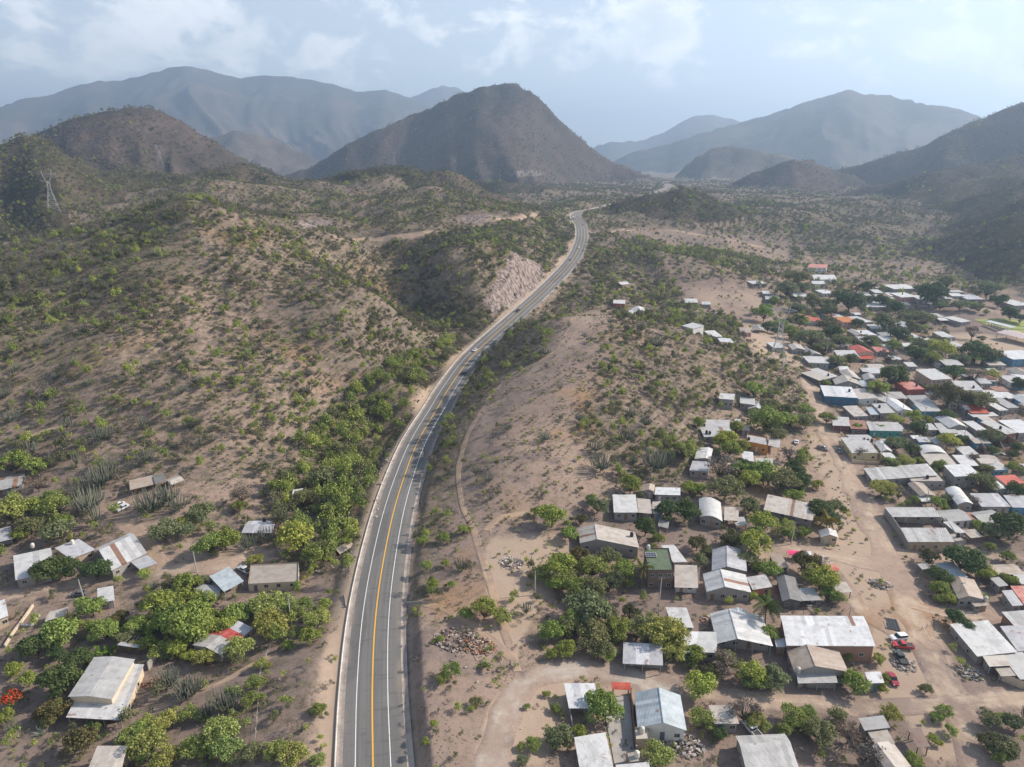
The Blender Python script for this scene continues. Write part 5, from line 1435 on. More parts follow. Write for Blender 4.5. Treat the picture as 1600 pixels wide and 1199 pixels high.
# ------------------------------------------------------------------ trees one can pick out (crown centre and width as seen)
for q in '''80 890 46 dk|100 888 42 dk|149 892 40 dk|85 790 50 ga|14 796 60 ga|47 818 44 ol|93 828 52 ol|30 836 26 gr|23 722 42 gr|255 826 50 ol|225 896 22 yl|290 910 40 gr|58 752 42 gy
327 850 50 ga|351 842 46 gr|313 798 46 ol|376 772 42 gy|462 838 62 yl|497 860 42 ga|537 845 26 gr|518 798 42 ga|472 777 40 ol|502 744 46 ol|553 777 30 gr|560 742 28 gr|399 873 26 ya
142 946 44 gr|165 985 42 gr|92 986 58 gr|57 1010 50 dk|117 1032 42 dk|95 1062 56 dk|22 1046 30 yl|42 1062 30 gr|17 1092 40 fl|87 1108 42 br|10 1122 30 gr|125 1158 50 br|141 1135 18 dk|257 1124 42 ya|212 1144 32 gr|232 1160 58 ya|292 1114 30 ya|258 1184 46 ya|275 1012 34 yl|296 1024 24 yl
249 945 56 gr|270 968 58 gr|292 940 44 gr|298 974 72 gr|320 1026 36 ya|371 1012 46 ya|422 970 60 ya|412 942 56 ya|494 966 42 ya|483 994 32 gr|448 1008 20 gr|508 943 22 yl|406 1036 22 ya|397 1064 28 ga|390 1092 30 ga|340 1142 58 ya|355 1166 50 ga|300 1165 44 ga|452 1180 52 ya|497 1187 26 ga|497 1108 26 ga|345 975 46 gr|368 960 44 gr|440 940 40 ya|470 945 38 ga|320 945 40 gr|210 975 36 gr|232 1005 30 gr|185 965 28 br
666 883 20 ga|676 913 22 gr|696 880 14 gr|706 913 14 gr|723 827 18 gr|693 840 20 gr|660 843 20 ga|756 951 44 ga|705 1046 34 ga|688 998 13 gr|756 1040 12 gr|743 1096 22 ol|678 1131 14 gr|666 1159 14 gr|833 1163 28 ga|873 1147 46 ol|816 1189 22 ol|823 1104 12 ga|869 1108 16 ga|853 1084 13 ga
862 806 46 gr|890 835 28 gr|908 812 20 br|985 757 38 gr|933 788 36 ol|1008 823 38 dk|1029 842 20 gr|1044 798 38 dk|1072 800 40 dk|871 882 54 yl|882 905 40 ya|975 888 38 gr|950 868 38 ol|923 885 54 ga|929 920 52 ol|900 915 44 ga|1090 848 32 br|1094 874 28 ol|1115 865 16 gr|1138 843 24 br|905 868 34 br|846 895 32 ga|960 905 36 ol
1143 843 38 br|1180 850 52 yl|1169 871 34 ol|1193 817 46 yl|1232 834 20 gr|1257 831 22 gr|1280 797 42 dk|1304 788 30 ol|1242 774 30 gr|1252 751 34 dk|1241 733 30 dk|1221 746 54 ol|1195 738 48 gr|1169 748 36 yl|1165 728 28 dk|1135 760 50 ol|1128 728 54 gy|1172 788 36 ol|1202 889 34 gr|1260 882 42 br|1284 903 50 gr|1295 930 30 gr|1312 934 22 gr|1176 931 18 yl|1300 905 24 gy
920 948 72 ol|927 990 56 ol|892 970 42 ga|885 1013 34 gr|950 1022 26 yl|966 978 46 ga|1006 978 46 ol|1038 986 68 ya|1083 1022 34 gr|1093 1070 50 yl|1129 1036 54 gy|943 1106 58 gr|1097 1118 40 ga|1125 1148 26 dk|869 1153 36 ol|1027 1180 54 ya|869 1106 18 ga|862 985 40 gr|1110 1050 30 ol|946 955 40 ol|985 960 30 br
1134 1030 40 ol|1174 1050 46 yl|1212 1056 46 ol|1201 990 34 gr|1163 1110 58 gy|1235 1114 42 ya|1250 1128 40 ga|1280 1143 54 ol|1327 1143 54 gy|1322 1061 24 gr|1338 1066 44 gr|1324 1025 20 gr|1192 1062 30 ga|1310 1120 36 ol|1262 1110 26 ga|1180 1122 34 ya
1373 1028 22 ya|1384 1058 14 gr|1377 1075 20 gr|1391 1114 34 ya|1448 1076 20 ol|1478 1112 28 ya|1486 1140 22 ya|1458 1154 18 yl|1492 966 30 dk|1512 980 28 dk|1429 1190 28 gr|1545 1123 34 ol|1588 1130 36 ol|1352 1174 58 gy|1483 934 22 gr|1570 1165 46 ol|1545 1160 30 br
1378 761 38 ya|1406 769 30 gy|1392 724 24 gr|1466 786 26 gr|1482 778 22 ol|1430 782 16 gr|1450 870 34 br|1504 873 54 dk|1537 893 32 gr|1468 899 34 dk|1470 921 30 gr|1482 935 22 yl|1574 868 24 gr|1578 906 26 gr|1582 822 56 dk|1560 830 40 ol|1530 822 24 gr|1534 752 44 ol|1522 784 26 gy|1586 732 24 gr|1590 766 30 dk|1548 855 20 gr
1292 652 25 ga|1259 655 36 ol|1370 608 32 yl|1394 587 44 dk|1399 656 28 ya|1427 651 28 yl|1433 669 28 dk|1434 685 17 gr|1448 692 15 gr|1478 650 27 dk|1482 618 46 br|1460 608 26 ol|1528 624 44 ol|1483 689 34 yl|1504 687 19 dk|1550 680 36 ol|1401 691 36 ol|1425 703 27 dk|1390 726 24 br|1414 719 28 ya|1469 728 24 gr|1521 715 26 gy|1541 731 24 ol|1552 706 24 dk|1388 554 32 gy|1307 562 30 ol|1340 667 18 gr|1375 669 16 gr|1346 708 26 gy|1491 584 32 dk|1521 584 38 gy|1595 600 24 dk|1590 700 22 dk
1235 518 28 gr|1194 490 30 gr|1267 525 42 ol|1316 531 30 ol|1290 507 26 br|1383 502 42 ol|1445 496 36 ol|1407 522 30 dk|1471 548 40 yl|1442 537 34 ol|1523 548 44 dk|1550 556 34 ol|1520 518 30 gy|1462 459 46 dk|1246 430 40 ol|1328 470 42 dk|1354 449 22 dk|1179 608 34 gr|1200 655 52 gr|1200 632 32 ol|1232 641 30 ol|1258 640 30 ya|1091 660 23 gr|1151 668 24 gr|1070 701 40 ya|1131 687 38 yl|1140 700 36 gr|1206 637 26 ya|1233 710 30 gy|1078 763 26 gr|1092 763 24 yl|1212 675 36 ol|1156 735 30 gr
1290 541 30 ol|1330 560 24 ol|1360 530 26 ol|1425 510 28 ol|1300 520 30 dk|1275 545 24 br|1395 540 24 gr|1432 552 30 dk|1456 560 26 gr|1500 560 28 ol|1340 505 20 dk|1290 480 30 ol|1310 460 26 ol|1270 470 34 ol|1230 450 34 ol|1255 448 26 ol|1400 480 26 dk|1415 490 22 ol|1470 475 24 ol|1500 475 24 ol|1530 480 20 ol|1580 490 26 dk|1545 450 40 ol|1560 470 24 dk|1380 470 22 dk|1360 468 20 ol|1440 450 26 ol|1480 440 34 ol|1210 470 18 gr|1220 505 24 ga|1200 510 20 dk|1250 500 26 ya|1290 598 16 gr|1325 600 16 dk'''.replace('\n', '|').split('|'):
    a = q.split(); tree(float(a[0]), float(a[1]), float(a[2]), a[3])

# smaller companions fill the gaps between the crowns
for t_ in list(TREES):
    if t_['k'] == 'fl' or t_['py'] < 470: continue
    for _ in range(2):
        if trr.random() > .42: continue
        a = trr.uniform(0, 6.28); w = t_['w'] * trr.uniform(.45, .75); qx = t_['px'] + math.cos(a) * (t_['w'] * .5 + w * .35); qy = t_['py'] + math.sin(a) * t_['w'] * .35 + 3
        if not (3 < qx < 1597 and qy < 1190): continue
        g0 = on_ground(qx, qy + w * .25)
        if road_near(g0[:1], g0[1:2])[0][0] < 14: continue
        bad = False
        for h_ in HOUSES:
            c_ = h_['ctr']
            if math.hypot(g0[0] - c_[0], g0[1] - c_[1]) < .62 * max(h_['W'], h_['D']) + 1: bad = True
        for (nm_, w_, pts_) in TRACKS[:7]:
            for k_ in range(len(pts_) - 1):
                for f_ in (0, .25, .5, .75):
                    if math.hypot(pts_[k_][0] * (1 - f_) + pts_[k_ + 1][0] * f_ - qx, 1.5 * (pts_[k_][1] * (1 - f_) + pts_[k_ + 1][1] * f_ - qy - w * .3)) < 20: bad = True
        if not bad: tree(qx, qy, w, trr.choice(['gr', 'ga', 'ya', 'ol', t_['k'], t_['k']]))
# palms: leaning trunk and drooping fronds, each frond a part
def frond_mesh(seed):
    g = random.Random(seed); V, F = [], []
    n = 9; L = 1.0
    prev = None
    for k in range(n + 1):
        t = k / n; x = t * L * (1 - .12 * t); z = .30 * t - .62 * t * t
        wv = .13 * math.sin(math.pi * (t * .85 + .12)) * (1 - .3 * t)
        b = len(V); V += [(x, -wv - .0, z - wv * .7), (x, 0, z), (x, wv, z - wv * .7)]
        if k:
            if True:
                F += [(b - 3, b - 2, b + 1, b), (b - 2, b - 1, b + 2, b + 1)]
        # leaflets hanging from the rib leave gaps
        if 0 < k < n:
            for sgn in (-1, 1):
                for q in (0, .5):
                    c = len(V); x2 = x + q * L / n
                    V += [(x2, 0, z), (x2 + .03, sgn * (wv + .10), z - wv * .9 - .08), (x2 + .055, sgn * .02, z)]
                    F.append((c, c + 1, c + 2))
    me = mesh_np('frond', V, F, [MAT_FROND])
    at = me.attributes.new('leafv', 'FLOAT', 'POINT'); at.data.foreach_set('value', np.array([g.random() * .8 for _ in V], np.float32))
    return me
M_FROND = [frond_mesh(k) for k in range(3)]
PALMS = []
def palm(px, py, wpx, h, col, n=16):
    w, p = world_size(px, py, wpx, .01); p = on_ground(px, py, h)
    _, _, dep = proj(p); L = wpx * dep / FPX * .56
    g = float(gz(p[0], p[1])); o = empty('palm_tree', (p[0], p[1], g), trr.uniform(0, 6.28))
    mb = MB(); bend = .05 * h
    mb.tube([(bend, 0, -.2), (bend * .4, 0, h * .35), (0, .05, h * .7), (0, 0, h)], [.24, .17, .15, .13], 7)
    link('trunk', mb.mesh('trunk', [MAT_BARK]), o)
    for k in range(n):
        f = link('frond', M_FROND[k % 3], o); f.location = (0, 0, h - .05)
        el = trr.uniform(-.55, .75); f.rotation_euler = (trr.uniform(-.25, .25), -el, k * 2.4 + trr.uniform(-.2, .2))
        s = L * trr.uniform(.85, 1.12); f.scale = (s, s, s)
        v = trr.uniform(.75, 1.25); c = col if el > -.3 else (.20, .15, .07)
        f.color = (c[0] * v, c[1] * v, c[2] * v, 1)
    PALMS.append(dict(ob=o, px=px, py=py, w=wpx, k='palm', x=p[0], y=p[1], r=1.0)); return o
palm(1004, 886, 32, 7.5, (.13, .14, .035)); palm(1293, 812, 38, 6.5, (.20, .155, .035)); palm(1198, 944, 52, 6.5, (.10, .13, .035), 20); palm(1248, 496, 20, 12, (.05, .07, .025)); palm(1340, 447, 18, 11, (.045, .065, .03)); palm(1322, 455, 18, 10, (.045, .065, .03))
palm(1294, 487, 18, 9, (.06, .08, .03)); palm(1480, 545, 18, 8, (.06, .08, .03)); palm(1362, 446, 16, 10, (.045, .065, .03))

# banana clump and agave near the big gabled house
def blade_plant(name, px, py, hgt, n, width, col, droop, seed):
    p = on_ground(px, py); o = empty(name, tuple(p)); g = random.Random(seed)
    V, F = [], []
    for k in range(6):
        t = k / 5; V += [(t * (1 - .3 * t * droop), -width * math.sin(math.pi * (.1 + .85 * t)), t - droop * t * t * .75), (t * (1 - .3 * t * droop), width * math.sin(math.pi * (.1 + .85 * t)), t - droop * t * t * .75)]
        if k: F.append((2 * k - 2, 2 * k - 1, 2 * k + 1, 2 * k))
    me = mesh_np('leaf', V, F, [MAT_FROND]); at = me.attributes.new('leafv', 'FLOAT', 'POINT'); at.data.foreach_set('value', np.full(len(V), .5, np.float32))
    for k in range(n):
        f = link('leaf', me, o); f.location = (g.uniform(-.5, .5) * hgt * .4, g.uniform(-.5, .5) * hgt * .4, 0); f.rotation_euler = (0, g.uniform(-.3, .35), k * 2.4)
        s = hgt * g.uniform(.7, 1.1); f.scale = (s, s, s); v = g.uniform(.8, 1.2); f.color = (col[0] * v, col[1] * v, col[2] * v, 1)
    return o
BLADES = [(blade_plant('banana_plant', 155, 1022, 2.6, 10, .16, (.11, .19, .03), .6, 1), 155, 1022), (blade_plant('banana_plant', 166, 1021, 2.4, 9, .16, (.13, .20, .03), .6, 2), 166, 1021), (blade_plant('banana_plant', 176, 1020, 2.2, 8, .16, (.10, .17, .03), .6, 3), 176, 1020)]
BLADES += [(blade_plant('agave', 66, 1150, 1.7, 26, .05, (.14, .18, .13), .05, 4), 66, 1150), (blade_plant('agave', 470, 1143, 1.2, 22, .05, (.10, .12, .09), .05, 5), 470, 1143)]

# ------------------------------------------------------------------ scrub: shrubs, dry shrubs and cacti scattered by what the ground carries
def shrub_mesh(kind, k, n, leaf):
    sd = 300 + 10 * k + len(kind)
    P, N, C = crown_points(n, sd, rx=1.0, rz=.62, cz=.52, lobes=11 if kind != 'grey' else 14, lob=(.26, .48) if kind != 'grey' else (.2, .4), airy=.15 if kind == 'green' else .4)
    P[:, 2] = np.maximum(P[:, 2], .02) * 1.45
    g = np.random.default_rng(sd + 5); j = g.random(n) < .28            # shoots standing above the mass
    P[j, 2] += g.random(j.sum()) ** 2 * .55
    return leaf_mesh('shrub', P, N, leaf, [MAT_SHRUB[kind]], sd)
SHRUB_HI = {kd: [shrub_mesh(kd, k, 420 if kd != 'grey' else 330, .075 if kd != 'grey' else .055) for k in range(4)] for kd in ('green', 'olive', 'grey')}
SHRUB_LO = {kd: [shrub_mesh(kd, k + 7, 110 if kd != 'grey' else 100, .14 if kd != 'grey' else .11) for k in range(3)] for kd in ('green', 'olive', 'grey')}
def cactus_mesh(seed, arms, hgt=1.0, spread=.34, sides=4):
    """candelabra: short trunk, arms that bow out and rise side by side"""
    g = random.Random(seed); mb = MB()
    th = g.uniform(.16, .28)
    mb.tube([(0, 0, -.08), (0, 0, th * .6), (g.uniform(-.02, .02), 0, th)], [.036, .032, .03], sides)
    for k in range(arms):
        a = k * 2.4 + g.uniform(-.3, .3); rr = spread * math.sqrt((k + .6) / arms); z0 = th * g.uniform(.55, 1.0)
        top = g.uniform(.72, 1.0) * (1 - .18 * (rr / spread) ** 2)
        x, y = math.cos(a) * rr, math.sin(a) * rr
        mb.tube([(0, 0, z0), (x * .62, y * .62, z0 + .07), (x * .92, y * .92, z0 + .20), (x * 1.03, y * 1.03, (z0 + top) * .6), (x * 1.1, y * 1.1, top)], [.014, .017, .018, .017, .010], sides)
    me = mb.mesh('columnar_cactus', [MAT_CACTUS])
    at = me.attributes.new('leafv', 'FLOAT', 'POINT'); at.data.foreach_set('value', np.array([min(1, max(0, v[2])) * .9 for v in mb.v], np.float32))
    return me
CACT = [cactus_mesh(20 + k, n, 1, s) for k, (n, s) in enumerate(((26, .40), (16, .28), (36, .50), (9, .18), (44, .56), (22, .44)))]

# horizon along each line of sight: nothing is planted where the drone could never see it
elev = (HZ - CAM_H) / RR
hor = np.maximum.accumulate(np.vstack([np.full((1, NTH), -9.0), elev[:-1]]), axis=0)
seen = (HZ + 7 - CAM_H) / RR > hor
seen = (seen | np.roll(seen, 3, 1) | np.roll(seen, -3, 1)).astype(float)
TRK = []
for (nm, w, pts) in TRACKS:
    L3 = catmull(np.array([on_ground(*p) for p in pts]), 2.5)[:, :2]; TRK.append(np.hstack([L3, np.full((len(L3), 1), w * .55)]))
TRK = np.vstack(TRK)
PARKED = np.array([on_ground(*p)[:2] for p in ((183, 791), (194, 792), (205, 800), (381, 890), (123, 927), (1405, 998), (1410, 1010), (1407, 1028), (1395, 1060), (1245, 690), (1286, 700), (1312, 705), (1175, 1140))])
def free_of(x, y, r):
    ok = np.hypot(x[:, None] - PARKED[None, :, 0], y[:, None] - PARKED[None, :, 1]).min(1) > 3.4 + r * .6
    d, _, _ = road_near(x, y); ok &= d > 8.6 + r * .55
    near = np.where(y < 1400)[0]
    for s in range(0, len(near), 6000):
        i = near[s:s + 6000]
        D = np.hypot(x[i, None] - TRK[None, :, 0], y[i, None] - TRK[None, :, 1]) - TRK[None, :, 2]
        ok[i] &= D.min(1) > r[i] * .55
    for h_ in HOUSES:
        c = h_['ctr']; R_ = h_['W'] + h_['D']
        i = np.where((np.abs(x - c[0]) < R_) & (np.abs(y - c[1]) < R_))[0]
        if len(i):
            cs = np.array(h_['corners']); k = 1 + 1.6 / max(3, min(h_['W'], h_['D']))
            ok[i] &= ~in_poly(x[i], y[i], [tuple(c + (q - c) * k) for q in cs])
    return ok
g_ = np.random.default_rng(99)
def scatter(rmin, rmax, dmax, tmax=.86):
    area = tmax * (rmax ** 2 - rmin ** 2)
    n = int(area * dmax / 100)
    r = np.sqrt(g_.uniform(rmin ** 2, rmax ** 2, n)); t = g_.uniform(-tmax, tmax, n)
    x, y = r * np.sin(t), r * np.cos(t); z = gz(x, y)
    px, py, dep = proj(np.stack([x, y, z], -1))
    ok = (px > -160) & (px < 1760) & (py > -50) & (py < 1330) & (gfield(seen, x, y) > .3)
    return x[ok], y[ok], z[ok], px[ok], py[ok], dep[ok], r[ok]
SC_ALL = []
par = np.array([[r[2], r[3], r[4][0], r[4][1], *r[5]] for r in REGIONS])
x, y, z, px, py, dep, r = scatter(95, 1500, 11.5)
jx, jy = 16 * (fbm(x / 18, y / 18, 73, 3) - .5) * 1.5, 16 * (fbm(x / 18, y / 18, 74, 3) - .5)
reg = region_of(px + jx, py + jy); p_ = par[reg]
clump = np.clip(.12 + 4.6 * fbm(x / 15, y / 15, 81, 3) ** 2.2 + .5 * (fbm(x / 55, y / 55, 82, 2) - .5), .05, 1.7)
near_far = np.where(r > 900, .75, 1.0)
keep = g_.random(len(x)) * 11.5 < p_[:, 0] * 2.9 * clump * near_far
def finish(x, y, z, px, py, dep, r, reg, p_, keep, smul=1.0):
    x, y, z, px, py, dep, r, reg, p_ = (A[keep] for A in (x, y, z, px, py, dep, r, reg, p_))
    n = len(x)
    sz = (p_[:, 2] + (p_[:, 3] - p_[:, 2]) * g_.random(n) ** 2.3) * smul * g_.uniform(.7, 1.2, n)
    u = g_.random(n) + .35 * (fbm(x / 40, y / 40, 84, 2) - .5)
    kind = np.where(u < p_[:, 4], 0, np.where(u < p_[:, 4] + p_[:, 5], 1, 2))
    return [x, y, z, px, py, dep, reg, sz, kind]
A = finish(x, y, z, px, py, dep, r, reg, p_, keep)
okf = free_of(A[0], A[1], A[7] * .5); A = [q[okf] for q in A]
# cacti
x, y, z, px, py, dep, r = scatter(110, 1150, 1.9)
reg = region_of(px + 10 * (fbm(x / 18, y / 18, 75, 2) - .5), py); p_ = par[reg]
cl = np.clip(2.2 * fbm(x / 22, y / 22, 91, 3) - .35, .05, 1.8)
keep = g_.random(len(x)) * 1.9 < p_[:, 1] * cl
Cc = [q[keep] for q in (x, y, z, px, py, dep, reg)]; nC = len(Cc[0])
Cs = g_.uniform(2.4, 4.6, nC) * np.where(g_.random(nC) < .15, 1.25, 1)
okf = free_of(Cc[0], Cc[1], np.full(nC, 1.2)); Cc = [q[okf] for q in Cc] + [Cs[okf]]
# cacti that stand out on the bare spur and by the left village
CK = [(852, 690, 17), (793, 674, 15), (743, 742, 16), (763, 755, 20), (852, 556, 14), (889, 512, 12), (930, 708, 22), (938, 738, 32), (1022, 738, 38), (1044, 727, 24), (722, 892, 22), (853, 575, 9), (705, 745, 14), (980, 690, 22), (1008, 668, 20), (955, 520, 16), (1000, 520, 17), (1025, 545, 20), (1052, 560, 16), (875, 610, 18), (905, 660, 16), (918, 640, 18), (985, 655, 20), (1050, 690, 22),
      (52, 710, 26), (152, 822, 44), (140, 800, 40), (120, 730, 30), (170, 740, 26), (230, 725, 26), (205, 735, 18), (128, 770, 26), (160, 760, 34), (240, 800, 40), (265, 790, 38), (280, 800, 32), (225, 670, 24), (105, 672, 22), (290, 1092, 34), (305, 1085, 32), (350, 1108, 36), (362, 1112, 34), (325, 1120, 26), (262, 1070, 30), (270, 1075, 28), (388, 860, 26), (405, 850, 24), (418, 850, 30), (160, 690, 26), (20, 660, 26)]
ck = np.array([[*on_ground(a, b), c] for a, b, c in CK])
_px, _py, _dp = proj(ck[:, :3])
Cc = [np.concatenate([a, b]) for a, b in zip(Cc, (ck[:, 0], ck[:, 1], ck[:, 2], _px, _py, _dp, region_of(_px, _py), ck[:, 3] * _dp / FPX / .92))]

_rk = gfield(rock, A[0], A[1]) < .25; A = [q[_rk] for q in A]
KN = ['shrub', 'bush', 'dry_shrub']; KC = ['green', 'olive', 'grey']
INDIV = []
used = np.zeros(len(A[0]), bool)
inv_ = (A[3] > 4) & (A[3] < 1596) & (A[4] > 150) & (A[4] < 1196)
vis_ok = (A[2] + 1.0 - CAM_H) / np.hypot(A[0], A[1]) > gfield(hor, A[0], A[1]) - .004
for k in range(3):
    cand = np.where((A[8] == k) & inv_ & vis_ok)[0]
    for i in cand[np.argsort(-(A[7] / A[5])[cand])][:298]:
        used[i] = True
        o = link(KN[k], SHRUB_HI[KC[k]][int(g_.integers(4))])
        s = A[7][i] / 2 * 1.55
        o.location = (A[0][i], A[1][i], A[2][i] - .05); o.rotation_euler = (0, 0, g_.uniform(0, 6.28)); o.scale = (s, s * g_.uniform(.85, 1.1), s * g_.uniform(1.0, 1.4))
        INDIV.append(dict(ob=o, px=A[3][i], py=A[4][i], w=A[7][i] / A[5][i] * FPX, k=KN[k], reg=REGIONS[int(A[6][i])][0]))
usedC = np.zeros(len(Cc[0]), bool)
inv_ = (Cc[3] > 2) & (Cc[3] < 1598) & (Cc[4] > 150) & (Cc[4] < 1198)
vis_ok = (Cc[2] + 2.0 - CAM_H) / np.hypot(Cc[0], Cc[1]) > gfield(hor, Cc[0], Cc[1]) - .002
cand = np.where(inv_ & vis_ok)[0]
for i in cand[np.argsort(-(Cc[7] / Cc[5])[cand])][:298]:
    usedC[i] = True
    o = link('columnar_cactus', CACT[int(g_.integers(6))]); s = Cc[7][i]
    o.location = (Cc[0][i], Cc[1][i], Cc[2][i]); o.rotation_euler = (g_.uniform(-.06, .06), g_.uniform(-.06, .06), g_.uniform(0, 6.28)); o.scale = (s * 1.05, s * 1.05, s)
    INDIV.append(dict(ob=o, px=Cc[3][i], py=Cc[4][i], w=s / Cc[5][i] * FPX, k='columnar_cactus', reg=REGIONS[int(Cc[6][i])][0]))

# the rest as three masses, instanced
def mass(name, protos, P, S, rot, idx, label):
    me = bpy.data.meshes.new(name); me.vertices.add(len(P)); me.vertices.foreach_set('co', np.asarray(P, np.float32).ravel())
    for nm, typ, data in (('sc', 'FLOAT_VECTOR', S), ('ro', 'FLOAT_VECTOR', rot)):
        at = me.attributes.new(nm, typ, 'POINT'); at.data.foreach_set('vector', np.asarray(data, np.float32).ravel())
    at = me.attributes.new('ix', 'INT', 'POINT'); at.data.foreach_set('value', np.asarray(idx, np.int32))
    o = link(name, me, None, 'stuff', label)
    pc = bpy.data.collections.new(name + '_forms')
    for k, m_ in enumerate(protos):
        q = bpy.data.objects.new('%s_form_%02d' % (name, k), m_); pc.objects.link(q)
    ng = bpy.data.node_groups.new(name + '_nodes', 'GeometryNodeTree')
    ng.interface.new_socket('Geometry', in_out='INPUT', socket_type='NodeSocketGeometry'); ng.interface.new_socket('Geometry', in_out='OUTPUT', socket_type='NodeSocketGeometry')
    N, L = ng.nodes.new, ng.links.new
    gi, go = N('NodeGroupInput'), N('NodeGroupOutput'); ip = N('GeometryNodeInstanceOnPoints'); ci = N('GeometryNodeCollectionInfo')
    ci.inputs['Collection'].default_value = pc; ci.inputs['Separate Children'].default_value = True; ci.inputs['Reset Children'].default_value = True
    ip.inputs['Pick Instance'].default_value = True
    def at_(nm, ty):
        a = N('GeometryNodeInputNamedAttribute'); a.data_type = ty; a.inputs['Name'].default_value = nm; return a.outputs['Attribute']
    L(gi.outputs[0], ip.inputs['Points']); L(ci.outputs[0], ip.inputs['Instance']); L(at_('ix', 'INT'), ip.inputs['Instance Index'])
    L(at_('ro', 'FLOAT_VECTOR'), ip.inputs['Rotation']); L(at_('sc', 'FLOAT_VECTOR'), ip.inputs['Scale']); L(ip.outputs[0], go.inputs[0])
    md = o.modifiers.new('scatter', 'NODES'); md.node_group = ng
    return o
# far slopes: bigger tufts, thinner
x, y, z, px, py, dep, r = scatter(1500, 3000, 1.5, .70)
keep = g_.random(len(x)) < np.clip(fbm(x / 60, y / 60, 95, 3) * 1.5 - .2, .05, .9) * np.where(r > 2200, .5, .85) * np.where(py < 335, 1.0, .7)
fp = np.tile(np.array([0, 0, 3.0, 5.6, .05, .47, .48]), (len(x), 1))
B = finish(x, y, z, px, py, dep, r, np.zeros(len(x), int), fp, keep)
okf = free_of(B[0], B[1], B[7] * .5 + np.where(B[1] < 2300, 6.0, 0)); B = [q[okf] for q in B]
M_ = [np.concatenate([a[~used], b]) for a, b in zip(A, B)]
lo = M_[5] > 520
n = len(M_[0]); kk_ = M_[8].astype(int)
protos = SHRUB_HI['green'][:3] + SHRUB_HI['olive'][:3] + SHRUB_HI['grey'][:3] + SHRUB_LO['green'] + SHRUB_LO['olive'] + SHRUB_LO['grey']
idx = np.where(lo, 9, 0) + kk_ * 3 + g_.integers(0, 3, n)
s = M_[7] / 2 * 1.55
S = np.stack([s, s * g_.uniform(.85, 1.1, n), s * g_.uniform(1.0, 1.4, n)], 1)
rot = np.stack([0 * s, 0 * s, g_.uniform(0, 6.28, n)], 1)
P3 = np.stack([M_[0], M_[1], M_[2] - .05], 1)
mass('hillside_scrub', protos, P3, S, rot, idx, 'mixed green and grey scrub covering the hills and the valley floor')
rest = ~usedC; n = int(rest.sum())
mass('cactus_scrub', CACT, np.stack([Cc[0], Cc[1], Cc[2]], 1)[rest], np.stack([Cc[7]] * 3, 1)[rest], np.stack([np.zeros(n), np.zeros(n), g_.uniform(0, 6.28, n)], 1), g_.integers(0, 6, n), 'tall grey green cacti massed on the slopes beyond those standing singly')
print('scatter', len(A[0]), len(B[0]), len(Cc[0]))
# ------------------------------------------------------------------ haze: one closed box of thin air round everything
def build_haze():
    zmin, zmax = float(HZ.min()) - 40, float(HZ.max()) + 40
    mb = MB(); mb.box(-14600, 14600, -120, 16300, zmin, zmax)
    m = bpy.data.materials.new('haze_air'); m.use_nodes = True
    nt = m.node_tree; nt.nodes.clear()
    o = nt.nodes.new('ShaderNodeOutputMaterial'); v = nt.nodes.new('ShaderNodeVolumePrincipled')
    v.inputs['Color'].default_value = (.50, .68, .94, 1)
    v.inputs['Density'].default_value = HAZE_DENSITY
    v.inputs['Anisotropy'].default_value = .35
    nt.links.new(v.outputs[0], o.inputs['Volume'])
    link('haze', mb.mesh('haze', [m]), None, 'stuff', 'thin bluish haze hanging over the whole valley')
HAZE_DENSITY = 0.000145
build_haze()
# ------------------------------------------------------------------ vehicles
MAT_CARP = paintmat('car_paint', .28, .6)
MAT_TYRE = plain('tyre_rubber', (.018, .018, .02), .85, .2, .2)
MAT_RIM = plain('wheel_rim', (.42, .42, .43), .35, .6, .2)
MAT_LAMP = plain('lamp_glass', (.75, .74, .70), .2, .6, .05)
MAT_TAIL = plain('tail_lamp', (.42, .02, .02), .3, .6, .1)
def loft(prof, W, mat, name):
    """side outline swept across the width, edges drawn in so the flanks are rounded"""
    n = len(prof); cx = sum(p[0] for p in prof) / n; cz_ = sum(p[1] for p in prof) / n
    V, F = [], []
    rows = [(-.5, .93), (-.46, .985), (-.30, 1.0), (.30, 1.0), (.46, .985), (.5, .93)]
    for y, k in rows: V += [(cx + (x - cx) * k, y * W, cz_ + (z - cz_) * (k if z > cz_ else 1)) for x, z in prof]
    for r in range(len(rows) - 1):
        for i in range(n):
            a, b = r * n + i, r * n + (i + 1) % n; F.append((a, b, b + n, a + n))
    F.append(tuple(range(n))[::-1]); F.append(tuple((len(rows) - 1) * n + i for i in range(n)))
    me = mesh_np(name, V, F, [mat]); bm = bmesh.new(); bm.from_mesh(me); bmesh.ops.recalc_face_normals(bm, faces=bm.faces); bm.to_mesh(me); bm.free(); return me
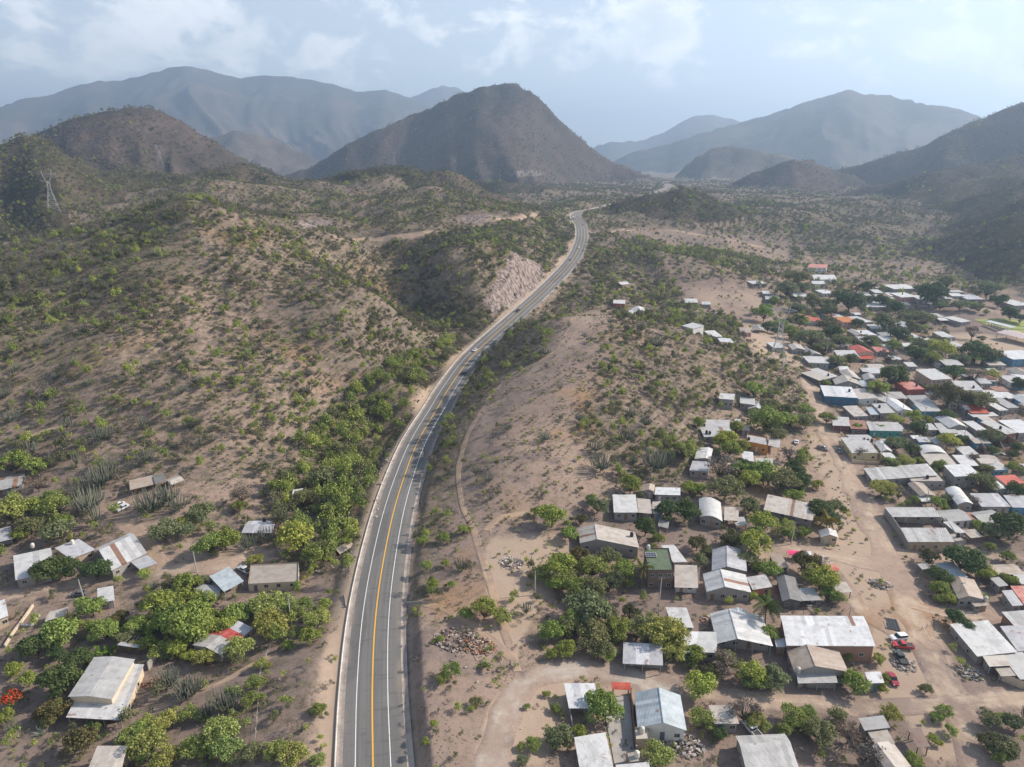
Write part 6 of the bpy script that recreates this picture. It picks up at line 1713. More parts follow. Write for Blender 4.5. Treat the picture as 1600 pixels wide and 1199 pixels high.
CARS = {
 'sedan': dict(L=4.3, W=1.72, body=[(-2.15, .32), (-2.15, .72), (-2.05, .92), (-1.35, .98), (1.0, .97), (1.75, .88), (2.1, .74), (2.15, .34)], cab=[(-1.45, .96), (-1.0, 1.40), (.25, 1.43), (1.0, .97)], roof=[(-1.02, 1.39), (-.95, 1.45), (.20, 1.47), (.28, 1.41)], ax=(-1.3, 1.32), wr=.31),
 'suv': dict(L=4.7, W=1.85, body=[(-2.3, .42), (-2.32, .95), (-2.25, 1.08), (.85, 1.10), (1.9, 1.03), (2.3, .86), (2.34, .44)], cab=[(-2.22, 1.08), (-2.05, 1.68), (.30, 1.72), (1.0, 1.09)], roof=[(-2.1, 1.66), (-2.02, 1.75), (.22, 1.77), (.36, 1.68)], ax=(-1.4, 1.45), wr=.37),
 'pickup': dict(L=5.2, W=1.85, body=[(-2.6, .48), (-2.6, 1.02), (-.55, 1.02), (-.5, 1.08), (1.15, 1.08), (2.15, 1.00), (2.55, .84), (2.6, .48)], cab=[(-.62, 1.06), (-.48, 1.66), (.62, 1.68), (1.25, 1.07)], roof=[(-.55, 1.64), (-.46, 1.73), (.56, 1.74), (.68, 1.65)], ax=(-1.65, 1.65), wr=.38),
 'truck': dict(L=7.5, W=2.3, body=[(-3.7, .7), (-3.7, 1.0), (1.6, 1.0), (1.7, 1.35), (3.2, 1.3), (3.7, 1.15), (3.75, .6)], cab=[(1.3, 1.1), (1.4, 2.2), (2.6, 2.2), (3.1, 1.3)], roof=[(1.3, 2.15), (1.4, 2.28), (2.55, 2.28), (2.7, 2.15)], ax=(-2.4, 2.4), wr=.48)}
_cm = {}
VEH = []
def vehicle(kind, front, rear, col, name, label, cat, bedcol=None, box=None, group=None):
    d = CARS[kind]; a = on_ground(*front, .8); b = on_ground(*rear, .8)
    c = (a + b) / 2; v = (a - b)[:2]; rz = math.atan2(v[1], v[0])
    ds = np.array([math.cos(rz), math.sin(rz)]) * d['L'] * .35
    rdm = road_near(np.array([c[0]]), np.array([c[1]]))
    if rdm[0][0] < 6: k = rdm[1][0]; zf = zb = z = ROAD[k, 2] + .02; tt = rt[k]; gzr = ROAD[min(k + 2, len(ROAD) - 1), 2] - ROAD[max(k - 2, 0), 2]; z = ROAD[k, 2] + .03
    else: z = float(gz(c[0], c[1])) + .06
    f1 = float(gz(c[0] + ds[0], c[1] + ds[1])); f0 = float(gz(c[0] - ds[0], c[1] - ds[1]))
    o = empty(name, (c[0], c[1], z), rz, label, cat, group)
    o.rotation_euler = (0, -math.atan2(f1 - f0, d['L'] * .7), rz)
    key = kind
    if key not in _cm:
        W = d['W']; bm_ = loft(d['body'], W, MAT_CARP, 'body')
        _cm[key] = (bm_, loft(d['cab'], W * .86, MAT_GLASS, 'window'), loft(d['roof'], W * .84, MAT_CARP, 'roof'))
        tm = MB(); r = d['wr']; tm.tube([(0, -.11, 0), (0, -.10, 0), (0, .10, 0), (0, .11, 0)], [r * .9, r, r, r * .9], 14)
        rm = MB(); rm.tube([(0, -.118, 0), (0, .118, 0)], r * .6, 10)
        lm = MB(); lm.box(-.05, .05, -.17, .17, -.08, .08)
        _cm[key + 'w'] = (tm.mesh('tyre', [MAT_TYRE]), rm.mesh('rim', [MAT_RIM]), lm.mesh('headlight', [MAT_LAMP]), lm.mesh('tail_light', [MAT_TAIL]))
        if kind == 'pickup':
            q = MB(); q.box(-2.52, -.66, -.80, .80, 1.025, 1.035); _cm['bed'] = q.mesh('cargo_bed', [plain('cargo_bed', (.05, .05, .05))])
            q = MB()
            for y0, y1 in ((-.92, -.80), (.80, .92)): q.box(-2.6, -.6, y0, y1, 1.02, 1.12)
            q.box(-2.6, -2.5, -.80, .80, 1.02, 1.12); _cm['rail'] = q.mesh('bed_side', [MAT_CARP])
        if kind == 'truck':
            q = MB(); q.box(-3.7, 1.15, -1.15, 1.15, 1.02, 2.6); _cm['box'] = q.mesh('cargo_box', [MAT_CARP])
    for nm, me in zip(('body', 'window', 'cab_roof'), _cm[key]):
        p = link(nm, me, o); p.color = (*col, 1)
    ty, rmh, hl, tl = _cm[key + 'w']
    for x in d['ax']:
        for y in (-1, 1):
            w = link('wheel', ty, o); w.location = (x, y * (d['W'] / 2 - .10), d['wr']); link('rim', rmh, w)
    for y in (-1, 1):
        zz = .74 if kind == 'sedan' else .84
        p = link('headlight', hl, o); p.location = (d['L'] / 2 - .06, y * d['W'] * .36, zz - .06)
        p = link('tail_light', tl, o); p.location = (-d['L'] / 2 + .02, y * d['W'] * .38, zz)
    if kind == 'pickup':
        link('cargo_bed', _cm['bed'], o); p = link('bed_side', _cm['rail'], o); p.color = (*col, 1)
    if kind == 'truck': p = link('cargo_box', _cm['box'], o); p.color = (*(box or (.7, .7, .68)), 1)
    VEH.append(o); return o
WH, SIL, DK, RD_ = (.72, .72, .72), (.40, .41, .42), (.035, .04, .045), (.42, .03, .03)
vehicle('suv', (1391, 997), (1417, 995), WH, 'sport_utility_vehicle', 'white utility vehicle parked first in the row on the dirt street', 'car')
vehicle('pickup', (1395, 1006), (1426, 1010), RD_, 'pickup_truck', 'bright red pickup truck parked between the white and the dark vehicle', 'pickup')
vehicle('pickup', (1400, 1016), (1414, 1038), (.045, .055, .06), 'pickup_truck', 'dark grey pickup truck at the end of the row of three', 'pickup')
vehicle('sedan', (1400, 1068), (1390, 1052), (.30, .025, .045), 'parked_car', 'dark red car parked alone by the small white roof', 'car')
vehicle('sedan', (177, 792), (194, 785), WH, 'parked_car', 'white car on the side of the brown shack, the upper of two', 'car')
vehicle('sedan', (183, 797), (201, 788), WH, 'parked_car', 'white car parked nearest the dirt track, the lower of two', 'car')
vehicle('pickup', (374, 886), (388, 894), SIL, 'pickup_truck', 'silver pickup truck behind the light blue sheet roof', 'pickup')
vehicle('sedan', (112, 928), (134, 926), (.10, .11, .12), 'parked_car', 'dark car parked on the left village street by a pole', 'car')
vehicle('pickup', (1168, 1131), (1183, 1148), WH, 'pickup_truck', 'white pickup truck under the bare tree behind the ridged grey roof', 'pickup')
vehicle('sedan', (1246, 685), (1243, 695), WH, 'parked_car', 'white car standing alone beside the main dirt street', 'car')
vehicle('pickup', (1292, 702), (1280, 698), (.16, .15, .14), 'pickup_truck', 'old dirty pickup truck with a pale cab by the street', 'pickup')
vehicle('sedan', (1314, 709), (1311, 700), (.05, .055, .06), 'parked_car', 'black car in front of the house with three tanks', 'car')
vehicle('sedan', (737, 551), (747, 544), WH, 'car', 'white car driving down the middle stretch of the highway', 'car')
vehicle('pickup', (806, 488), (813, 483), DK, 'pickup_truck', 'dark pickup truck on the highway below the rock cut', 'pickup')
vehicle('sedan', (889, 407.5), (892.5, 404), DK, 'car', 'dark car on the highway above the rock cut', 'car')
vehicle('sedan', (903.5, 388.5), (905.5, 386), WH, 'car', 'small white car on the upper bend of the highway', 'car')
vehicle('suv', (911.5, 349.5), (912, 352), WH, 'van', 'white van climbing to the crest of the highway', 'van')
vehicle('truck', (896.5, 343.5), (896, 340.5), (.55, .52, .42), 'truck', 'pale truck coming over the crest of the highway', 'truck')

# ------------------------------------------------------------------ lattice pylons
MAT_PYLON = plain('galvanised_steel', (.40, .41, .41), .5, .5, .2)
def pylon(px, py, hpx, label, bar=.20, yaw=.4):
    p = on_ground(px, py); _, _, dep = proj(p); h = hpx * dep / FPX / math.cos(.15); bar = max(bar * .6, .11 * dep / FPX)
    o = empty('transmission_tower', (p[0], p[1], p[2] - .2), yaw, label, 'pylon', 'high voltage pylons')
    W0, W1 = h * .13, h * .032
    def half(t): return W0 + (W1 - W0) * min(1, t / .55)
    for sx in (-1, 1):
        for sy in (-1, 1):
            q = MB(); q.tube([(sx * W0, sy * W0, 0), (sx * W1, sy * W1, h * .55), (sx * W1, sy * W1, h * .72)], bar, 4)
            link('leg', q.mesh('leg', [MAT_PYLON]), o)
    q = MB(); lv = [0, .16, .29, .39, .47, .55, .635, .72]
    for a, b in zip(lv[:-1], lv[1:]):
        ha, hb = half(a), half(b)
        cs = [(-1, -1), (1, -1), (1, 1), (-1, 1)]
        for k in range(4):
            (x0, y0), (x1, y1) = cs[k], cs[(k + 1) % 4]
            q.tube([(x0 * ha, y0 * ha, a * h), (x1 * hb, y1 * hb, b * h)], bar * .55, 3, cap=False)
            q.tube([(x1 * ha, y1 * ha, a * h), (x0 * hb, y0 * hb, b * h)], bar * .55, 3, cap=False)
            q.tube([(x0 * hb, y0 * hb, b * h), (x1 * hb, y1 * hb, b * h)], bar * .5, 3, cap=False)
    link('bracing', q.mesh('bracing', [MAT_PYLON]), o)
    for s in (-1, 1):                        # cat's head: two uprights and a bridge between
        q = MB()
        for y in (-W1, W1): q.tube([(s * W1, y, h * .72), (s * h * .085, y, h * .86), (s * h * .10, y, h * .97)], bar * .8, 4)
        q.tube([(s * W1, 0, h * .76), (s * h * .085, 0, h * .84)], bar * .5, 3); q.tube([(s * h * .10, 0, h * .97), (s * h * .11, 0, h * 1.0)], bar * .5, 3)
        link('head_post', q.mesh('head_post', [MAT_PYLON]), o)
    q = MB()
    for y in (-W1 * .6, W1 * .6):
        q.tube([(-h * .20, 0, h * .905), (-h * .09, y, h * .925), (h * .09, y, h * .925), (h * .20, 0, h * .905)], bar * .8, 4); q.tube([(-h * .20, 0, h * .905), (-h * .09, y, h * .885), (h * .09, y, h * .885), (h * .20, 0, h * .905)], bar * .7, 4)
    for k in range(8): q.tube([(h * (-.09 + .0225 * k), 0, h * .885), (h * (-.09 + .0225 * (k + 1)), 0, h * .925)], bar * .4, 3, cap=False)
    link('cross_arm', q.mesh('cross_arm', [MAT_PYLON]), o)
    for x in (-.19, 0, .19):
        q = MB(); q.tube([(x * h, 0, h * .90), (x * h, 0, h * .855)], bar * .45, 5); link('insulator', q.mesh('insulator', [MAT_TANKB]), o)
    return o
pylon(84, 331, 62, 'tall lattice pylon on the slope behind the big left hill', yaw=.7)
pylon(252, 264, 36, 'lattice pylon on the skyline below the rounded brown peak', yaw=.2)
pylon(616, 258, 20, 'faint lattice pylon at the foot of the conical mountain', yaw=.2)
pylon(1213, 574, 100, 'lattice pylon rising among trees at the edge of the upper village', yaw=-.5)

# ------------------------------------------------------------------ poles, tanks, walls, fences
MAT_POLE = concrete('pole_concrete', (.50, .46, .41), (.38, .35, .31), 2)
POLES = []
def pole(bx, by, hpx, arms=1, lean=0.0, ay=.3):
    p = on_ground(bx, by); _, _, dep = proj(p); h = hpx * dep / FPX / .86
    o = empty('utility_pole', (p[0], p[1], p[2] - .2), ay); q = MB(); q.tube([(0, 0, 0), (lean * h * .5, 0, h * .5), (lean * h, 0, h)], [.17, .14, .10], 7); link('shaft', q.mesh('shaft', [MAT_POLE]), o)
    for k in range(arms):
        q = MB(); q.box(-.9 + lean * h, .9 + lean * h, -.06, .06, h - .35 - .8 * k, h - .22 - .8 * k); link('cross_arm', q.mesh('cross_arm', [MAT_WOOD]), o)
    for x in (-.8, .8):
        if arms: q = MB(); q.tube([(x + lean * h, 0, h - .22), (x + lean * h, 0, h + .02)], .05, 5); link('insulator', q.mesh('insulator', [MAT_TANKW]), o)
    POLES.append(dict(ob=o, px=bx, py=by - hpx * .6, w=8, top=Vector((p[0] + lean * h * math.cos(ay), p[1] + lean * h * math.sin(ay), p[2] + h - .2)))); return o
for a in ((308, 895, 33, 0, -.03), (131, 935, 30, 0, -.06), (456, 977, 46, 2, -.02), (836, 930, 38, 2, 0), (1028, 965, 62, 1, .02), (1236, 851, 34, 1, .06), (1446, 792, 28, 1, .02), (1383, 640, 24, 1, 0), (1409, 650, 24, 1, 0), (1443, 660, 22, 1, 0), (1326, 612, 18, 1, 0), (1290, 560, 18, 1, 0), (1248, 472, 16, 0, 0), (1342, 468, 16, 0, 0), (1376, 720, 26, 1, 0), (1497, 940, 30, 1, .02), (1594, 480, 16, 0, 0), (1505, 690, 24, 1, 0), (1325, 975, 32, 0, 0)):
    pole(*a)
# sagging cables between neighbouring poles
MAT_CABLE = plain('cable', (.03, .03, .03), .6, .3, .1)
CAB = [(3, 4), (4, 5), (6, 15), (7, 8), (8, 9), (10, 7), (11, 10), (14, 6), (13, 11)]
for a, b in CAB:
    A_, B_ = POLES[a]['top'], POLES[b]['top']; q = MB()
    for off in (-.7, 0, .7):
        d = (B_ - A_).normalized(); s = Vector((-d.y, d.x, 0)) * off
        q.tube([A_ + s + (B_ - A_) * t - Vector((0, 0, 4 * t * (1 - t) * (B_ - A_).length * .025)) for t in [k / 10 for k in range(11)]], .03, 3, cap=False)
    link('power_cable', q.mesh('power_cable', [MAT_CABLE]), None, None, 'CAB%d_%d' % (a, b), 'cable', 'power cables strung over the village')

def lathe(mb, prof, n=14, m=0):
    b = len(mb.v)
    for r, z in prof: mb.v += [(r * math.cos(2 * math.pi * k / n), r * math.sin(2 * math.pi * k / n), z) for k in range(n)]
    for i in range(len(prof) - 1):
        for k in range(n): mb.f.append((b + i * n + k, b + i * n + (k + 1) % n, b + (i + 1) * n + (k + 1) % n, b + (i + 1) * n + k)); mb.m.append(m)
    mb.f.append(tuple(b + (len(prof) - 1) * n + k for k in range(n))); mb.m.append(m)
def tank_meshes(mat, nm):
    q = MB(); pr = [(.50, 0)]
    for k in range(5): z = .08 + k * .24; pr += [(.55, z), (.55, z + .15), (.53, z + .19)]
    pr += [(.50, 1.30), (.36, 1.45), (.22, 1.50)]; lathe(q, pr)
    l = MB(); lathe(l, [(.22, 1.49), (.22, 1.56), (.10, 1.59)], 12)
    return q.mesh('tank_shell', [mat]), l.mesh('lid', [mat])
TANKM = {'black': tank_meshes(MAT_TANKB, 'b'), 'pale': tank_meshes(MAT_TANKW, 'w')}
TANKS = []
def tank(px, py, c):
    best = None
    for r_ in HOUSES:
        for h_ in (r_['h'] + .3,):
            P = at_z(px, py, r_['z0'] + h_)
            if np.hypot(*(P[:2] - r_['ctr'])) < .75 * max(r_['W'], r_['D']) and (best is None or np.hypot(*(P[:2] - r_['ctr'])) < best[0]): best = (np.hypot(*(P[:2] - r_['ctr'])), r_, P)
    if best is None: return
    _, r_, P = best
    # roof height under the tank from a ray on the house itself
    loc_ = Matrix.Rotation(-r_['rz'], 3, 'Z') @ Vector((P[0] - r_['ctr'][0], P[1] - r_['ctr'][1], 0))
    s = min(max(loc_.x / r_['W'] + .5, .06), .94); t = min(max(loc_.y / r_['D'] + .5, .06), .94)
    o = empty('water_tank', (P[0], P[1], r_['z0'] + r_['zr'](s, t) - .03), trr.uniform(0, 6))
    for nm, me in zip(('tank_shell', 'lid'), TANKM[c]): link(nm, me, o)
    TANKS.append((o, r_, c, px, py))
for a in ((987, 838, 'black'), (1350, 689, 'black'), (1356, 690, 'black'), (1362, 690, 'black'), (1449, 747, 'black'), (1497, 838, 'black'), (1374, 637, 'black'), (1327, 612, 'black'), (52, 858, 'pale'), (114, 852, 'pale'), (1003, 1143, 'pale'), (995, 1181, 'pale'), (1540, 938, 'pale'), (413, 815, 'black'), (1104, 677, 'black'), (1109, 678, 'black'), (1013, 857, 'pale'), (1294, 587, 'black'), (1247, 1050, 'pale'), (1290, 455, 'pale'), (1410, 460, 'black'), (1521, 606, 'black'), (1470, 580, 'black'), (1432, 603, 'black'), (1384, 610, 'black'), (1563, 670, 'black'), (1170, 687, 'black'), (1345, 520, 'black')):
    tank(*a)
# roof window over the stair of the green roofed house
P = at_z(1017, 868, greenh['z0'] + greenh['h'] + .06); o = empty('solar_panel', (P[0], P[1], greenh['z0'] + greenh['h'] + .02), greenh['rz'], 'framed dark panel of small cells on the green roof', 'solar panel')
q = MB(); q.box(-1.6, 1.6, -1.1, 1.1, .25, .32); link('frame', q.mesh('frame', [plain('aluminium_frame', (.55, .55, .56), .4, .5)]), o)
MAT_CELL = Mat('solar_cell', .2, .6).col((.03, .035, .06)).mat
for i in range(4):
    for j in range(2):
        q = MB(); q.box(-1.5 + i * .76, -1.5 + i * .76 + .70, -1.0 + j * 1.02, -1.0 + j * 1.02 + .94, .32, .335); link('cell', q.mesh('cell', [MAT_CELL]), o)
for x in (-1.4, 1.4):
    q = MB(); q.box(x - .05, x + .05, -.9, .9, 0, .25); link('bracket', q.mesh('bracket', [MAT_STEEL]), o)

WALLS = []
def wall(pts, h, mat_c, label, name='boundary_wall', cat='wall', th=.18, posts=0):
    P = [on_ground(*p) for p in pts]; c = np.mean(P, axis=0); o = empty(name, tuple(c), 0, label, cat)
    for a, b in zip(P[:-1], P[1:]):
        L = np.linalg.norm((b - a)[:2]); n = max(1, int(L / 4)); d = (b - a)[:2] / L; nn = np.array([-d[1], d[0]]) * th / 2
        V, F = [], []
        for k in range(n + 1):
            p = a[:2] + (b - a)[:2] * k / n; z = float(gz(*p)) - c[2]
            for s, zz in ((1, -.4), (1, h), (-1, h), (-1, -.4)): V.append((p[0] + s * nn[0] - c[0], p[1] + s * nn[1] - c[1], z + zz))
            if k:
                e = 4 * k
                for i in range(3): F.append((e - 4 + i, e + i, e + i + 1, e - 3 + i))
        F += [(0, 1, 2, 3), (4 * n + 3, 4 * n + 2, 4 * n + 1, 4 * n)]
        w = link('wall_face', mesh_np('wall_face', V, F, [MAT_WALL]), o); w.color = (*WALLC[mat_c], 1)
        if posts:
            for k in range(0, n + 1, 1):
                p = a[:2] + (b - a)[:2] * k / n; z = float(gz(*p)) - c[2]; q = link('pillar', M_POST, o); q.location = (p[0] - c[0], p[1] - c[1], z - .3); q.scale = (2.2, 2.2, h + .5)
    WALLS.append(o); return o
wall([(1381, 805), (1396, 826), (1418, 860)], 3.2, 'block', 'tall grey block wall on the street side of the walled yard')
wall([(1469, 812), (1484, 834), (1492, 848)], 3.0, 'block', 'grey block wall closing the far side of the walled yard')
wall([(1330, 724), (1374, 727)], 1.4, 'cream', 'low cream wall in front of the house with three tanks', posts=1)
wall([(986, 1084), (989, 1130), (994, 1176)], 1.6, 'brick', 'dark brick wall along the paved yard', posts=1)
wall([(889, 1112), (898, 1158)], 1.5, 'block', 'thin grey wall between the white carport and the yard')
wall([(1426, 481), (1500, 479)], 2.4, 'block', 'long grey block wall beside the football ground')
wall([(1560, 1062), (1600, 1078), (1640, 1078)], 2.2, 'cream', 'pale wall with gates round the corner compound', posts=1)
wall([(52, 948), (20, 992), (8, 1012)], .8, 'cream', 'low pale wall round the garden plot on the left', th=.4)
wall([(30, 978), (50, 978), (62, 962)], .5, 'white', 'low whitewashed planter kerb in the garden plot', th=.35)
wall([(232, 1048), (247, 1030)], 2.4, 'block', 'grey block wall beside the large gabled house')
wall([(633, 944), (662, 944)], .7, 'block', 'concrete culvert parapet beside the highway ditch', name='culvert_parapet', cat='parapet')
wall([(538, 930), (541, 950)], .5, 'block', 'concrete culvert head below the highway kerb', name='culvert_parapet', cat='parapet')
brickb = wall([(1525, 693), (1568, 689), (1588, 700)], 3.4, 'brick', 'unfinished roofless brick house with bare walls', name='unfinished_house', cat='house', posts=1)
for seg in ([(1525, 693), (1543, 719)], [(1543, 719), (1588, 706)], [(1555, 690), (1566, 712)]):
    w_ = wall(seg, 3.4, 'brick', None, name='tmp', posts=1)
    for ch in list(w_.children):
        ch.location = ch.location + w_.location - brickb.location; ch.parent = brickb
    WALLS.remove(w_); bpy.data.objects.remove(w_)
def fence(pts, n, h, label, pale=True, rails=2):
    P = catmull(np.array([on_ground(*p) for p in pts]), 1.0); c = P[len(P) // 2]; o = empty('fence', tuple(c), 0, label, 'fence')
    q = MB(); q.tube([(0, 0, -.3), (0, 0, h)], .09 if pale else .06, 5); me = q.mesh('post', [MAT_POLE if pale else MAT_WOOD])
    tops = []
    for k in range(n):
        p = P[int(k * (len(P) - 1) / (n - 1))]; z = float(gz(p[0], p[1])); f = link('post', me, o); f.location = (p[0] - c[0], p[1] - c[1], z - c[2]); f.rotation_euler = (trr.uniform(-.06, .06), trr.uniform(-.06, .06), 0); tops.append(Vector((p[0] - c[0], p[1] - c[1], z - c[2])))
    for r_ in range(rails):
        q = MB(); q.tube([t + Vector((0, 0, h * (.45 + .45 * r_))) for t in tops], .022, 3, cap=False); link('wire', q.mesh('wire', [MAT_STEEL]), o)
    return o
fence([(428, 1000), (408, 1052), (404, 1100), (400, 1150), (396, 1192)], 12, 1.3, 'row of pale concrete fence posts down the left bank')
fence([(105, 770), (140, 757), (160, 740)], 12, 1.2, 'thin stick fence across the clearing with cacti', False)
fence([(1197, 712), (1225, 716), (1250, 722)], 8, 1.3, 'stick fence below the orange walled house', False)
fence([(1440, 985), (1480, 968), (1520, 962)], 9, 1.3, 'wire fence beside the lane under the tan gabled house', False)
fence([(1475, 497), (1530, 494), (1600, 492), (1645, 492)], 16, 3.2, 'tall mesh fence behind the football pitch', False, 3)
fence([(1480, 530), (1530, 545), (1590, 558)], 14, 1.5, 'fence along the near side of the football ground', False)
fence([(1240, 985), (1255, 960), (1280, 955), (1312, 952)], 8, 1.1, 'broken stick fence behind the white warehouse', False)

# guard rail on the fill above the spur
k0 = int(np.argmin(np.abs(ROAD[:, 1] - 530))); k1 = int(np.argmin(np.abs(ROAD[:, 1] - 640)))
gl = ROAD[k0:k1] + RN[k0:k1] * 8.4; c = gl[len(gl) // 2]; o = empty('guard_rail', tuple(c), 0, 'pale steel guard rail on the outer side of the highway bend', 'guard rail')
q = MB()
for dz, dy in ((.50, 0), (.62, .05), (.74, 0)): q.tube([Vector(tuple(p - c)) + Vector((0, 0, dz)) for p in gl], .09, 4, cap=False)
link('rail', q.mesh('rail', [plain('guard_rail_steel', (.66, .66, .65), .45, .5)]), o)
for p in gl[::2]: f = link('post', M_POST, o); f.location = (p[0] - c[0], p[1] - c[1], -.3 + p[2] - c[2]); f.scale = (1.2, 1.2, 1.0)

# ------------------------------------------------------------------ rocks, rubble and yard things
MAT_ROCK = Mat('pale_rock', .95, .1)
_n = MAT_ROCK.noise(.9, 6, MAT_ROCK.pos(), .7); MAT_ROCK.col(MAT_ROCK.mix(MAT_ROCK.rng(_n, .38, .62), (.21, .165, .14), (.46, .39, .33))); MAT_ROCK = MAT_ROCK.mat
def rock_mesh(sd):
    bm = bmesh.new(); bmesh.ops.create_icosphere(bm, subdivisions=2, radius=.5); g = random.Random(sd)
    cuts = [(Vector((g.gauss(0, 1), g.gauss(0, 1), g.gauss(0, 1))).normalized(), g.uniform(.24, .42)) for _ in range(9)]
    for v in bm.verts:
        for n_, d_ in cuts:
            e = v.co.dot(n_) - d_
            if e > 0: v.co -= n_ * e
        v.co.z *= .75
    me = bpy.data.meshes.new('rock'); bm.to_mesh(me); bm.free(); me.materials.append(MAT_ROCK); return me
ROCKM = [rock_mesh(k) for k in range(6)]
ROCKS = []
def rock_at(px, py, size, tag):
    p = on_ground(px, py); o = link('boulder', ROCKM[trr.randrange(6)]); o.location = (p[0], p[1], p[2] + size * .12); o.rotation_euler = (trr.uniform(-.4, .4), trr.uniform(-.4, .4), trr.uniform(0, 6.3))
    o.scale = (size * trr.uniform(.8, 1.3), size * trr.uniform(.8, 1.2), size * trr.uniform(.7, 1.1)); ROCKS.append(dict(ob=o, px=px, py=py, w=6, tag=tag))
KERBL = [(690, 562), (672, 590), (650, 622), (630, 655), (613, 690), (600, 725), (590, 770), (578, 810)]
for k in range(110):
    t = trr.random() ** 1.3 * (len(KERBL) - 1.01); i = int(t); f = t - i
    rock_at(KERBL[i][0] * (1 - f) + KERBL[i + 1][0] * f + trr.uniform(-7, 9), KERBL[i][1] * (1 - f) + KERBL[i + 1][1] * f + trr.uniform(-4, 4), trr.uniform(.5, 1.5), 'verge')
for k in range(46): rock_at(trr.gauss(735, 24), trr.gauss(1012, 24), trr.uniform(.35, 1.0), 'dump')
for k in range(22): rock_at(trr.gauss(800, 9), trr.gauss(880, 5), trr.uniform(.35, .8), 'track')
for k in range(30): rock_at(trr.gauss(1316, 10), trr.gauss(800, 24), trr.uniform(.4, 1.1), 'street')
for k in range(14): rock_at(trr.gauss(1415, 8), trr.gauss(1040, 8), trr.uniform(.4, .9), 'cars')
for k in range(34): rock_at(trr.gauss(790, 22), trr.gauss(450, 14), trr.uniform(.7, 2.2), 'cut')
for k in range(20): rock_at(trr.gauss(505, 14), trr.gauss(880, 22), trr.uniform(.5, 1.2), 'bank')
for k in range(18): rock_at(trr.gauss(1235, 16), trr.gauss(622, 8), trr.uniform(.6, 1.4), 'store')
def heap(px, py, r, n, cols, label, nm='rubble_heap', flat=.35):
    p = on_ground(px, py); mb = MB(); g = random.Random(int(px * 7 + py)); V = []
    for k in range(n):
        a, d = g.uniform(0, 6.3), r * math.sqrt(g.random()); x, y = math.cos(a) * d, math.sin(a) * d * .8; z = flat * r * (1 - (d / r) ** 2) * g.uniform(.2, 1) ; s = g.uniform(.12, .45)
        zg = float(gz(p[0] + x, p[1] + y)) - p[2]
        b = MB(); b.box(-s, s, -s * g.uniform(.3, .9), s * .6, -s * .3, s * g.uniform(.1, .5))
        rot = Matrix.Rotation(g.uniform(0, 6.3), 3, 'Z') @ Matrix.Rotation(g.uniform(-.7, .7), 3, 'X')
        mb.add([rot @ Vector(v) + Vector((x, y, z * .6 + zg + .08)) for v in b.v], b.f, g.randrange(len(cols)))
    o = link(nm, mb.mesh(nm, [plain('%s_piece_%d' % (nm, i), c, .95, .1, .3) for i, c in enumerate(cols)]), None, 'stuff', label, None); o.location = tuple(p); return o
heap(800, 880, 4.0, 150, [(.50, .42, .37), (.38, .30, .26), (.60, .55, .50)], 'heap of pale broken concrete beside the spur track')
heap(746, 1010, 4.5, 170, [(.36, .15, .08), (.22, .16, .13), (.40, .30, .24)], 'heap of broken red brick on the dump ground')
heap(715, 1000, 6.0, 220, [(.14, .11, .10), (.25, .20, .17), (.42, .36, .32)], 'dark rubble tipped beside the highway')
heap(1413, 1040, 3.0, 110, [(.45, .40, .35), (.30, .25, .22)], 'small rubble pile beside the dark pickup')
heap(1515, 1052, 3.2, 160, [(.10, .09, .085), (.28, .22, .18), (.35, .33, .31)], 'scrap pile outside the corner compound')
heap(1376, 914, 3.6, 120, [(.16, .12, .10), (.30, .22, .17), (.50, .48, .46)], 'mound of junk and dead branches in the middle of the street')
heap(1262, 938, 3.6, 150, [(.12, .11, .10), (.30, .28, .26), (.45, .43, .41)], 'junk strewn beside the grey roofed shelter')
heap(238, 1068, 2.4, 100, [(.36, .15, .08), (.28, .20, .15)], 'broken red tiles beside the large gabled house')
heap(1110, 970, 2.6, 100, [(.36, .28, .22), (.55, .50, .45), (.30, .15, .10)], 'bricks and rubbish between two white roofs')
heap(320, 910, 4.0, 170, [(.12, .11, .11), (.30, .27, .25), (.48, .46, .44)], 'scrap metal strewn beside the light blue sheet roof')
heap(1287, 875, 2.6, 80, [(.5, .45, .4), (.25, .2, .17)], 'rubbish by the pink awning')
heap(1070, 1165, 4.2, 160, [(.30, .27, .24), (.16, .14, .12), (.52, .48, .44)], 'junk and dry brush behind the square white house')
# pink awning, stacked dark panels, wooden pen, pump of old timber
P = on_ground(1239, 873); o = empty('awning', tuple(P), -.1, 'bright pink cloth awning beside the dirt street', 'awning')
q = MB(); q.add([(-1.9, -1.2, 2.1), (1.9, -1.2, 2.1), (1.9, 0, 2.4), (-1.9, 0, 2.4), (1.9, 1.2, 2.15), (-1.9, 1.2, 2.15)], [(0, 1, 2, 3), (3, 2, 4, 5)]); q.add([(-1.9, -1.2, 1.85), (1.9, -1.2, 1.85), (1.9, -1.2, 2.1), (-1.9, -1.2, 2.1)], [(0, 1, 2, 3)])
link('cloth', q.mesh('cloth', [plain('pink_cloth', (.72, .07, .20), .8, .1, .15)]), o)
for x in (-1.8, 1.8):
    for y in (-1.1, 1.1): f = link('post', M_POST, o); f.location = (x, y, -.2); f.scale = (.6, .6, 2.3)
P = on_ground(1391, 976); o = empty('roofing_stack', tuple(P), -.28, 'dark ribbed sheets lying on the dirt beside the white warehouse', 'metal sheets')
for k in range(5):
    q = MB(); q.box(-2.0 + k * .82, -2.0 + k * .82 + .78, -2.6, 2.6, .10 + .02 * (k % 2), .20 + .02 * (k % 2)); q.box(-2.0 + k * .82 + .34, -2.0 + k * .82 + .44, -2.6, 2.6, .22, .30); link('sheet', q.mesh('sheet', [plain('dark_sheet', (.035, .037, .042), .45, .4, .2)]), o)
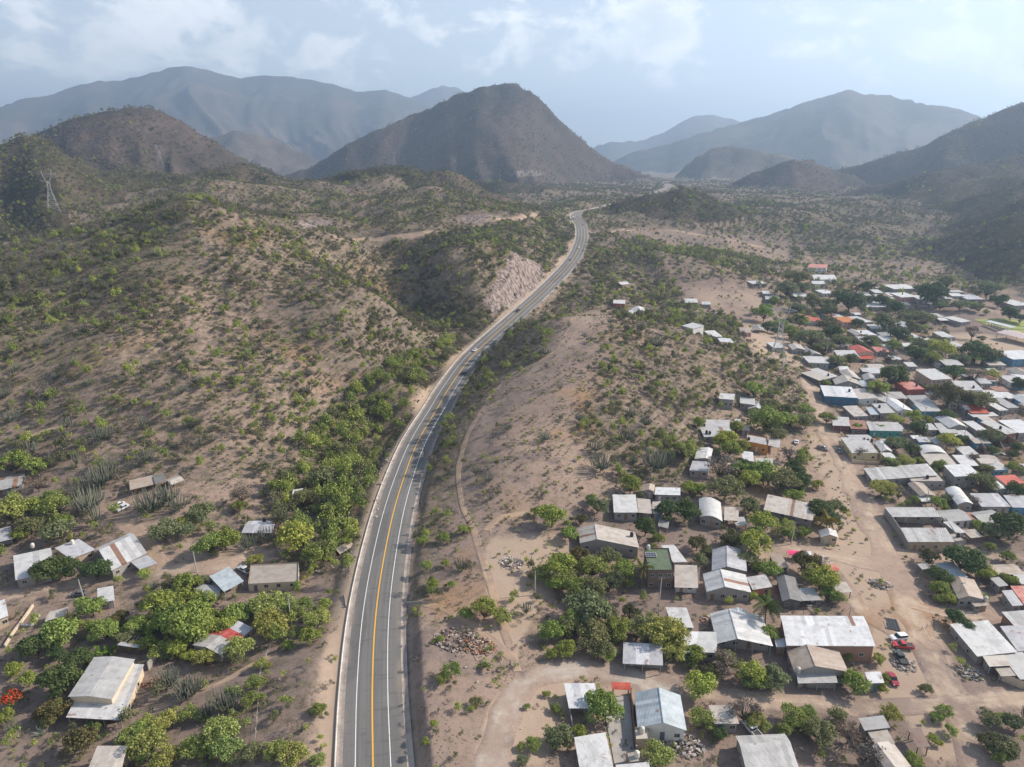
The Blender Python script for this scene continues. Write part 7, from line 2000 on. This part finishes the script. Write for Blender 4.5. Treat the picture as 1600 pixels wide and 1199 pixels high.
for y in (-1.8, 1.8):
    q = MB(); q.box(-2.1, 2.1, y - .1, y + .1, -.15, .10); link('bearer', q.mesh('bearer', [MAT_WOOD]), o)
P = on_ground(211, 1014); o = empty('animal_pen', tuple(P), -.2, 'rickety timber pen with half a roof behind the large house', 'pen')
for x in (-2.9, 0, 2.9):
    for y in (-1.9, 1.9): f = link('post', M_WPOST, o); f.location = (x, y, -.3); f.scale = (1, 1, 2.4)
for y in (-1.9, 1.9):
    q = MB(); q.box(-3.1, 3.1, y - .08, y + .08, 2.08, 2.2); link('beam', q.mesh('beam', [MAT_WOOD]), o)
for k in range(7):
    q = MB(); x = -3.0 + k * .98; q.box(x, x + .12, -2.0, 2.0, 2.21, 2.29); link('rafter', q.mesh('rafter', [plain('grey_timber', (.36, .31, .28), .9, .1, .4)]), o)
q = MB(); q.box(-3.1, 3.1, -2.1, -.9, 2.30, 2.34); f = link('roof_sheet', q.mesh('roof_sheet', [MAT_ROOF]), o); f.color = (*ROOFC['lilac'], 1)
for k in range(5):
    q = MB(); q.box(-2.9, 2.9, -1.98, -1.92, .2 + .38 * k, .32 + .38 * k); link('rail', q.mesh('rail', [MAT_WOOD]), o)

# paved yard, football pitch with its stand
def pad(name, poly, mat, lift, label, kind='structure', nsub=10):
    a, b, c, d = [on_ground(*p) for p in poly]; V, F = [], []
    for i in range(nsub + 1):
        for j in range(nsub + 1):
            s, t = i / nsub, j / nsub; p = (a * (1 - s) + b * s) * (1 - t) + (d * (1 - s) + c * s) * t; V.append((p[0], p[1], float(gz(p[0], p[1])) + lift))
            if i and j: e = i * (nsub + 1) + j; F.append((e - nsub - 2, e - 1, e, e - nsub - 1))
    me = mesh_np(name, V, F, [mat]); bm = bmesh.new(); bm.from_mesh(me); bmesh.ops.recalc_face_normals(bm, faces=bm.faces)
    if sum(f.normal.z for f in bm.faces) < 0: bmesh.ops.reverse_faces(bm, faces=bm.faces)
    bm.to_mesh(me); bm.free(); return link(name, me, None, kind, label)
pad('paved_yard', [(940, 1090), (984, 1088), (992, 1196), (962, 1205)], concrete('yard_concrete', (.36, .34, .32), (.27, .255, .24), .5), .16, 'grey concrete yard between the white carport and the brick wall')
m = Mat('mown_grass', .9, .1); P_ = m.pos(); s_ = m.n('ShaderNodeSeparateXYZ'); m.put(s_.inputs[0], P_)
st = m.math('SINE', m.math('MULTIPLY', s_.outputs[1], .72)); m.col(m.mix(m.rng(m.math('ADD', st, m.math('MULTIPLY', m.noise(.2, 4, P_), .8)), .1, .8), (.17, .215, .055), (.30, .30, .115)))
pad('football_pitch', [(1522, 500), (1660, 498), (1690, 524), (1576, 521)], m.mat, .25, 'striped green football pitch at the edge of the village', nsub=16)
A_, B_ = on_ground(1542, 508), on_ground(1582, 522); d = (B_ - A_)[:2]; L = np.linalg.norm(d); c = (A_ + B_) / 2
o = empty('spectator_stand', (c[0], c[1], float(gz(c[0], c[1]))), math.atan2(d[1], d[0]), 'long roofed stand beside the football pitch', 'stand')
q = MB(); q.add([(-L / 2, -2.4, 4.3), (L / 2, -2.4, 4.3), (L / 2, 2.4, 4.9), (-L / 2, 2.4, 4.9), (-L / 2, -2.4, 4.2), (L / 2, -2.4, 4.2), (L / 2, 2.4, 4.8), (-L / 2, 2.4, 4.8)], [(0, 1, 2, 3), (7, 6, 5, 4), (0, 4, 5, 1), (1, 5, 6, 2), (2, 6, 7, 3), (3, 7, 4, 0)])
f = link('roof', q.mesh('roof', [MAT_ROOF]), o); f.color = (*ROOFC['bright'], 1)
for k in range(9):
    f = link('post', M_POST, o); f.location = (-L / 2 + .3 + k * (L - .6) / 8, -2.1, -.4); f.scale = (1.6, 1.6, 4.6)
for k in range(4):
    q = MB(); q.box(-L / 2, L / 2, -1.6 + k * .9, -.7 + k * .9, -.4, .5 + .4 * k); link('seat_row', q.mesh('seat_row', [MAT_CONC]), o)
A_ = on_ground(1600, 536); o = empty('court_roof', tuple(A_), math.atan2(d[1], d[0]) + .1, 'wide pinkish canopy on tall posts beside the football ground', 'canopy')
q = MB(); q.add([(-16, -9, 5.0), (16, -9, 5.0), (16, 0, 6.6), (-16, 0, 6.6), (16, 9, 5.0), (-16, 9, 5.0)], [(0, 1, 2, 3), (3, 2, 4, 5)]); f = link('roof', q.mesh('roof', [MAT_ROOF]), o); f.color = (.62, .50, .46, 1)
for x in (-15, -7.5, 0, 7.5, 15):
    for y in (-8.7, 8.7): f = link('post', M_POST, o); f.location = (x, y, -1); f.scale = (1.8, 1.8, 6.0)
# dark patch across the lane
k = int(np.argmin(np.hypot(ROAD[:, 0] - on_ground(733, 584)[0], ROAD[:, 1] - on_ground(733, 584)[1])))
strip('asphalt_patch', ROAD[k - 1:k + 2], RN[k - 1:k + 2], [1.0, 4.6], [.047, .022], plain('fresh_asphalt', (.028, .028, .030), .8, .3, .2), label='black asphalt patch across the uphill lane')

# ------------------------------------------------------------------ loose weeds and stones in the foreground
x, y, z, px, py, dep, r = scatter(95, 480, 20.0, .9)
nz = fbm(x / 9, y / 9, 131, 3); reg = region_of(px, py); dusty = gfield(dust, x, y)
keep = (g_.random(len(x)) < np.clip(nz * 1.6 - .35, .02, .9) * (1 - .85 * np.clip(dusty, 0, 1)))
x, y, z = x[keep], y[keep], z[keep]; n = len(x); okf = free_of(x, y, np.full(n, .5)); x, y, z = x[okf], y[okf], z[okf]; n = len(x)
s = g_.uniform(.35, 1.0, n)
mass('dry_weeds', SHRUB_LO['grey'] + SHRUB_LO['olive'] + SHRUB_LO['green'], np.stack([x, y, z], 1), np.stack([s, s, s * .9], 1), np.stack([0 * s, 0 * s, g_.uniform(0, 6.28, n)], 1), np.where(g_.random(n) < .45, g_.integers(0, 3, n), g_.integers(3, 9, n)), 'low dry weeds scattered over the bare soil')
x, y, z, px, py, dep, r = scatter(95, 520, 7.0, .9)
nz = fbm(x / 14, y / 14, 141, 3); keep = g_.random(len(x)) < np.clip(nz * 2.2 - .75, .01, .8); x, y, z = x[keep], y[keep], z[keep]; n = len(x)
okf = free_of(x, y, np.full(n, .1)); x, y, z = x[okf], y[okf], z[okf]; n = len(x); s = .16 + .5 * g_.random(n) ** 3
mass('loose_stones', ROCKM, np.stack([x, y, z + .03], 1), np.stack([s, s, s], 1), np.stack([g_.uniform(-.5, .5, n), g_.uniform(-.5, .5, n), g_.uniform(0, 6.28, n)], 1), g_.integers(0, 6, n), 'loose stones lying on the dry ground')

# knee high dry scrub and grass tufts between the bushes of the hillsides
x, y, z, px, py, dep, r = scatter(230, 950, 11.0, .82)
cv = gfield(cover, x, y); nz = fbm(x / 11, y / 11, 161, 3)
keep = (g_.random(len(x)) < np.clip(cv * 1.25 - .18, 0, 1) * np.clip(nz * 2.2 - .45, .05, 1)) & (gfield(rock, x, y) < .3) & (gfield(dust, x, y) < .4)
x, y, z = x[keep], y[keep], z[keep]; n = len(x); okf = free_of(x, y, np.full(n, .6)); x, y, z = x[okf], y[okf], z[okf]; n = len(x)
s = g_.uniform(.45, 1.05, n)
mass('low_scrub', SHRUB_LO['grey'] + SHRUB_LO['olive'] + SHRUB_LO['green'], np.stack([x, y, z], 1), np.stack([s, s, s], 1), np.stack([0 * s, 0 * s, g_.uniform(0, 6.28, n)], 1), np.where(g_.random(n) < .5, g_.integers(0, 3, n), np.where(g_.random(n) < .7, g_.integers(3, 6, n), g_.integers(6, 9, n))), 'knee high dry scrub between the bushes of the hillsides')
# ------------------------------------------------------------------ labels: each says which one, by look and by what it stands near
SHORT = {'white roofed house with a long ridge': 'white house with a long ridge', 'long shack with a patchy brown roof': 'long brown shack', 'grey roofed house in the clearing': 'grey house in the clearing', 'house with red and grey roof sheets': 'red and grey roof',
 'large gabled house with a wrap around porch': 'large gabled porch house', 'white roofed house with a rust stained sheet': 'rust stained white roof', 'house under a rounded white roof': 'rounded white roof', 'wide cream roofed house with a black tank': 'wide cream roof with black tank',
 'two storey house with a green roof': 'green roofed house', 'bright gabled house with a centre ridge': 'bright gabled house', 'long cream roofed shed with an open end': 'long cream roofed shed', 'small hut beside the yellow palm': 'hut by the yellow palm', 'grey block house alone at the edge of the spur': 'lone grey block house',
 'house with two long pale roofs on the spur foot': 'house with two long roofs', 'white carport beside the paved yard': 'white carport', 'square white house right of the paved yard': 'square white house', 'grey patched roof above the gravel road': 'grey patched roof', 'wide white roof below the green palm': 'wide roof below the palm',
 'long bright white warehouse': 'white warehouse', 'tan tiled house with a porch': 'tan tiled house', 'ridged grey roof at the bottom edge': 'ridged grey roof', 'rusty brown shed by the street': 'rusty brown shed', 'large white roofs of the corner compound': 'corner compound', 'long shed at the back of the walled yard': 'long yard shed',
 'walled yard building by the street crossing': 'walled yard building', 'long low grey roof along the street': 'long low grey roof', 'two storey house with a bright white roof': 'bright two storey house', 'red sheet roof at the right edge': 'red sheet roof', 'tan gabled house below the dark tree': 'tan gabled house', 'pinkish roof at the right edge': 'pinkish edge roof',
 'house with a dark red porch': 'dark red porch', 'rusty brown roof beside the teal house': 'rusty brown roof', 'house with three black tanks': 'house with three tanks', 'house with a red front roof': 'red front roof', 'tall two storey house with white walls': 'tall white walled house', 'long tan two storey building': 'long tan building',
 'white house with a red roof on the upper slope': 'upper red roofed house', 'grey porch house on the bare knoll': 'grey porch house', 'long red roof behind the pylon': 'long red roof', 'lone tan house by the pylon': 'lone tan house', 'house with an orange roof terrace': 'orange roof terrace', 'long lilac roof beyond the football ground': 'long lilac roof',
 'tall store with blue walls at the right edge': 'tall blue walled store', 'lone white canopy near the highway bend': 'lone white canopy', 'small house with pink red walls behind the spur': 'pink red walled house', 'small white house at the edge of the green hollow': 'white house by the hollow'}
LANDMARKS = [(SHORT.get(r_['hero'], r_['hero']), r_['px'], r_['py'] + 8) for r_ in HOUSES if r_['hero']]
LANDMARKS += [('pink rock cut by the highway', 815, 452), ('white car on the highway', 742, 548), ('upper bend of the highway', 902, 385), ('top of the big left hill', 285, 330), ('pylon at the upper village', 1213, 545),
              ('pylon behind the big left hill', 84, 315), ('heap of broken red brick', 746, 1010), ('two parked white cars', 190, 790), ('football pitch', 1585, 508), ('bend of the spur track', 728, 700), ('bare top of the spur', 900, 515),
              ('pale rubble heap', 800, 880), ('red pickup truck', 1408, 1010), ('culvert by the highway ditch', 645, 945), ('sandy clearing on the left', 55, 685), ('boulders along the highway kerb', 640, 640), ('flame tree', 17, 1092), ('terrace track', 700, 362),
              ('black asphalt patch', 733, 585), ('foot of the left hill', 330, 690), ('flank of the left hill', 470, 560), ('dark crest of the left hill', 120, 480), ('bare knoll', 1150, 470), ('green hollow', 1050, 500), ('dirt road fork', 1420, 985), ('gravel road curve', 815, 1080), ('steep highway bank', 655, 1080),
              ('left gully', 560, 480), ('dark middle hill', 700, 450), ('stick fence by the cacti', 130, 765), ('pale fence posts', 410, 1090), ('dump ground', 735, 960), ('scrub on the spur', 1010, 610), ('lower spur slope', 960, 720)]
ORD = ['nearest ', 'second ', 'third ', 'fourth ', 'fifth ', 'sixth ', 'seventh ', 'eighth ', 'ninth ', 'tenth ']
def near_phrase(px, py, skip=None):
    best = min((l for l in LANDMARKS if l[0] != skip), key=lambda l: math.hypot(l[1] - px, 1.6 * (l[2] - py)))
    dx, dy = px - best[1], (py - best[2]) * 1.6
    if abs(dx) > abs(dy): rel = 'left of' if dx < 0 else 'right of'
    else: rel = 'behind' if dy < 0 else 'in front of'
    return rel, best[0], math.hypot(dx, dy)
def assign(items, maxord, group_of):
    """items: (object, base phrase, category, px, py, skip); the nearest to a landmark are counted off, the rest share"""
    B = {}
    for it in items:
        rel, lm, d = near_phrase(it[3], it[4], it[5]); B.setdefault((it[1], rel, lm), []).append((d, it))
    for (base, rel, lm), L in B.items():
        L.sort(key=lambda q: q[0])
        for k, (d, it) in enumerate(L):
            o = it[0]; o['category'] = it[2]; g = group_of(it)
            if g: o['group'] = g
            if k < maxord: o['label'] = '%s%s %s the %s' % (ORD[k] if len(L) > 1 else '', base, rel, lm)
            else: o['label'] = 'farther %s %s the %s' % (base.replace('cactus', 'cacti') if base.endswith('cactus') else (base + ('es' if base.endswith('sh') else 's')), rel, lm)
RCN = dict(white='white', bright='bright white', pale='pale grey', cream='cream', grey='grey', lilac='silvery', blueish='pale blue', dirty='dirty', dark='dark mossy', tan='tan', rust='rusty', brown='brown', red='red', orange='orange', pinkred='pinkish red', green='green', slab='bare concrete')
RTN = dict(gx='gabled roof', gy='ridged roof', arch='rounded roof', flat='flat roof', b='sloping roof', f='sheet roof', l='sheet roof', r='sheet roof')
WCN = dict(block='grey block', white='white', cream='cream', tan='tan', brick='red brick', brown='brown', blue='dark blue', sky='light blue', teal='teal', orange='orange', pink='pink', dark='dark', yellow='pale yellow', red='dark red')
items = []
for r_ in HOUSES:
    o = r_['ob']; roofn = '%s %s' % (RCN.get(r_['rc'], 'pale'), RTN[r_['roof']])
    if r_['hero']:
        w_ = r_['hero']; o['category'] = r_['cat']
        if len(w_.split()) < 5: w_ += ', %s walls' % WCN.get(r_['wc'], 'plain') if 'wall' not in w_ else ' under a %s' % roofn
        o['label'] = w_
    else:
        items.append((o, '%s%s with %s' % ('porch ' if r_['front'] == 'porch' and r_['cat'] == 'house' else '', r_['cat'], roofn), r_['cat'], r_['px'], r_['py'] + 8, None))
    o['group'] = 'houses of the village by the highway' if r_['px'] > 560 else 'houses of the left village'
assign(items, 8, lambda it: None)
for o, r_, c, px, py in TANKS:
    base = 'black plastic water tank' if c == 'black' else 'pale water tank'
    items = None
TB = {}
for t_ in TANKS:
    o, r_, c, px, py = t_; own = r_['ob']['label']; own = ' '.join(own.split(',')[0].split()[:10])
    o['category'] = 'water tank'; o['group'] = 'water tanks on the roofs'; TB.setdefault((c, own), []).append((px, o))
for (c, own), L in TB.items():
    L.sort(key=lambda q: q[0])
    for k, (px, o) in enumerate(L):
        pos = '' if len(L) == 1 else (['first ', 'middle ', 'last '][k] if len(L) == 3 else ['left ', 'right '][k])
        o['label'] = '%s%s water tank on the %s' % (pos, 'black' if c == 'black' else 'pale', own)
TKN = {'dk': ('dark round tree', 'broadleaf tree'), 'gr': ('green leafy tree', 'tree'), 'yl': ('yellow green leafy tree', 'tree'), 'ol': ('olive feathery tree', 'mesquite tree'), 'ga': ('green feathery tree', 'mesquite tree'), 'ya': ('bright feathery tree', 'mesquite tree'),
       'gy': ('bare grey tree', 'dry tree'), 'br': ('brownish leafy tree', 'tree'), 'fl': ('flame tree with orange red blossom', 'flame tree'), 'palm': ('palm', 'palm tree')}
def szw(w, k): return ('small ' if w < 24 else ('tall ' if w > 48 else '')) if k != 'palm' else ''
assign([(t_['ob'], szw(t_['w'], t_['k']) + TKN[t_['k']][0], TKN[t_['k']][1], t_['px'], t_['py'], 'flame tree') for t_ in TREES + PALMS], 10, lambda it: 'trees among the houses')
assign([(o, 'spiky agave plant' if o.name.startswith('agave') else 'clump of broad banana leaves', 'agave' if o.name.startswith('agave') else 'banana plant', px, py, None) for o, px, py in BLADES], 4, lambda it: None)
KL = {'shrub': 'green shrub', 'bush': 'olive green bush', 'dry_shrub': 'dry grey brown shrub', 'columnar_cactus': 'branching column cactus'}
CT = {'shrub': 'shrub', 'bush': 'bush', 'dry_shrub': 'dry shrub', 'columnar_cactus': 'cactus'}
def ib(d):
    w = d['w']; return ('big ' if w > 20 else ('small ' if w < 11 else '')) + KL[d['k']]
assign([(d['ob'], ib(d), CT[d['k']], d['px'], d['py'], None) for d in INDIV], 10, lambda it: {'shrub': 'green shrubs on the slopes', 'bush': 'olive bushes on the slopes', 'dry shrub': 'dry shrubs on the slopes', 'cactus': 'column cacti on the slopes'}[it[2]])
assign([(d['ob'], 'pale concrete utility pole', 'utility pole', d['px'], d['py'], None) for d in POLES], 4, lambda it: 'utility poles in the villages')
RK = {'verge': 'verge boulder', 'dump': 'broken stone', 'track': 'pale stone', 'street': 'street stone', 'cars': 'grey stone', 'cut': 'fallen rock', 'bank': 'bank stone', 'store': 'spur stone'}
assign([(d['ob'], RK[d['tag']], 'boulder', d['px'], d['py'], None) for d in ROCKS], 8, lambda it: 'loose boulders')
for a, b in CAB:
    pass
for o in SC.objects:
    l = o.get('label')
    if isinstance(l, str) and l.startswith('CAB'):
        a, b = (int(v) for v in l[3:].split('_'))
        A_ = POLES[a]; rel, lm, _ = near_phrase((POLES[a]['px'] + POLES[b]['px']) / 2, (A_['py'] + POLES[b]['py']) / 2)
        o['label'] = 'three sagging cables %s the %s' % (rel, lm)
